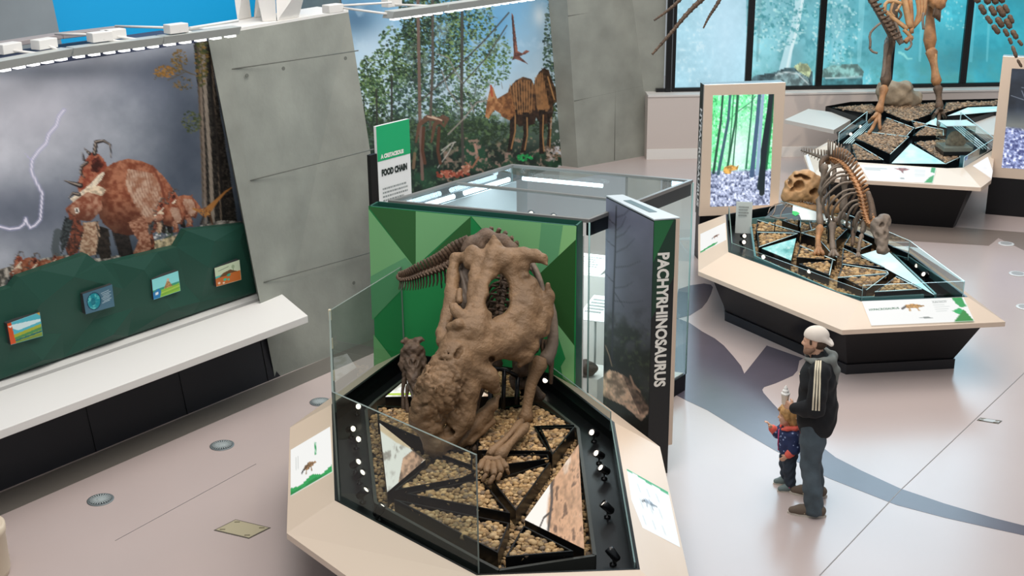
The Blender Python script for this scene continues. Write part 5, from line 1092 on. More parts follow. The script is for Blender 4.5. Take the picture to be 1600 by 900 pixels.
m_lp = facet_print(middle, 'lit_label', PLN, [(1346, 472), (1505, 466), (1522, 503), (1361, 510)], lm, [(0, 0), (200, 0), (200, 80), (0, 80)], m_label, (90, 40), lift=.014)
pc0 = sum(PLN) / 4; nn = unit(np.cross(PLN[2] - PLN[0], PLN[3] - PLN[1])); nn = nn if nn[2] > 0 else -nn
o1 = PL(1358, 487, pc0 + ZV * .0, nn); o2 = PL(1405, 484, pc0, nn); ux = unit(o2 - o1); vy = unit(np.cross(nn, ux)); b = MB(); text_mesh(b, 'HYPACROSAURUS', o1, ux, vy, .055, 0, .002, .018); sc_ = np.linalg.norm(o2 - o1) / max(((np.array(b.v) - o1) @ ux).max(), .01); b.v = [tuple(o1 + (np.array(v) - o1) * sc_) for v in b.v]; b.build('label_lettering', mat('label_green_ink', '3f6f58'), middle, recalc=False)
o1 = PL(1457, 475, pc0, nn); b = MB(); text_mesh(b, 'FUN FACTS', o1, ux, vy, .032, 0, .001, .018); b.build('label_lettering', m_inkgrey, middle, recalc=False)
ll = Canvas(0, 0, 100, 100, 2, 'fbfbf9'); ll.poly([(0, 100), (0, 92), (50, 84), (70, 88), (55, 96), (30, 96)], '2ca457'); animal(ll, 62, 52, .8, 'a07a6a')
facet_print(middle, 'lit_label', (z3(K1, zo2), z3(K2, zo2), z3(J[0], zi2)), [(1094.5, 366), (1133.5, 348), (1135, 375), (1094.5, 396)], ll, [(0, 0), (100, 0), (100, 100), (0, 100)], m_label)
gi2 = inset(MI, .04)
glass_run(middle, 'glass_panel', [gi2[2], gi2[3], gi2[4], lerp(gi2[4], gi2[5], .9)], .80, 1.06, .012, m_gl, m_gl_bright)
glass_run(middle, 'glass_panel', [gi2[0], gi2[1], gi2[2]], .80, 1.0, .012, m_gl, MATS['glass_edge_dim'])
for i, (x, y) in enumerate(((1157, 352), (1162, 362), (1161, 378), (1160, 388))): p = P(x, y, .702); spotlamp(p, P(1290, 380, 1.5), f'{ORD[i]} mini spotlight from the back along the left channel of the middle table', 'mini spotlights in the left channel of the middle table')
for i, (x, y) in enumerate(((1419, 414), (1434, 426), (1445, 440))): p = P(x, y, .702); spotlamp(p, P(1320, 380, 1.5), f'{ORD[i]} mini spotlight from the back along the right channel of the middle table', 'mini spotlights in the right channel of the middle table')
for i, (x, y) in enumerate(((1190, 412), (1263, 436))): p = P(x, y, .702); spotlamp(p, P(1290, 380, 1.5), ('left', 'right')[i] + ' mini spotlight in the front channel of the middle table', 'mini spotlights in the front channel of the middle table')

# clear sloped label standing at the back edge of the table, and a small pane card
g1, g2, g3, g4 = P(1220, 314, 1.22), P(1332, 349, 1.10), P(1310, 352, 1.0), P(1194, 341, 1.05)
cl = thing('glass_label', z3(lerp(g1, g3, .5), .80), 'clear sloped glass label with white end and skull outline, on the middle table', 'label')
nv = unit(np.cross(g2 - g1, g4 - g1)); nv = nv if nv[2] > 0 else -nv
b = MB(); b.poly([g1, g2, g3, g4]); b.build('glass_plate', m_gl, cl, recalc=False)
b = MB(); b.tube([g1, g2], .006, 5); b.build('front_edge', m_gl_bright, cl)
def OL(x, y, o=.004): return PL(x, y, g1, nv) + nv * o
b = MB(); b.poly([OL(1239, 321), OL(1293, 337), OL(1293, 345), OL(1252, 343.5), OL(1249, 336), OL(1238, 333)]); b.build('white_print', mat('pale_print', 'dfeae8', .5), cl, recalc=False)
b = MB(); b.poly([OL(1238, 330, .006), OL(1245, 331, .006), OL(1250, 334, .006), OL(1243, 338, .006), OL(1238, 335, .006)]); b.build('green_print', m_lgreen_ink, cl, recalc=False)
b = MB()
for pts in ([(1200, 334), (1203, 326), (1211, 320), (1222, 317), (1232, 319), (1226, 325), (1221, 332), (1219, 340), (1230, 341)], [(1203, 338), (1214, 341), (1226, 342)], [(1212, 322), (1210, 331), (1206, 338)]): b.tube([OL(x, y, .005) for x, y in pts], .008, 4)
b.build('skull_outline', mat('sepia_line', '8d7f74'), cl)
for p in (lerp(g4, g3, .15), lerp(g4, g3, .85)):
    b = MB(); b.tube([z3(p, .80), p], .007, 6); b.build('support_rod', m_blackm, cl)
cdb = P(1162, 345, .88); tcd = unit(np.array([-cdb[1], cdb[0], 0]) * -1); 
pc_ = thing('pane_card', z3(cdb, .70), 'small frosted white pane with faint print, before the green forest screen', 'label')
hw = .11; b = MB(); b.prism([z3(cdb - tcd * hw, .70), z3(cdb + tcd * hw, .70), z3(cdb + tcd * hw, .70) + np.array([0, .012, 0]), z3(cdb - tcd * hw, .70) + np.array([0, .012, 0])], [z3(cdb - tcd * hw, 1.15), z3(cdb + tcd * hw, 1.15), z3(cdb + tcd * hw, 1.15) + np.array([0, .012, 0]), z3(cdb - tcd * hw, 1.15) + np.array([0, .012, 0])]); b.build('frosted_pane', mat('frosted_white', 'dfe6e2', .35), pc_)
b = MB(); text_bars(b, z3(cdb - tcd * hw * .7, 1.10), tcd, ZV, .15, .16, 4, 0, off=.004); bb = np.array(b.v); bb = bb - unit(np.array([cdb[0], cdb[1], 0])) * .01; b.v = bb.tolist(); b.build('print_lines', m_inkgrey, pc_)

# ============================================================ back table by the window (two-legged skeleton)
tp0, tpn = np.array([0, 19.5, .95]), unit(np.array([0, -.055, 1.0]))
def PB(x, y, lift=0.0): return PL(x, y, tp0 + ZV * lift, tpn)
def zB(q): return .95 + (q[1] - 19.5) * .055
bi = [PB(*p) for p in ((1334, 253), (1302, 222), (1354, 187), (1290, 166), (1330, 159), (1562, 154), (1562, 172), (1500, 190), (1555, 232), (1505, 262), (1480, 263))]
bo = [P(x, y, .80) for x, y in ((1268, 277), (1256, 243), (1294, 221), (1549, 281), (1533, 293))]
bk_ = thing('exhibit_table', z3((bi[0] + bi[10]) / 2, 0), 'back exhibit table under the window carrying the tall two-legged skeleton', 'exhibit table')
b = MB()
def rimq(m_, pts): m_.poly(pts)
ro, ri = [bo[0], bo[1], bo[2]], [bi[0], bi[0] * .35 + bi[1] * .65, bi[1]]
b.poly([bo[0], bo[4], bi[10], bi[0]]); b.poly([bo[0], bi[0], lerp(bi[0], bi[1], .8), bo[1]]); b.poly([bo[4], bo[3], bi[9], bi[10]])
rb = P(1556, 238, .86); b.poly([bo[3], rb, bi[8], bi[9]]); b.poly([bo[1], lerp(bi[0], bi[1], .8), bi[1], bo[2]])
for a, c in ((bo[0], bo[4]), (bo[4], bo[3]), (bo[1], bo[0]), (bo[3], rb), (bo[2], bo[1])): b.poly([a, c, c - ZV * .06, a - ZV * .06])
b.build('sloped_rim', m_cream, bk_)
b = MB(); dk = [z3(p, zB(p) - .16) for p in bi]; b.poly(dk)
for i in range(len(bi)): j = (i + 1) % len(bi); b.poly([dk[i], dk[j], bi[j], bi[i]])
b.build('deck_well', m_blackm, bk_)
sk = [bo[0], bo[4], bo[3], rb + np.array([.1, .8, 0]), bi[5], bi[4], bi[3], bo[2], bo[1]]; ins = inset(sk, .22); in2 = inset(sk, .45); b = MB(); b.prism([z3(p, 0) for p in in2], [z3(p, .72) for p in ins]); b.build('skirt', m_black, bk_)
w1, w2, w3, w4 = P(1226, 187, 1.05), P(1263, 170, 1.12), P(1340, 181, 1.06), P(1303, 203, 1.0)
b = MB(); b.slab([w1, w2, w3, w4], -ZV * .07); b.build('side_wing', mat('pale_grey_laminate', 'c9c6c0', .4), bk_)
w1, w2, w3, w4 = P(1480, 190, 1.05), P(1500, 168, 1.1), P(1562, 166, 1.12), P(1562, 184, 1.05)
b = MB(); b.slab([P(1498, 205, 1.0), P(1500, 188, 1.04), P(1562, 178, 1.08), P(1562, 212, .95)], -ZV * .07); b.build('side_wing', MATS['pale_grey_laminate'], bk_)
def PBt(*px, lift=.0): return [PB(x, y, lift) for x, y in px]
TB = [PBt((1368, 208), (1385, 184), (1428, 200), (1417, 212)), PBt((1335, 215), (1352, 206), (1420, 214), (1391, 241)), PBt((1330, 225), (1336, 224), (1380, 250), (1338, 250)), PBt((1424, 189), (1450, 195), (1430, 201)), PBt((1426, 212), (1444, 197), (1474, 203), (1474, 212)), PBt((1428, 222), (1490, 216), (1500, 246), (1478, 256)), PBt((1300, 168), (1362, 162), (1372, 170), (1360, 178)), PBt((1385, 176), (1372, 165), (1470, 160), (1455, 178), (1420, 190)), PBt((1470, 178), (1478, 160), (1560, 157), (1558, 164), (1512, 166))]
trays(bk_, TB, lambda p: zB(p) - .15, .15)
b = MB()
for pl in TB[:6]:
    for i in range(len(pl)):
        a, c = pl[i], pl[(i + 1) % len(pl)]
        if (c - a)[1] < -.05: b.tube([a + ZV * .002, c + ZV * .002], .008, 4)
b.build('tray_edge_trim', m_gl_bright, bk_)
for tri, cpx_ in ((PBt((1423, 224), (1478, 256), (1393, 255)), [(40, 0), (100, 100), (0, 100)]), (PBt((1446, 193), (1462, 184), (1480, 200)), [(0, 60), (60, 0), (100, 100)])): tray_print(bk_, 'lit_ice_picture', tri, .80, cw2, cpx_, 40)
tray_print(bk_, 'lit_ice_picture', PBt((1480, 181), (1512, 168), (1560, 166), (1560, 174)), .85, cw2, [(0, 100), (50, 0), (100, 0), (100, 60)], 40)
pebbles('river_pebbles', [([p[:2] for p in v], (lambda q: zB(q) - .03)) for v in TB], .036, 'grey-brown pebbles in the trays under the tall two-legged skeleton', None, 23, cols=['9d8a78', 'a8937f', '86786b', 'b09c86', '75695f', 'bda68e', '8f8478'])
lb = Canvas(0, 0, 130, 40, 2, 'fbfcfb'); lb.poly([(122, 0), (130, 0), (130, 14), (122, 12)], '2ca457'); lb.poly([(112, 40), (122, 24), (130, 18), (128, 40)], '2c9f46'); lb.poly([(58, 6), (74, 4), (86, 6), (80, 10), (74, 12), (72, 20), (69, 12)], '9c5a52', .2); lb.line([(66, 31), (72, 31)], 2, '6b7370')
for i in range(2): lb.line([(6, 8 + i * 4), (44 - i * 12, 8 + i * 4)], 2, 'b9c2be')
for i in range(5): lb.line([(94, 8 + i * 4), (112, 8 + i * 4)], 1.4, 'd9dedc')
facet_print(bk_, 'lit_label', (bo[0], bo[4], bi[0]), [(1343, 257.5), (1463, 262.5), (1457.5, 286.5), (1358, 282.5)], lb, [(0, 0), (130, 0), (130, 40), (0, 40)], m_label, (70, 24))
wl_ = Canvas(0, 0, 50, 50, 2, 'eef4fa')
facet_print(bk_, 'lit_label', (bo[0], bo[1], bi[0]), [(1259, 244), (1294, 224), (1298, 246), (1268, 275)], wl_, [(0, 0), (50, 0), (50, 50), (0, 50)], m_label, (10, 10), lift=.012)
wl2 = Canvas(0, 0, 50, 50, 2, 'fafbfb'); wl2.line([(12, 24), (22, 20)], 1, 'b9bfbf'); wl2.line([(14, 29), (22, 26)], 1, 'b9bfbf')
facet_print(bk_, 'lit_label', (bo[3], rb, bi[8]), [(1518, 259), (1542, 245), (1550, 267), (1548, 279)], wl2, [(0, 0), (50, 0), (50, 50), (0, 50)], m_label, (10, 10), lift=.012)
gB = [PB(*p) for p in ((1310, 222), (1354, 188))]; glass_run(bk_, 'glass_panel', gB, [zB(p) - .02 for p in gB], [zB(p) + .16 for p in gB], .014, m_gl, m_gl_bright)
gB = [PB(*p) for p in ((1500, 190), (1552, 232), (1505, 262))]; glass_run(bk_, 'glass_panel', gB, [zB(p) - .02 for p in gB], [zB(p) + .17 for p in gB], .014, m_gl, m_gl_bright)
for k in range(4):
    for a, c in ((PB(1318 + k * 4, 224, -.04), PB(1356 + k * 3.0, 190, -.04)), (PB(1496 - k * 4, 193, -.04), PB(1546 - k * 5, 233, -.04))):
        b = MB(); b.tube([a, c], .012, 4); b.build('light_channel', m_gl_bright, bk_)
for i, (x, y) in enumerate(((1343, 205), (1328, 217))): p = PB(x, y, -.14); spotlamp(p, PB(1400, 190, 1.5), ('upper', 'lower')[i] + ' mini spotlight in the left channel of the back table', 'mini spotlights in the left channel of the back table')
# small glass cube with a rock specimen
q0 = PB(1490, 238, .01)
cub = thing('specimen_case', q0, 'small clear cube case with a rock slab on the back table', 'specimen case')
hx, hy = .24, .22
b = MB(); b.up([q0[:2] + np.array(v) for v in ((-hx, -hy), (hx, -hy), (hx, hy), (-hx, hy))], q0[2], q0[2] + .06); b.build('case_base', m_blackm, cub)
b = MB(); b.up([q0[:2] + np.array(v) * .96 for v in ((-hx, -hy), (hx, -hy), (hx, hy), (-hx, hy))], q0[2] + .06, q0[2] + .12); b.build('stone_bed', mat('bed_grey', '9f988c', .7), cub)
b = MB(); pv = [q0[:2] + np.array(v) for v in ((-hx, -hy), (hx, -hy), (hx, hy), (-hx, hy))]
for i in range(4): a, c = pv[i], pv[(i + 1) % 4]; b.poly([z3(a, q0[2] + .06), z3(c, q0[2] + .06), z3(c, q0[2] + .48), z3(a, q0[2] + .48)])
b.build('clear_cube', m_gl, cub, recalc=False)
b = MB(); b.up(pv, q0[2] + .48, q0[2] + .49); b.build('cube_lid', mat('bright_lid', 'd3eef0', .1), cub)
sd = SDF(); bb_ = q0 + ZV * .22
sd.ell(bb_, (.13, .07, .14), k=.03).ell(bb_ + np.array([.08, 0, -.04]), (.10, .07, .10), k=.03).ell(bb_ + np.array([-.06, .02, -.06]), (.09, .07, .07), k=.03); sd.rough(lambda p: .008 * np.sin(p[:, 0] * 70) * np.sin(p[:, 2] * 60))
tag(sdf_obj(sd, .014, 'rock_specimen', mat('specimen_rock', 'a08a72', .8, var=.3, scale=12, bump=.3)), 'brown rock slab inside the small clear cube on the back table', 'rock')
# boulder behind the skeleton's leg
sd = SDF(); r0 = PB(1398, 163, .0)
sd.ell(r0 + np.array([0, 0, .16]), (.34, .24, .22), k=.08).ell(r0 + np.array([.30, .02, .10]), (.22, .2, .16), k=.06).ell(r0 + np.array([-.18, 0, .30]), (.2, .18, .16), k=.06).ell(r0 + np.array([.1, -.05, .33]), (.2, .16, .12), k=.05)
sd.rough(lambda p: .018 * np.sin(p[:, 0] * 22 + 2 * np.sin(p[:, 1] * 12)) * np.sin(p[:, 2] * 26))
tag(sdf_obj(sd, .025, 'boulder', mat('boulder_tan', 'a3927c', .85, var=.25, scale=6, bump=.4)), 'tan boulder at the back of the table under the window', 'rock')

# ============================================================ floor fittings
def vent(px, r, label):
    c = P(*px, 0.001); t = thing('floor_vent', c, label, 'floor vent', 'round floor vents')
    b = MB(); b.lathe(c, [(r, 0), (r, .004), (r * .9, .006)], 28); b.build('vent_ring', mat('vent_steel', '7d8688', .4, metal=.3), t)
    b = MB(); b.lathe(c + ZV * .004, [(r * .82, 0), (r * .82, .003)], 24); b.build('vent_dark', mat('vent_dark', '2c3438', .5), t)
    b = MB()
    for i in range(24):
        a = i * math.pi / 12; d = np.array([math.cos(a), math.sin(a), 0]); p, q = c + d * r * .28 + ZV * .008, c + d * r * .8 + ZV * .008; s = np.array([-d[1], d[0], 0]) * r * .045; b.prism([p - s, q - s, q + s, p + s], [v + ZV * .003 for v in (p - s, q - s, q + s, p + s)])
    b.lathe(c + ZV * .006, [(r * .3, 0), (r * .3, .004), (r * .2, .006)], 16); b.build('vent_grille', mat('vent_light', 'a9b2b2', .4), t)
vent((347, 696), .125, 'round metal floor vent, middle one along the bench side of the floor'); vent((157, 781), .125, 'round metal floor vent nearest the viewer, lower left'); vent((500, 628), .115, 'round metal floor vent partly hidden behind the front table rim')
def hatch(px, label, m, frame=.012):
    q = [P(x, y, 0.0) for x, y in px]; r = thing('floor_hatch', np.mean(q, 0), label, 'floor hatch'); b = MB(); b.prism(q, [p + ZV * .004 for p in q]); b.build('hatch_frame', mat('hatch_frame', '5f5a50', .5), r)
    k = [z3(p, .004) for p in inset(q, frame)]; b = MB(); b.prism(k, [p + ZV * .002 for p in k]); b.build('hatch_plate', m, r)
    b = MB(); c0 = np.mean(k, 0)
    for p in k: a = lerp(c0, p, .75); b.box(a + ZV * .003, .05, .012, .003)
    b.build('lift_slots', mat('slot_dark', '6e664f', .6), r)
hatch([(368, 812), (423, 825), (389, 842), (334, 829)], 'square tan floor hatch on the pale floor left of the front table', mat('hatch_tan', 'b5ab8e', .5))
hatch([(1532, 653), (1566, 658), (1560, 662.5), (1526, 657)], 'small pale floor hatch on the open floor at the right', mat('hatch_pale', 'c5c9c8', .35))
def socket(px, label):
    c = P(*px, .001); t = thing('floor_socket', c, label, 'floor socket', 'round floor sockets'); b = MB(); b.lathe(c, [(.12, 0), (.12, .006), (.10, .008)], 24); b.build('socket_rim', mat('socket_rim', 'e2e4e3', .3), t); b = MB(); b.lathe(c + ZV * .006, [(.085, 0), (.085, .004)], 20); b.build('socket_lid', mat('socket_lid', 'a9aaa9', .4), t)
socket((1590, 428), 'round floor socket at the right picture edge, right of the middle table glass'); socket((1602, 480), 'round floor socket cut by the right picture edge, nearer the viewer'); socket((1572, 381), 'round floor socket by the tip of the brown floor shape, farthest one')
b = MB(); c = P(-25, 900, 0); b.lathe(c, [(.20, .0), (.22, .06), (.22, .40), (.23, .41), (.23, .47), (.21, .48)], 40); tag(b.build('round_stool', mat('stool_tan', 'd9c8b0', .5)), 'round tan stool cut off at the lower left corner', 'stool')
# ============================================================ skeletons
m_bone = mat('tan_bone', '7a5f43', .62, var=.22, scale=4, bump=.6, bscale=34)
m_bone_dk = mat('brown_bone', '5d4a3a', .65, var=.3, scale=9, bump=.5, bscale=40)
m_bone_grey = mat('grey_brown_bone', '77695c', .62, var=.25, scale=6, bump=.4, bscale=30)
m_bone_warm = mat('orange_brown_bone', 'a5774f', .6, var=.35, scale=7, bump=.4, bscale=30)
m_bone_lt = mat('light_tan_bone', 'b58d62', .6, var=.22, scale=9, bump=.5, bscale=24)
def DP(pts): return [D(*p) for p in pts]
def bone(root, name, pts, rad, m, n=8, ends=True, flat=None):
    """a long bone: shaft with thickened ends"""
    q = [np.asarray(p, float) for p in pts]; b = MB()
    if root.name.startswith('tall'): rad = rad * .84 if np.isscalar(rad) else [v * .84 for v in rad]
    if ends:
        k = len(q); Q = []; R = []
        tot = sum(np.linalg.norm(q[i + 1] - q[i]) for i in range(k - 1)); rad = [rad] * k if np.isscalar(rad) else list(rad); rad = [min(v, tot / 4.5) for v in rad]
        for i in range(k - 1):
            for t in (np.linspace(0, 1, 5)[:-1] if i < k - 2 else np.linspace(0, 1, 5)): Q.append(lerp(q[i], q[i + 1], t)); R.append(rad[i] + (rad[i + 1] - rad[i]) * t)
        L = len(R)
        for i in range(L):
            e = min(i, L - 1 - i); R[i] *= (1.0, 1.26, 1.08)[e] if e < 3 else .9
        R[0] *= .7; R[-1] *= .7; q, rad = Q, R
    b.tube(q, rad, n, flat=flat); return b.build(name, m, root)
def smooth_path(pts, n):
    P_ = np.asarray(pts, float); k = len(P_); out = []
    for t in np.linspace(0, k - 1, n):
        i = min(int(t), k - 2); f = t - i; p0, p1, p2, p3 = P_[max(i - 1, 0)], P_[i], P_[i + 1], P_[min(i + 2, k - 1)]
        out.append(.5 * ((2 * p1) + (-p0 + p2) * f + (2 * p0 - 5 * p1 + 4 * p2 - p3) * f * f + (-p0 + 3 * p1 - 3 * p2 + p3) * f ** 3))
    return out
def spine(root, path, n, r0, r1, up, sp0, sp1, down=0.0, m=m_bone_dk, rib=0.0, name='vertebra'):
    """row of vertebrae, each with its spine, side processes and (on tails) the chevron below"""
    pts = smooth_path(path, n + 1)
    for i in range(n):
        t = i / max(n - 1, 1); a, c = pts[i], pts[i + 1]; d = unit(c - a); L = np.linalg.norm(c - a); r = r0 + (r1 - r0) * t; sp = sp0 + (sp1 - sp0) * t; mid = (a + c) / 2
        U = unit(np.asarray(up, float) - d * (np.asarray(up) @ d)); S = np.cross(d, U); b = MB()
        b.tube([a + d * L * .06, a + d * L * .3, c - d * L * .3, c - d * L * .06], [r * 1.05, r * .8, r * .8, r * 1.05], 8)
        if sp: b.tube([mid + U * r * .5, mid + U * (r + sp * .6) + d * sp * .12, mid + U * (r + sp) + d * sp * .25], [(r * .30, r * .42), (r * .22, r * .42), (r * .28, r * .34)], 6)
        if down: b.tube([mid - U * r * .5, mid - U * (r + down * (1 - .5 * t) * .6) + d * r * .4, mid - U * (r + down * (1 - .5 * t)) + d * r * .9], [r * .3, r * .24, r * .12], 5)
        for s in (1, -1): b.tube([mid + S * s * r * .5, mid + S * s * (r * 1.7) + U * r * .3, mid + S * s * (r * 2.3) + U * r * .2], [r * .34, r * .24, r * .12], 5)
        b.build(name, m, root)
    return pts

# ------------------------------------------------------------ the large horned skeleton
ph = thing('horned_skeleton', P(745, 660, .86), 'largest skeleton, horned and frilled, head lowered before the green wall of the front table', 'dinosaur skeleton')
s = SDF()
s.chain(DP([(662, 652, 10.98), (684, 610, 10.98), (706, 570, 11.08)]), [.135, .19, .175], .05)                     # snout boss
s.cap(D(654, 662, 10.98), D(664, 640, 10.96), .06, .12, .05)
s.chain(DP([(712, 545, 11.16), (750, 545, 11.22), (790, 535, 11.35), (822, 520, 11.45)]), [.14, .15, .13, .10], .05)   # face plate
s.chain(DP([(735, 575, 11.15), (762, 590, 11.18), (772, 606, 11.22)]), [.13, .10, .055], .04)                           # cheek
s.chain(DP([(715, 560, 11.1), (728, 610, 11.1), (722, 650, 11.1), (700, 690, 11.05)]), [.14, .12, .11, .08], .05)       # side of the muzzle
s.chain(DP([(672, 668, 10.98), (680, 695, 11.0), (688, 716, 11.02)]), [.12, .10, .05], .04)                              # beak
s.chain(DP([(704, 548, 11.16), (712, 525, 11.14), (728, 520, 11.14)]), [.07, .07, .08], .03)                             # brow
s.chain(DP([(703, 511, 11.12), (716, 507, 11.08), (728, 512, 11.12)]), [.035, .045, .04], .015); s.chain(DP([(706, 478, 11.2), (714, 488, 11.18), (728, 500, 11.16)]), [.03, .05, .06], .02); s.chain(DP([(735, 478, 11.22), (730, 492, 11.2)]), [.03, .05], .02)
for (x, y) in ((712, 475), (718, 480), (724, 486)): s.cap(D(x, y, 11.2), D(x + 10, y + 18, 11.16), .018, .02, .015)
s.chain(DP([(738, 515, 11.2), (748, 485, 11.34), (756, 450, 11.46), (766, 418, 11.56), (774, 398, 11.6)]), [.13, .115, .10, .095, .09], .04)     # middle bar of the frill
s.chain(DP([(736, 500, 11.25), (746, 465, 11.4), (756, 435, 11.5), (764, 410, 11.58)]), [.06, .05, .045, .05], .03)
s.chain(DP([(772, 402, 11.6), (795, 408, 11.62), (815, 415, 11.62)]), [.10, .115, .09], .04)
s.chain(DP([(800, 402, 11.62), (818, 399, 11.62), (836, 400, 11.6), (848, 404, 11.57), (855, 414, 11.54)]), [.085, .078, .066, .05, .022], .03)     # hooked horn
s.chain(DP([(780, 398, 11.62), (775, 383, 11.62), (771, 369, 11.62)]), [.075, .045, .02], .025); s.chain(DP([(770, 372, 11.62), (762, 385, 11.64), (757, 397, 11.62)]), [.015, .022, .035], .015)   # upright spike
s.chain(DP([(800, 425, 11.6), (806, 445, 11.58), (806, 470, 11.52), (802, 495, 11.45), (785, 512, 11.4)]), [.09, .08, .075, .085, .11], .04)        # right bar
s.chain(DP([(812, 425, 11.62), (828, 445, 11.62), (840, 470, 11.6), (846, 495, 11.56), (838, 515, 11.5)]), [.06, .075, .085, .085, .09], .04)
s.chain(DP([(815, 505, 11.46), (825, 480, 11.52), (820, 455, 11.56)]), [.11, .10, .09], .05)
for x, y in ((822, 430), (831, 443), (838, 456), (844, 468), (850, 480), (852, 500), (850, 518)): s.ell(D(x, y, 11.57), (.045, .045, .04), k=.02)
s.chain(DP([(856, 445, 11.56), (858, 462, 11.58), (855, 490, 11.58), (850, 520, 11.54)]), [.025, .05, .055, .05], .03)
s.chain(DP([(770, 402, 11.6), (752, 402, 11.62), (738, 394, 11.66), (728, 402, 11.68)]), [.07, .06, .06, .05], .03)                                # top of the left half
s.chain(DP([(740, 396, 11.66), (735, 410, 11.62)]), [.06, .07], .03); s.chain(DP([(748, 405, 11.6), (742, 430, 11.52), (737, 465, 11.4)]), [.07, .06, .05], .03)
s.chain(DP([(728, 402, 11.7), (712, 404, 11.74), (707, 425, 11.68), (703, 455, 11.58), (698, 490, 11.45), (692, 520, 11.32), (692, 533, 11.25), (702, 540, 11.2)]), [.04, .05, .05, .05, .05, .055, .055, .06], .03)   # left rim
s.chain(DP([(718, 455, 11.5), (718, 470, 11.42)]), [.03, .035], .015); s.chain(DP([(709, 432, 11.66), (706, 470, 11.5), (700, 500, 11.4)]), [.06, .05, .04], .03)
s.chain(DP([(745, 520, 11.18), (790, 520, 11.38), (830, 540, 11.46)]), [.10, .10, .075], .04); s.chain(DP([(800, 548, 11.4), (822, 556, 11.45), (812, 570, 11.44)]), [.09, .06, .03], .03)
s.cut_cap(D(777, 452, 11.1), D(781, 449, 12.1), .085, .085, .03); s.cut_cap(D(776, 474, 11.1), D(780, 474, 12.1), .108, .10, .03)         # opening in the frill
s.cut_cap(D(713, 557, 10.965), D(724, 540, 10.985), .036, .03, .012); s.cut_cap(D(694, 566, 10.94), D(702, 550, 10.97), .022, .018, .01)                                      # nostrils
s.cut_cap(D(714, 519, 11.0), D(728, 521, 11.03), .022, .020, .012); s.cut_cap(D(768, 560, 11.0), D(768, 562, 11.3), .02, .02, .01)
s.cut_cap(D(742, 523, 11.0), D(760, 514, 11.0), .025, .02, .012); s.cut_cap(D(668, 690, 10.8), D(712, 672, 11.05), .03, .03, .02)
cb_ = D(682, 612, 10.98)
def lump(p):
    w = np.clip(1.25 - np.linalg.norm((p - cb_) / np.array([.26, .30, .34]), axis=1), 0, .5) / .5
    q = p + .02 * np.stack([wav(p, 18, 1), wav(p, 18, 2), wav(p, 18, 3)], 1)
    rid = np.abs(wav(q, 44, 5)); rid2 = np.abs(wav(q, 85, 6)); g = wav(p, 12, 7); f = np.abs(wav(p, 46, 8))
    return w * (.022 * (.6 - rid) + .013 * (.6 - rid2)) + (1 - w) * (.006 * g - .004 * (f - .6)) + .002 * wav(p, 95, 9)
s.rough(lump); sdf_obj(s, .0105, 'skull', m_bone, ph, 1)
s = SDF(); s.chain(DP([(692, 706, 11.12), (716, 690, 11.16), (742, 665, 11.26), (762, 645, 11.36)]), [.05, .065, .065, .06], .03); s.chain(DP([(748, 655, 11.3), (770, 632, 11.32), (778, 620, 11.34)]), [.06, .05, .02], .03); s.chain(DP([(736, 662, 11.26), (720, 640, 11.2)]), [.05, .04], .03); s.chain(DP([(700, 700, 11.1), (735, 690, 11.2), (770, 660, 11.36)]), [.03, .03, .03], .02)
s.cut_ell(D(752, 650, 11.2), (.03, .05, .03), k=.015); s.rough(lambda p: .006 * np.sin(p[:, 0] * 40) * np.sin(p[:, 2] * 46)); sdf_obj(s, .011, 'lower_jaw', m_bone, ph, 1)
s = SDF(); s.chain(DP([(742, 405, 11.8), (732, 430, 11.78), (722, 465, 11.72), (712, 500, 11.6), (706, 525, 11.45)]), [.05, .08, .085, .08, .06], .04); s.chain(DP([(720, 410, 11.86), (714, 440, 11.8), (708, 480, 11.68)]), [.05, .05, .05], .03); s.rough(lambda p: .018 * np.sin(p @ np.array([70., 20, 14])) + .006 * wav(p, 40, 3)); sdf_obj(s, .012, 'frill_inside', m_bone_grey, ph, 1)
# back, ribs, shoulder
spine(ph, DP([(742, 398, 12.12), (752, 378, 12.12), (768, 370, 12.1), (785, 376, 12.08), (802, 392, 12.05)]), 9, .055, .06, (0, .1, 1), .04, .04, m=m_bone_dk)
s = SDF(); s.chain(DP([(745, 378, 12.05), (760, 370, 12.05), (785, 378, 12.02), (800, 388, 12.0)]), [.08, .07, .06, .07], .05); s.chain(DP([(728, 392, 11.95), (738, 380, 11.98), (748, 386, 11.98)]), [.05, .07, .06], .04); s.rough(lambda p: .006 * wav(p, 30, 4)); sdf_obj(s, .012, 'hip_bone', m_bone_dk, ph, 1)
for k in range(7):
    o = k * 3.2; q = smooth_path(DP([(792 + o * .6, 382 + o, 12.02 - k * .01), (826 + o * .45, 404 + o, 11.98), (846 + o * .25, 445 + o * 1.1, 11.92), (852 - o * .2, 500 + o, 11.86), (838 - o * .6, 548 + o * .6, 11.8)]), 14); bone(ph, 'rib', q, [.028] * 10 + [.022] * 4, m_bone_dk if k % 2 else m_bone_grey, 6, False)
for k in range(7):
    o = k * 3.4; q = smooth_path(DP([(752 - o * .5, 392 + o, 12.02), (732 - o * .3, 412 + o, 11.95), (718, 450 + o, 11.88), (716 + o * .4, 495 + o * .6, 11.84), (728 + o * .6, 535, 11.82)]), 14); bone(ph, 'rib', q, .024, m_bone_grey if k % 2 else m_bone, 6, False)
spine(ph, DP([(790, 420, 12.0), (784, 455, 11.9), (780, 490, 11.78), (776, 520, 11.66)]), 9, .05, .055, (-.2, -1, .3), .05, .05, m=m_bone_dk)
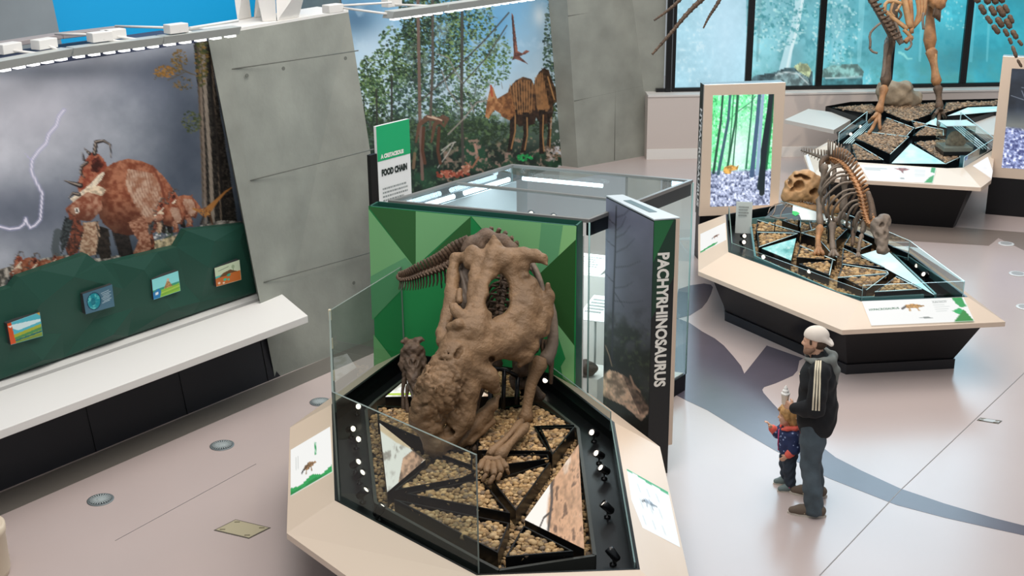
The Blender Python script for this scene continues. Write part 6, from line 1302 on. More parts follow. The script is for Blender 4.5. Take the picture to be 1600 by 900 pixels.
for k in range(6): 
    for sg in (-1, 1): q = smooth_path(DP([(783 - k * .4, 440 + k * 10, 11.9 - k * .02), (783 + sg * 14, 446 + k * 10, 11.95), (783 + sg * 24, 462 + k * 11, 12.0)]), 7); bone(ph, 'neck_rib', q, .016, m_bone_dk, 5, False)
bone(ph, 'shoulder_blade', smooth_path(DP([(856, 460, 11.8), (863, 500, 11.78), (863, 540, 11.76), (850, 566, 11.74)]), 9), [.03, .04, .05, .05, .05, .055, .06, .07, .07], m_bone_grey, 8, False)
bone(ph, 'breast_bone', DP([(856, 530, 11.8), (861, 560, 11.78), (861, 600, 11.78)]), [.035, .03, .016], m_bone_dk, 7, False); bone(ph, 'breast_bone', DP([(847, 530, 11.84), (850, 560, 11.84), (850, 572, 11.84)]), [.03, .025, .014], m_bone_dk, 7, False)
bone(ph, 'upper_arm_bone', DP([(845, 558, 11.66), (830, 600, 11.62), (824, 632, 11.60), (821, 660, 11.58)]), [.075, .06, .052, .06], m_bone, 10)
bone(ph, 'lower_arm_bone', [P(824, 664, .96), P(800, 690, .96), P(777, 716, .93)], [.042, .036, .052], m_bone, 8); bone(ph, 'lower_arm_bone', [P(816, 657, .98), P(790, 686, .97), P(763, 712, .93)], [.035, .030, .042], m_bone, 8)
for x0, y0, x1, y1, x2, y2 in ((777, 720, 783, 738, 776, 752), (770, 722, 772, 742, 764, 757), (763, 720, 760, 739, 753, 753), (757, 718, 748, 734, 742, 746), (781, 718, 792, 732, 795, 741)):
    bone(ph, 'finger_bone', [P(x0, y0, .93), P(x1, y1, .94)], .028, m_bone, 7); bone(ph, 'finger_bone', [P(x1, y1 + 1, .94), P(x2, y2, .885)], .026, m_bone, 7)
s = SDF()
for x, y in ((760, 717), (767, 718), (774, 719), (779, 717)): s.ell(P(x, y, .935), (.034, .034, .03), k=.015)
sdf_obj(s, .009, 'wrist_bone', m_bone, ph)
bone(ph, 'upper_arm_bone', DP([(745, 600, 11.75), (742, 630, 11.72), (738, 655, 11.7)]), [.07, .055, .06], m_bone_dk, 9); bone(ph, 'lower_arm_bone', DP([(738, 655, 11.68), (745, 690, 11.45)]), [.05, .04], m_bone_dk, 8)
bone(ph, 'finger_bone', DP([(733, 690, 11.3), (728, 703, 11.2)]), .03, m_bone_dk, 7); bone(ph, 'finger_bone', DP([(742, 690, 11.3), (742, 706, 11.2)]), .03, m_bone_dk, 7)
s = SDF(); s.chain(DP([(803, 590, 12.0), (815, 578, 11.95), (828, 565, 11.9)]), [.05, .07, .05], .03); s.chain(DP([(806, 602, 11.96), (822, 600, 11.94)]), [.05, .05], .03); s.rough(lambda p: .008 * np.sin(p[:, 0] * 50) * np.sin(p[:, 2] * 50)); sdf_obj(s, .014, 'knee_bone', m_bone_dk, ph)
bone(ph, 'thigh_bone', DP([(800, 470, 12.1), (808, 530, 12.06), (815, 585, 12.0)]), [.07, .06, .065], m_bone_dk, 9); bone(ph, 'shin_bone', DP([(818, 595, 11.98), (838, 610, 12.0), (846, 625, 12.02)]), [.06, .045, .05], m_bone_dk, 8)
bone(ph, 'thigh_bone', DP([(765, 470, 12.12), (770, 540, 12.1), (775, 580, 12.08)]), [.07, .06, .065], m_bone_dk, 9)
for pts in (DP([(768, 575, 11.8), (790, 578, 11.8), (808, 588, 11.85)]), DP([(788, 578, 11.8), (786, 640, 11.75)]), DP([(769, 578, 11.8), (764, 648, 11.6)]), DP([(826, 590, 11.9), (826, 644, 11.8)]), DP([(809, 590, 11.86), (806, 632, 11.8)])): bone(ph, 'mount_bar', pts, .022, m_blackm, 6, False)
tail = spine(ph, DP([(742, 396, 12.1), (715, 404, 12.1), (688, 418, 12.05), (660, 428, 12.0), (640, 435, 11.97), (624, 437, 11.95)]), 26, .062, .022, (0, 0, 1), .13, .055, .15, m_bone_dk)
bone(ph, 'tail_tip', smooth_path(DP([(626, 437, 11.95), (621, 433, 11.95), (622, 428, 11.95)]), 6), [.02, .02, .018, .015, .012, .006], m_bone_dk, 6, False)
bone(ph, 'mount_bar', [D(688, 420, 12.05), D(690, 450, 12.15)], .008, m_blackm, 5, False)

# ------------------------------------------------------------ young horned skeleton
bp = thing('young_skeleton', P(645, 650, .86), 'small dark young horned skeleton facing the viewer at the left of the large skull', 'dinosaur skeleton')
s = SDF(); s.ell(D(645, 556, 11.95), (.115, .07, .14), k=.03); s.chain(DP([(645, 570, 11.88), (647, 592, 11.82), (650, 612, 11.76)]), [.085, .06, .03], .03)
s.chain(DP([(645, 540, 11.98), (634, 533, 11.96), (628, 534, 11.95)]), [.04, .03, .015], .015); s.chain(DP([(645, 536, 11.98), (655, 531, 11.96), (662, 532, 11.95)]), [.04, .032, .014], .015); s.ell(D(638, 546, 11.9), (.05, .04, .05), k=.02); s.ell(D(652, 546, 11.9), (.05, .04, .05), k=.02)
s.chain(DP([(631, 548, 11.92), (628, 570, 11.92), (633, 590, 11.92)]), [.03, .03, .02], .02); s.chain(DP([(659, 548, 11.92), (663, 572, 11.92), (660, 592, 11.92)]), [.03, .03, .02], .02)
s.cut_ell(D(641, 567, 11.80), (.018, .04, .03), k=.008); s.cut_ell(D(650, 567, 11.80), (.018, .04, .03), k=.008); s.cut_ell(D(635, 557, 11.84), (.02, .04, .022), k=.008); s.cut_ell(D(656, 557, 11.84), (.02, .04, .022), k=.008); s.cut_cap(D(645, 548, 11.82), D(645, 540, 11.85), .02, .015, .01)
s.rough(lambda p: .006 * np.sin(p[:, 0] * 80) * np.sin(p[:, 2] * 85)); sdf_obj(s, .009, 'skull', m_bone_dk, bp, 1)
s = SDF(); s.chain(DP([(640, 600, 11.86), (646, 620, 11.8), (650, 630, 11.78)]), [.022, .02, .014], .01); s.chain(DP([(657, 600, 11.86), (654, 620, 11.8), (650, 630, 11.78)]), [.022, .02, .014], .01); sdf_obj(s, .009, 'lower_jaw', m_bone_grey, bp)
spine(bp, DP([(646, 575, 12.0), (648, 560, 12.15), (652, 556, 12.35)]), 6, .03, .03, (0, 0, 1), .04, .04)
for k in range(5):
    for sg in (-1, 1): q = smooth_path(DP([(647, 568 - k * 1.5, 12.05 + k * .05), (647 + sg * 13, 578, 12.05 + k * .05), (647 + sg * 12, 600, 12.02 + k * .05)]), 8); bone(bp, 'rib', q, .010, m_bone_dk, 5, False)
for x0, y0, x1, y1, x2, y2, d in ((632, 588, 629, 612, 631, 646, 11.92), (659, 590, 664, 614, 662, 640, 11.98), (638, 600, 635, 622, 638, 650, 11.86), (652, 602, 657, 622, 656, 645, 12.1)):
    bone(bp, 'leg', DP([(x0, y0, d), (x1, y1, d - .01), (x2, y2, d - .03)]), [.022, .018, .02], m_bone_dk, 6)
    for t in (-5, 0, 5): bone(bp, 'toe', DP([(x2, y2 - 2, d - .03), (x2 + t * .6, y2 + 4, d - .10)]), .011, m_bone_dk, 5)
bone(bp, 'mount_bar', DP([(645, 590, 12.02), (646, 648, 11.98)]), .012, m_blackm, 5, False)

# ------------------------------------------------------------ duck-billed skeleton on the middle table
hs = thing('duckbill_skeleton', P(1300, 395, .86), 'brown duck-billed skeleton walking with head lowered, on the middle table', 'dinosaur skeleton')
hp = [(1294, 252, 17.3), (1308, 252, 17.1), (1322, 262, 16.9), (1336, 284, 16.6), (1346, 308, 16.35), (1351, 332, 16.15), (1358, 350, 16.0), (1370, 354, 15.9)]
hv = spine(hs, DP(hp), 30, .045, .04, (.55, -.25, .8), .16, .05, m=m_bone_warm)
for i, p in enumerate(hv):
    if i < 12: bone(hs, 'tall_spine', [p, p + np.array([-.02 + .008 * i, 0, .30 - .012 * i])], [.014, .010], m_bone_grey, 5, False)
sp_t = spine(hs, DP([(1294, 252, 17.3), (1290, 248, 17.5), (1276, 243, 17.8), (1262, 238, 18.1), (1252, 235, 18.4)]), 12, .04, .012, (0, 0, 1), .10, .03, .05, m_bone_grey)
for k in range(10):
    i = 7 + int(k * 1.6); a = hv[min(i, 29)]; x, y = proj(a); d = (a - EYE) @ FWD; w = math.sin((k + 2) / 12 * math.pi)
    q = smooth_path([a, D(x - 18 * w - 4, y + 2, d - .08), D(x - 38 * w - 4, y + 14 + 4 * w, d - .05), D(x - 48 * w - 2, y + 34, d + .05), D(x - 44 * w, y + 50 * w + 6, d + .12)], 12); bone(hs, 'rib', q, .017, m_bone_grey, 5, False)
    q = smooth_path([a, D(x + 8 * w, y + 4, d + .25), D(x + 10 * w, y + 22, d + .4), D(x - 4, y + 46 * w + 4, d + .42)], 10); bone(hs, 'rib', q, .016, m_bone_dk, 5, False)
bone(hs, 'hip_bone', smooth_path(DP([(1292, 246, 17.2), (1284, 252, 17.15), (1284, 268, 17.1), (1296, 275, 17.1)]), 9), [.05, .05, .04, .035, .03, .03, .03, .03, .025], m_bone_dk, 7, False)
bone(hs, 'hip_bone', smooth_path(DP([(1300, 252, 17.2), (1304, 268, 17.1), (1300, 286, 17.0)]), 7), .03, m_bone_grey, 7, False)
for x, d, seg in ((0, 17.0, [(1289, 256), (1286, 280), (1284, 306)]), (1, 16.9, [(1318, 276), (1320, 300), (1317, 332)])):
    bone(hs, 'thigh_bone', DP([(a, b_, d) for a, b_ in seg]), [.05, .04, .055], m_bone_grey, 8)
bone(hs, 'shin_bone', DP([(1283, 308, 16.95), (1280, 330, 16.8), (1282, 352, 16.6)]), [.055, .045, .04], m_bone_grey, 8); bone(hs, 'shin_bone', DP([(1318, 334, 16.85), (1310, 342, 16.7), (1302, 346, 16.55)]), [.05, .035, .035], m_bone_grey, 8)
bone(hs, 'foot_bone', DP([(1282, 353, 16.58), (1278, 372, 16.42), (1279, 392, 16.28)]), [.05, .04, .035], m_bone_warm, 8); bone(hs, 'foot_bone', DP([(1301, 346, 16.55), (1300, 370, 16.42), (1302, 394, 16.25)]), [.045, .035, .035], m_bone_grey, 8)
for dx in (-7, 0, 8): bone(hs, 'toe', DP([(1279, 386, 16.3), (1279 + dx, 398, 16.12)]), .025, m_bone_warm, 6); bone(hs, 'toe', DP([(1302, 390, 16.25), (1302 + dx, 401, 16.1)]), .022, m_bone_grey, 6)
bone(hs, 'shoulder_blade', smooth_path(DP([(1356, 300, 16.2), (1362, 322, 16.1), (1364, 345, 16.0)]), 7), [.03, .035, .04, .04, .045, .05, .05], m_bone_dk, 7, False)
bone(hs, 'upper_arm_bone', DP([(1352, 345, 16.1), (1347, 365, 16.05)]), [.035, .03], m_bone_grey, 7); bone(hs, 'lower_arm_bone', DP([(1347, 366, 16.03), (1343, 380, 15.95), (1341, 396, 15.9)]), [.028, .022, .024], m_bone_grey, 7)
bone(hs, 'upper_arm_bone', DP([(1338, 340, 16.3), (1334, 356, 16.3)]), [.035, .03], m_bone_dk, 7); bone(hs, 'lower_arm_bone', DP([(1334, 357, 16.28), (1332, 384, 16.1)]), [.026, .022], m_bone_dk, 7)
for dx in (-4, 0, 4): bone(hs, 'finger_bone', DP([(1341, 394, 15.9), (1341 + dx, 402, 15.82)]), .014, m_bone_grey, 5)
s = SDF(); s.chain(DP([(1374, 352, 15.75), (1377, 368, 15.68), (1379, 382, 15.62), (1379, 392, 15.58)]), [.105, .085, .055, .05], .05); s.ell(D(1381, 346, 15.8), (.09, .09, .10), k=.04); s.cap(D(1369, 347, 15.78), D(1366, 358, 15.78), .05, .05, .03); s.cap(D(1374, 391, 15.58), D(1384, 391, 15.6), .045, .045, .02)
s.chain(DP([(1368, 360, 15.8), (1372, 378, 15.72), (1376, 390, 15.66)]), [.04, .035, .03], .02)
s.cut_ell(D(1369, 368, 15.62), (.028, .05, .035), k=.012); s.cut_ell(D(1384, 366, 15.58), (.02, .04, .035), k=.012); s.cut_ell(D(1378, 352, 15.66), (.035, .03, .03), k=.012); s.cut_cap(D(1377, 387, 15.5), D(1378, 380, 15.55), .015, .012, .01); s.rough(lambda p: .006 * np.sin(p[:, 0] * 60) * np.sin(p[:, 2] * 62)); sdf_obj(s, .010, 'skull', m_bone_grey, hs, 1)
for pts in (DP([(1330, 345, 16.5), (1331, 392, 16.25)]), DP([(1296, 270, 17.1), (1294, 380, 16.6)])): bone(hs, 'mount_bar', pts, .012, m_blackm, 5, False)

# large separate skull on the middle table
sk_ = thing('fossil_skull', P(1268, 352, .80), 'large tan fossil skull with open jaws on the middle table, left of the duck-billed ribs', 'skull')
s = SDF(); d0 = 17.3
s.chain(DP([(1229, 306, d0), (1238, 290, d0), (1248, 279, d0), (1260, 277, d0), (1272, 287, d0), (1281, 301, d0)]), [.07, .10, .10, .10, .11, .08], .05)
s.chain(DP([(1231, 308, d0), (1248, 305, d0), (1262, 304, d0), (1278, 315, d0)]), [.07, .09, .09, .05], .04); s.ell(D(1256, 294, d0), (.22, .13, .14), k=.05); s.chain(DP([(1262, 304, d0 - .02), (1272, 312, d0), (1284, 318, d0)]), [.05, .045, .03], .03)
s.chain(DP([(1226, 310, d0), (1230, 303, d0)]), [.04, .07], .03)
for x, y, a, b_ in ((1249, 291, .065, .06), (1240, 297, .032, .03), (1236, 288, .022, .05), (1273, 301, .055, .045), (1252, 277, .08, .022), (1262, 280, .05, .02)): s.cut_ell(D(x, y, d0 - .13), (a * 1.15, .19, b_ * 1.15), k=.012)
s.rough(lambda p: .008 * np.sin(p[:, 0] * 46) * np.sin(p[:, 2] * 50)); sdf_obj(s, .014, 'cranium', m_bone_lt, sk_, 1)
s = SDF(); s.chain(DP([(1229, 315, d0), (1250, 321, d0), (1270, 327, d0), (1292, 330, d0), (1310, 326, d0), (1317, 324, d0)]), [.035, .05, .06, .065, .05, .03], .03); s.chain(DP([(1294, 326, d0), (1298, 312, d0), (1303, 306, d0)]), [.04, .035, .02], .02); s.chain(DP([(1303, 308, d0), (1312, 318, d0)]), [.022, .03], .02); sdf_obj(s, .013, 'lower_jaw', m_bone_lt, sk_, 1)
b = MB()
for k in range(9): p = D(1233 + k * 4.6, 309.5 + k * .8, d0 - .05); b.tube([p, p - ZV * .05], [.014, .003], 5)
b.build('tooth_row', mat('tooth_brown', '8a7460', .4), sk_)
for x in (1250, 1290):
    p = D(x, 322, d0); b = MB(); b.tube([p, z3(p, .76)], .014, 6); b.build('mount_rod', m_blackm, sk_)

# ------------------------------------------------------------ tall two-legged skeleton on the back table
fL, fR = PB(1369, 196, .02), PB(1466, 186, .02); dl, dr = (fL - EYE) @ FWD, (fR - EYE) @ FWD
gs = thing('tall_skeleton', lerp(fL, fR, .5), 'tall two-legged meat-eater skeleton before the window, cut by the top edge', 'dinosaur skeleton')
bone(gs, 'shin_bone', DP([(1392, 55, dl + .2), (1387, 95, dl + .15), (1383, 135, dl + .1)]), [.10, .085, .10], m_bone_dk, 10); bone(gs, 'shin_bone', DP([(1386, 62, dl + .1), (1382, 96, dl + .1), (1380, 128, dl + .1)]), [.05, .045, .05], m_bone_grey, 8)
bone(gs, 'thigh_bone', DP([(1404, -60, dl + .3), (1398, 0, dl + .28), (1392, 52, dl + .22)]), [.12, .09, .11], m_bone_dk, 10)
bone(gs, 'foot_bone', DP([(1382, 134, dl + .08), (1378, 155, dl + .04), (1372, 178, dl)]), [.085, .07, .08], m_bone_warm, 10)
bone(gs, 'thigh_bone', DP([(1458, -60, dr + .2), (1453, 10, dr + .2), (1453, 80, dr + .15)]), [.14, .095, .12], m_bone_warm, 10)
bone(gs, 'shin_bone', DP([(1454, 74, dr + .15), (1460, 105, dr + .1), (1464, 134, dr + .08)]), [.11, .085, .095], m_bone_warm, 10); bone(gs, 'shin_bone', DP([(1459, 80, dr + .1), (1463, 105, dr + .05), (1466, 130, dr + .05)]), [.05, .04, .05], m_bone_lt, 8)
bone(gs, 'foot_bone', DP([(1465, 134, dr + .06), (1467, 152, dr + .02), (1468, 172, dr)]), [.09, .07, .08], m_bone_dk, 10)
for root_, toes in (((1372, 178, dl), [((1364, 184), (1357, 192)), ((1368, 190), (1362, 202), (1357, 208)), ((1374, 190), (1375, 203))]), ((1468, 172, dr), [((1461, 178), (1457, 186)), ((1467, 184), (1466, 198)), ((1474, 178), (1477, 186)), ((1471, 170), (1474, 180))])):
    for t in toes:
        pts = [D(*root_)] + [D(x, y, root_[2] - .25 * (i + 1)) if i == 0 else PB(x, y, .03) for i, (x, y) in enumerate(t)]; bone(gs, 'toe', pts, [.055] + [.045] * (len(pts) - 2) + [.028], m_bone_warm if root_[0] < 1400 else m_bone_dk, 8)
for k in range(11):
    t = k / 10; x, y = 1352 + 40 * t, -6 + 64 * t; dd = dl - .3
    bone(gs, 'belly_rib', DP([(x - 2, y - 5, dd + .1), (x + 6, y + 3, dd), (x + 17, y - 1, dd + .05)]), [.03, .042, .02], m_bone_dk, 6, False)
bone(gs, 'breast_bone', smooth_path(DP([(1360, -4, dl - .2), (1378, 28, dl - .2), (1394, 58, dl - .2)]), 8), .07, m_bone_dk, 8, False)
g_ = [([(1382, 20), (1384, 5), (1396, 2), (1410, 6)], .04, m_bone_lt), ([(1384, 18), (1394, 28), (1408, 38), (1418, 46)], .05, m_bone_lt), ([(1396, 4), (1392, 18), (1398, 26)], .028, m_bone_lt), ([(1408, 6), (1400, 18)], .03, m_bone_lt), ([(1411, -10), (1416, 14), (1422, 44)], .07, m_bone_lt), ([(1422, 0), (1424, 24), (1424, 52)], .05, m_bone_warm), ([(1386, 26), (1394, 44), (1402, 60), (1408, 69)], .045, m_bone_grey), ([(1398, 32), (1404, 50), (1410, 68)], .035, m_bone_grey), ([(1412, 46), (1420, 54), (1425, 62)], .045, m_bone_lt), ([(1414, 66), (1420, 60), (1426, 60)], .055, m_bone_warm), ([(1400, 12), (1408, 22), (1404, 30)], .028, m_bone_dk)]
for pts, r, m_ in g_: bone(gs, 'girdle_bone', smooth_path([D(x, y, dl - .15) for x, y in pts], 8), r, m_, 7, False)
for k in range(7):
    bone(gs, 'rib', smooth_path([D(1426 + k * 4, -30, dr - .1 + .05 * k), D(1432 + k * 2.6, 0, dr - .15), D(1434 + k * 1.8, 22, dr - .15), D(1425 + k * .6, 46 - k * .6, dr - .12)], 10), .026, m_bone_lt if k % 2 else m_bone_warm, 6, False)
for pts in ([(1376, 36), (1366, 44), (1359, 54), (1360, 66), (1359, 76)], [(1359, 76), (1364, 81), (1371, 83)], [(1422, 62), (1424, 70), (1418, 77), (1414, 76)], [(1443, 20), (1442, 34), (1443, 46)]): bone(gs, 'arm_bone', smooth_path([D(x, y, dl - .35) for x, y in pts], 8), .026, m_bone_grey, 6, False)
s = SDF(); s.chain(DP([(1452, -6, dr), (1466, 4, dr - .05), (1474, -8, dr)]), [.14, .13, .10], .05); s.rough(lambda p: .014 * np.sin(p[:, 0] * 40) * np.sin(p[:, 2] * 44)); sdf_obj(s, .025, 'hip_bone', m_bone_warm, gs)
for k in range(5): bone(gs, 'rib', DP([(1462 + k * 2, 10, dr - .1), (1458 + k * 2.5, 26 + k * 2, dr - .1)]), .02, m_bone_dk, 5, False)

# ------------------------------------------------------------ bones hanging into the picture from above
hg = thing('hanging_flipper', D(1560, -20, 14.0), 'brown flipper bones hanging down at the upper right, before the window', 'hanging skeleton')
for ch in ([(1520, -16), (1530, 6), (1540, 24), (1550, 38), (1562, 54)], [(1536, -14), (1546, 8), (1556, 26), (1568, 44), (1576, 58), (1581, 70), (1589, 92), (1597, 106)], [(1548, -14), (1558, 8), (1570, 28), (1580, 46), (1590, 62), (1598, 72)], [(1560, -14), (1568, 6), (1576, 22), (1583, 38)]):
    for i in range(len(ch) - 1):
        a, c = ch[i], ch[i + 1]; dx, dy = (c[0] - a[0]) * .07, (c[1] - a[1]) * .07; bone(hg, 'finger_bone', DP([(a[0] + dx, a[1] + dy, 14), (c[0] - dx, c[1] - dy, 14)]), .038 - .004 * i, m_bone_dk, 7)
hg = thing('hanging_tail', D(1060, -30, 14.0), 'thin brown jointed bones hanging down at the upper left of the window', 'hanging skeleton')
for ch, r in (([(1150, -44), (1105, -8), (1075, 20), (1048, 52), (1019, 85)], .045), ([(1100, -44), (1058, 4), (1022, 32)], .036), ([(1146, -40), (1122, 4), (1108, 26), (1099, 44)], .03)):
    q = smooth_path(DP([(x, y, 14) for x, y in ch]), 16); n = len(q)
    for i in range(n - 1): k = 1 - i / n * .75; bone(hg, 'vertebra', [q[i], lerp(q[i], q[i + 1], .25), lerp(q[i], q[i + 1], .8), q[i + 1]], [r * k * 1.15, r * k * .85, r * k * .8, r * k * 1.05], m_bone_dk, 6, False)
# ============================================================ visitors
m_skin = mat('skin', 'd9a98c', .5, var=.06, scale=20); m_jacket = mat('black_jacket', '101216', .8, bump=.25, bscale=9); m_stripe = mat('cream_stripe', 'e8dcc0', .7)
m_jean = mat('blue_denim', '4d5960', .85, var=.35, scale=5, bump=.3, bscale=14); m_jean2 = mat('dark_denim', '333d49', .85, var=.3, scale=7, bump=.3, bscale=18); m_cap = mat('cream_cap', 'ece0d2', .8); m_hood = mat('grey_jersey', '7c7f7a', .85, bump=.2, bscale=20)
m_hair = mat('brown_hair', '4a3626', .7, bump=.5, bscale=60); m_blond = mat('blond_hair', 'b98d56', .6, var=.25, scale=18, bump=.5, bscale=50); m_shoe = mat('taupe_suede', '6b5d50', .8); m_sole = mat('pale_sole', 'cfc6b8', .7)
m_coral = mat('coral_fleece', 'ee6a5a', .8); m_cshoe = mat('grey_teal_shoe', '71807f', .7); m_pink = mat('pink_trim', 'd8487a', .7); m_lip = mat('lip', 'b5705f', .5); m_eye = mat('eye_dark', '231c1a', .3); m_beard = mat('stubble', '8a6a55', .7)
def patterned(name, base, dots):
    m = mat(name, base, .8); nt = m.node_tree; b = nt.nodes['Principled BSDF']; tc = nt.nodes.new('ShaderNodeTexCoord'); v = nt.nodes.new('ShaderNodeTexVoronoi'); v.inputs['Scale'].default_value = 26; r = nt.nodes.new('ShaderNodeValToRGB'); r.color_ramp.interpolation = 'CONSTANT'
    r.color_ramp.elements[0].color = (*lin(dots), 1); r.color_ramp.elements[1].position = .24; r.color_ramp.elements[1].color = (*lin(base), 1); nt.links.new(tc.outputs['Object'], v.inputs['Vector']); nt.links.new(v.outputs['Distance'], r.inputs['Fac']); nt.links.new(r.outputs['Color'], b.inputs['Base Color']); return m
m_navy = patterned('navy_print_fabric', '26335c', '93a3c8')
class Fig:
    """body frame: f forward, l to the figure's left, z up"""
    def __init__(s, o, fwd, lean=0.0):
        s.lean = lean; s.o = np.asarray(o, float); s.f = unit(fwd); s.l = np.array([-s.f[1], s.f[0], 0]); s.ax = np.stack([s.f, s.l, ZV])
    def __call__(s, f, l, z): return s.o + s.f * (f + s.lean * z) + s.l * l + ZV * z
    def ch(s, pts): return [s(*p) for p in pts]
def hand(S, F, wrist, d, up, side, sc=1.0, curl=.5, k=.006):
    """palm, four bent fingers of different lengths and a thumb from the side of the palm"""
    d = unit(d); up = unit(np.asarray(up) - d * (np.asarray(up) @ d)); sd = np.cross(d, up) * side; w = np.asarray(wrist)
    p1 = w + d * .075 * sc
    for t in (-.5, 0, .5): S.cap(w + sd * t * .022 * sc, p1 + sd * t * .058 * sc, .018 * sc, .0135 * sc, .012)
    for i, (L, t) in enumerate(((.066, .5), .0 and (0, 0) or (.076, .17), (.071, -.17), (.055, -.5))):
        a = p1 + sd * t * .060 * sc; b = a + unit(d - up * curl * .5) * L * .5 * sc; c = b + unit(d * (1 - curl) - up * (curl + .1)) * L * .36 * sc; e = c + unit(d * (.4 - curl) - up * 1.0) * L * .22 * sc * curl + unit(d) * L * .2 * sc * (1 - curl)
        S.chain([a, b, c, e], [.0095 * sc, .009 * sc, .008 * sc, .0065 * sc], k)
    a = w + d * .02 * sc + sd * .026 * sc; b = a + unit(d * .6 + sd * .8 - up * .3) * .036 * sc; c = b + unit(d * .9 + sd * .1 - up * .5) * .03 * sc; S.chain([a, b, c], [.014 * sc, .0105 * sc, .0085 * sc], .01)
def head(S, F, c, s=1.0, jaw=1.0):
    f0, l0, z0 = c; G = lambda a, b, d: F(f0 + a * s, l0 + b * s, z0 + d * s)
    S.ell(G(-.012, 0, .03), (.098 * s, .076 * s, .098 * s), F.ax, k=.02); S.ell(G(.022, 0, -.035), (.068 * s, .060 * s * jaw, .085 * s), F.ax, k=.03)
    S.cap(G(.062, 0, -.098), G(.045, 0, -.095), .022 * s, .03 * s, .03 * s); S.cap(G(.072, .03, -.02), G(.068, -.03, -.02), .024 * s, k=.02 * s)
    S.cap(G(.082, 0, .018), G(.104, 0, -.022), .008 * s, .0135 * s, .012 * s); S.cap(G(.094, .011, -.026), G(.094, -.011, -.026), .009 * s, k=.008 * s)
    S.cap(G(.078, .034, .022), G(.080, -.034, .022), .012 * s, k=.014 * s)
    for q in (1, -1):
        S.cut_ell(G(.092, q * .031, .005), (.014 * s, .015 * s, .010 * s), F.ax, k=.008 * s); S.ell(G(.077, q * .031, .004), (.011 * s, .013 * s, .010 * s), F.ax, k=.002)
        S.ell(G(-.006, q * .076, -.004), (.020 * s, .009 * s, .031 * s), F.ax, k=.006 * s); S.cut_ell(G(-.002, q * .086, -.002), (.010 * s, .006 * s, .016 * s), F.ax, k=.004)
    S.cap(G(.086, .018, -.058), G(.086, -.018, -.058), .0085 * s, k=.008 * s); S.cap(G(.084, .015, -.070), G(.084, -.015, -.070), .009 * s, k=.008 * s); S.cut_cap(G(.096, .018, -.063), G(.096, -.018, -.063), .003 * s, k=.004 * s)
    return G
def eyes(G, parent, s, name='eye'):
    for q in (1, -1):
        b = MB(); c = G(.087, q * .031, .005); d = unit(G(.2, q * .04, 0) - G(0, 0, 0)); b.lathe(c - d * .002 * s, [(.0065 * s, 0), (.0055 * s, .002 * s), (.001, .003 * s)], 10, axis=d); b.build(name, m_eye, parent)

# ---------------------------------------------------------------- man
foot_c = P(1266, 789); vd = unit(np.array([foot_c[0], foot_c[1], 0])); lf = -vd; fw = np.array([lf[1], -lf[0], 0]); fw = fw if fw[0] < 0 else -fw
M_ = Fig(foot_c, fw, .07)
man = thing('person', foot_c, 'man in black jacket with cream sleeve stripes and backward cap, standing with a cup', 'person')
S = SDF(); hz = 1.625
GH = head(S, M_, (-.045, 0, hz), 1.0)
S.chain(M_.ch([(-.06, 0, 1.55), (-.075, 0, 1.47)]), [.058, .066], .03)
S.chain(M_.ch([(-.09, -.16, 1.42), (-.09, .16, 1.42)]), [.07, .07], .04); S.ell(M_(-.07, 0, 1.25), (.115, .165, .22), M_.ax, k=.05); S.ell(M_(-.05, 0, .98), (.115, .15, .18), M_.ax, k=.06)
for sg in (1, -1): S.chain(M_.ch([(-.04, sg * .09, .93), (-.01, sg * .15, .50), (-.04, sg * .19, .08)]), [.085, .06, .045], .03); S.chain(M_.ch([(-.04, sg * .19, .06), (.12, sg * .195, .035)]), [.035, .03], .02)
Lel, Lwr = (-.06, .265, 1.10), (.135, .17, 1.035); S.chain(M_.ch([(-.09, .19, 1.41), Lel, Lwr]), [.055, .045, .032], .02)
Rel, Rwr = (-.06, -.265, 1.10), (.06, -.25, .86); S.chain(M_.ch([(-.09, -.19, 1.41), Rel, Rwr]), [.055, .045, .032], .02)
hand(S, M_, M_(*Lwr), M_.f * .9 - M_.l * .5 + ZV * .25, M_.l * .8 + M_.f * .4, 1, 1.0, .75); hand(S, M_, M_(*Rwr), -ZV * .9 + M_.f * .3, -M_.l, 1, 1.0, .5)
sdf_obj(S, .0075, 'body', m_skin, man, 1)
eyes(GH, man, 1.0)
S = SDF(); S.chain([GH(.05, .045, -.075), GH(.07, .02, -.092), GH(.07, -.02, -.092), GH(.05, -.045, -.075)], [.028, .024, .024, .028], .02); S.chain([GH(.01, .056, -.055), GH(.05, .045, -.078)], [.02, .026], .02); S.chain([GH(.01, -.056, -.055), GH(.05, -.045, -.078)], [.02, .026], .02); sdf_obj(S, .006, 'beard', m_beard, man, 1)
S = SDF(); S.ell(GH(-.03, 0, .0), (.085, .078, .075), M_.ax, k=.02); S.cut_ell(GH(.10, 0, -.05), (.11, .2, .12), M_.ax, k=.01); S.cap(GH(.03, .068, .03), GH(.03, .068, .0), .012, k=.01); S.cap(GH(.03, -.068, .03), GH(.03, -.068, .0), .012, k=.01); sdf_obj(S, .007, 'hair', m_hair, man, 1)
S = SDF(); S.ell(GH(-.018, 0, .062), (.112, .092, .088), M_.ax, k=.02); S.cap(GH(-.01, 0, .147), GH(-.014, 0, .150), .008, k=.006)
tilt = unit(-M_.f * .80 - ZV * .60)
for t in (-.06, -.03, 0, .03, .06): S.cap(GH(-.085, t, .045), GH(-.085, t * .9, .045) + tilt * (.095 - 4 * t * t), .020, .012, .02)
S.cut_ell(GH(.06, 0, -.04), (.16, .2, .085), M_.ax, k=.012); S.cut_ell(GH(-.02, 0, .0), (.092, .078, .09), M_.ax, k=.01); sdf_obj(S, .0065, 'cap', m_cap, man, 1)
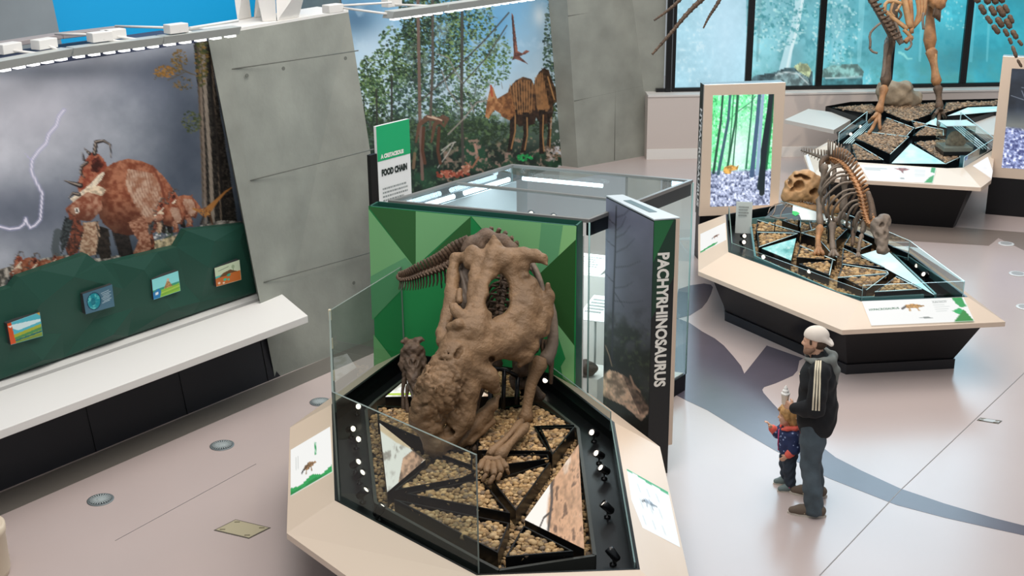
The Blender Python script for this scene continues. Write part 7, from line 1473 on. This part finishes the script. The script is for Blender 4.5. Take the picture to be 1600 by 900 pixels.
S = SDF(); S.chain(M_.ch([(-.10, -.185, 1.425), (-.10, .185, 1.425)]), [.085, .085], .05); S.ell(M_(-.075, 0, 1.26), (.165, .215, .23), M_.ax, k=.06); S.ell(M_(-.065, 0, 1.0), (.185, .215, .22), M_.ax, k=.08); S.chain(M_.ch([(-.06, -.05, .86), (-.06, .05, .86)]), [.165, .165], .06)
S.chain(M_.ch([(-.10, .20, 1.41), (-.075, .27, 1.24), Lel, (.03, .225, 1.065), (.115, .18, 1.04)]), [.085, .082, .082, .068, .055], .03); S.chain(M_.ch([(-.10, -.20, 1.41), (-.075, -.27, 1.24), Rel, (.04, -.25, .90)]), [.085, .08, .075, .055], .03); S.cap(M_(-.075, 0, 1.50), M_(-.08, 0, 1.46), .075, .10, .03)
S.cut_cap(M_(-.06, 0, 1.62), M_(-.06, 0, 1.47), .07, .06, .01)
for q in ((.0, 1), (.0, -1)): S.cut_ell(M_(-.06, 0, .62), (.4, .4, .115), M_.ax, k=.015)
S.rough(lambda p: .006 * np.sin(p[:, 2] * 38 + 3 * np.sin(p[:, 0] * 16)) * np.sin(p[:, 0] * 30 + p[:, 1] * 22)); jk = sdf_obj(S, .0095, 'jacket', m_jacket, man, 1)
from mathutils.bvhtree import BVHTree
jb = BVHTree.FromPolygons([tuple(np.array(v.co[:]) + wloc(man)) for v in jk.data.vertices], [tuple(p.vertices) for p in jk.data.polygons])
for t in (-.026, 0, .026):                                  # three stripes down the sleeve, laid on the cloth
    b = MB(); L = []
    for u in np.linspace(0, 1, 26):
        z = 1.475 - .36 * u; f = -.085 + t * (.7 + .3 * u) + .02 * u; o_ = M_(f, .62, z + .30 * (1 - u) ** 2); d_ = M_(f, .10, z) - o_; hit = jb.ray_cast(Vector(o_), Vector(unit(d_)))
        if hit[0] is not None: L.append((np.array(hit[0]) + np.array(hit[1]) * .005, np.array(hit[1])))
    for i in range(len(L) - 1):
        (a, na), (c, nc) = L[i], L[i + 1]; s0 = M_.f * .0075; b.poly([a - s0, c - s0, c + s0, a + s0])
    b.build('sleeve_stripe', m_stripe, man, recalc=False)
S = SDF(); S.chain(M_.ch([(.03, .05, 1.475), (-.04, .115, 1.48), (-.13, .12, 1.49), (-.19, .06, 1.48), (-.20, -.06, 1.48), (-.13, -.12, 1.49), (-.04, -.115, 1.48), (.03, -.05, 1.475)]), [.018, .026, .034, .04, .04, .034, .026, .018], .03); S.chain(M_.ch([(-.19, .05, 1.46), (-.225, .03, 1.38), (-.225, 0, 1.24)]), [.036, .04, .022], .03); S.chain(M_.ch([(-.19, -.05, 1.46), (-.225, -.02, 1.36)]), [.036, .034], .03); sdf_obj(S, .008, 'hood', m_hood, man, 1)
b = MB(); 
p0 = M_(.085, .06, 1.33); b.lathe(p0, [(.010, 0), (.010, .003)], 8, axis=M_.f * .9 + M_.l * .4); b.build('chest_emblem', m_stripe, man)
S = SDF()
for sg in (1, -1): S.chain(M_.ch([(-.045, sg * .085, .90), (-.03, sg * .11, .70), (-.005, sg * .15, .48), (-.03, sg * .185, .24), (-.04, sg * .19, .06)]), [.125, .112, .086, .082, .088], .03)
S.ell(M_(-.055, 0, .88), (.14, .165, .14), M_.ax, k=.05); S.cut_ell(M_(0, 0, -.08), (.5, .5, .12), M_.ax, k=.01)
S.rough(lambda p: .007 * np.sin(p[:, 2] * 44 + 4 * np.sin(p[:, 0] * 18)) * np.clip(1.1 - p[:, 2], .25, 1) * np.sin(p[:, 0] * 26 + p[:, 2] * 9)); sdf_obj(S, .0095, 'jeans', m_jean, man, 1)
for sg in (1, -1):
    S = SDF(); S.chain(M_.ch([(-.10, sg * .19, .055), (-.02, sg * .19, .06), (.08, sg * .195, .045), (.155, sg * .20, .036)]), [.05, .055, .046, .034], .03); S.cut_ell(M_(0, sg * .19, -.5), (1, 1, .508), M_.ax, k=.004); sh = sdf_obj(S, .007, 'shoe', m_shoe, man, 1)
    b = MB(); out = []
    for t in np.linspace(0, 6.283, 23)[:-1]: out.append(M_(.025 + .175 * math.cos(t), sg * .195 + (.052 if math.cos(t) > -.3 else .046) * math.sin(t), 0))
    b.prism(out, [p + ZV * .018 for p in out]); so = b.build('sole', m_sole, sh)
    b = MB()
    for t in (.045, .07): b.tube(M_.ch([(t, sg * .19 + .048, .03), (t - .015, sg * .19 + .046, .065), (t - .025, sg * .19 + .02, .092)]), .007, 5)
    b.build('shoe_stripe', m_stripe, sh)
# cup held in the hand
cpos = M_(.215, .105, 1.045)
cup = thing('ice_cream_cup', cpos, 'clear cup of white soft ice cream held in the man\'s hand', 'cup'); b = MB(); b.lathe(cpos, [(.026, 0), (.028, .004), (.037, .088), (.039, .09), (.039, .094)], 20); b.build('cup_body', mat('cream_cup', 'efe3cf', .35), cup)
b = MB(); pr_ = [(.038, .094)]
for i in range(16): t = i / 15; pr_.append((.037 * (1 - t) ** .8 + .006 * math.sin(t * 19) * (1 - t) + .002, .096 + .085 * t))
b.lathe(cpos, pr_, 18); b.build('soft_swirl', mat('soft_white', 'f4f2ec', .4), cup)

# ---------------------------------------------------------------- child
cc_ = P(1229, 761); C_ = Fig(cc_, unit(fw * .93 + lf * .30), .05)
kid = thing('person', cc_, 'small blond child in navy printed jacket with coral hood, one hand raised', 'person')
S = SDF(); ks = .80; GC_ = head(S, C_, (.0, 0, .755), ks, 1.12); S.ell(GC_(.045, .034, -.045), (.03, .026, .03), k=.02); S.ell(GC_(.045, -.034, -.045), (.03, .026, .03), k=.02)
S.cap(C_(-.01, 0, .69), C_(-.02, 0, .62), .038, .042, .02); S.ell(C_(-.02, 0, .52), (.075, .095, .14), C_.ax, k=.04)
for sg in (1, -1): S.chain(C_.ch([(-.02, sg * .05, .40), (-.005, sg * .06, .22), (-.015, sg * .07, .05)]), [.055, .042, .032], .02); S.cap(C_(-.015, sg * .07, .035), C_(.06, sg * .075, .022), .024, .02, .01)
kl, kr = [(-.03, .10, .585), (-.035, .125, .47), (.03, .115, .385)], [(-.01, -.10, .585), (.065, -.115, .52), (.135, -.095, .60)]
S.chain(C_.ch(kl), [.034, .028, .02], .015); S.chain(C_.ch(kr), [.034, .028, .02], .015)
hand(S, C_, C_(*kl[2]), C_.f * .75 - ZV * .55, C_.l, 1, .58, .55, .004); hand(S, C_, C_(*kr[2]), C_.f * .5 + ZV * .7, -C_.f + ZV * .4, -1, .58, .45, .004)
sdf_obj(S, .0055, 'body', m_skin, kid, 1); eyes(GC_, kid, ks)
b = MB(); b.tube([GC_(.092, .014, -.063), GC_(.097, 0, -.063), GC_(.092, -.014, -.063)], .0035, 5); b.build('lips', m_lip, kid)
S = SDF(); S.ell(GC_(-.02, 0, .035), (.098, .09, .098), C_.ax, k=.02); S.chain([GC_(-.06, .06, .0), GC_(-.06, .062, -.06), GC_(-.05, .058, -.10)], [.045, .04, .028], .03); S.chain([GC_(-.06, -.06, .0), GC_(-.06, -.062, -.06), GC_(-.05, -.058, -.10)], [.045, .04, .028], .03); S.chain([GC_(-.08, 0, .0), GC_(-.085, 0, -.09)], [.06, .045], .03)
S.chain([GC_(.055, .02, .085), GC_(.072, .05, .05), GC_(.03, .075, .02)], [.022, .018, .022], .02); S.chain([GC_(.055, -.02, .085), GC_(.072, -.05, .05), GC_(.03, -.075, .02)], [.022, .018, .022], .02)
S.cut_ell(GC_(.085, 0, -.045), (.075, .064, .092), C_.ax, k=.012); S.rough(lambda p: .004 * np.sin(p[:, 0] * 120 + p[:, 2] * 20) * np.sin(p[:, 1] * 130)); sdf_obj(S, .006, 'hair', m_blond, kid, 1)
S = SDF(); S.ell(C_(-.02, 0, .53), (.10, .125, .14), C_.ax, k=.04); S.ell(C_(-.02, 0, .43), (.105, .125, .11), C_.ax, k=.04); S.chain(C_.ch([kl[0], kl[1], (.0, .122, .425)]), [.052, .05, .042], .02); S.chain(C_.ch([kr[0], kr[1], (.09, -.11, .545)]), [.052, .05, .042], .02); S.cut_cap(C_(-.01, 0, .78), C_(-.01, 0, .64), .045, .045, .01); S.cut_ell(C_(0, 0, .28), (.4, .4, .075), C_.ax, k=.01); S.rough(lambda p: .004 * np.sin(p[:, 2] * 60) * np.sin(p[:, 0] * 40)); sdf_obj(S, .0065, 'jacket', m_navy, kid, 1)
S = SDF(); S.chain(C_.ch([(.055, .03, .625), (.02, .075, .65), (-.05, .085, .655), (-.10, .03, .645), (-.10, -.03, .645), (-.05, -.085, .655), (.02, -.075, .65), (.055, -.03, .625)]), [.014, .02, .024, .028, .028, .024, .02, .014], .02); S.chain(C_.ch([(-.10, .0, .65), (-.125, 0, .57)]), [.03, .02], .02); sdf_obj(S, .006, 'hood', m_coral, kid, 1)
for a, c in ((( -.002, .122, .425), (.016, .118, .405)), ((.085, -.112, .54), (.115, -.103, .572))):
    S = SDF(); S.cap(C_(*a), C_(*c), .045, .038, .01); sdf_obj(S, .006, 'cuff', m_coral, kid, 1)
b = MB(); b.tube(C_.ch([(.083, .012, .62), (.088, .012, .52), (.086, .012, .40)]), .006, 5); b.build('zip_trim', m_pink, kid)
S = SDF()
for sg in (1, -1): S.chain(C_.ch([(-.02, sg * .05, .40), (-.005, sg * .062, .24), (-.015, sg * .072, .075)]), [.075, .06, .052], .02)
S.cut_ell(C_(0, 0, -.05), (.4, .4, .105), C_.ax, k=.01); S.rough(lambda p: .006 * np.sin(p[:, 2] * 75 + 3 * np.sin(p[:, 0] * 30)) * np.sin(p[:, 0] * 45)); sdf_obj(S, .0065, 'jeans', m_jean2, kid, 1)
for sg in (1, -1):
    S = SDF(); S.chain(C_.ch([(-.045, sg * .072, .035), (.02, sg * .074, .036), (.08, sg * .078, .026)]), [.033, .036, .027], .02); S.cut_ell(C_(0, sg * .07, -.5), (1, 1, .505), C_.ax, k=.004); sh = sdf_obj(S, .0055, 'shoe', m_cshoe, kid, 1)
    b = MB(); out = [C_(.018 + .095 * math.cos(t), sg * .075 + .034 * math.sin(t), 0) for t in np.linspace(0, 6.283, 19)[:-1]]; b.prism(out, [p + ZV * .012 for p in out]); b.build('sole', m_sole, sh)
    b = MB(); b.tube(C_.ch([(.0, sg * .072 + .036, .045), (.02, sg * .074, .074), (.0, sg * .072 - .036, .045)]), .010, 6); b.build('shoe_strap', m_pink, sh)
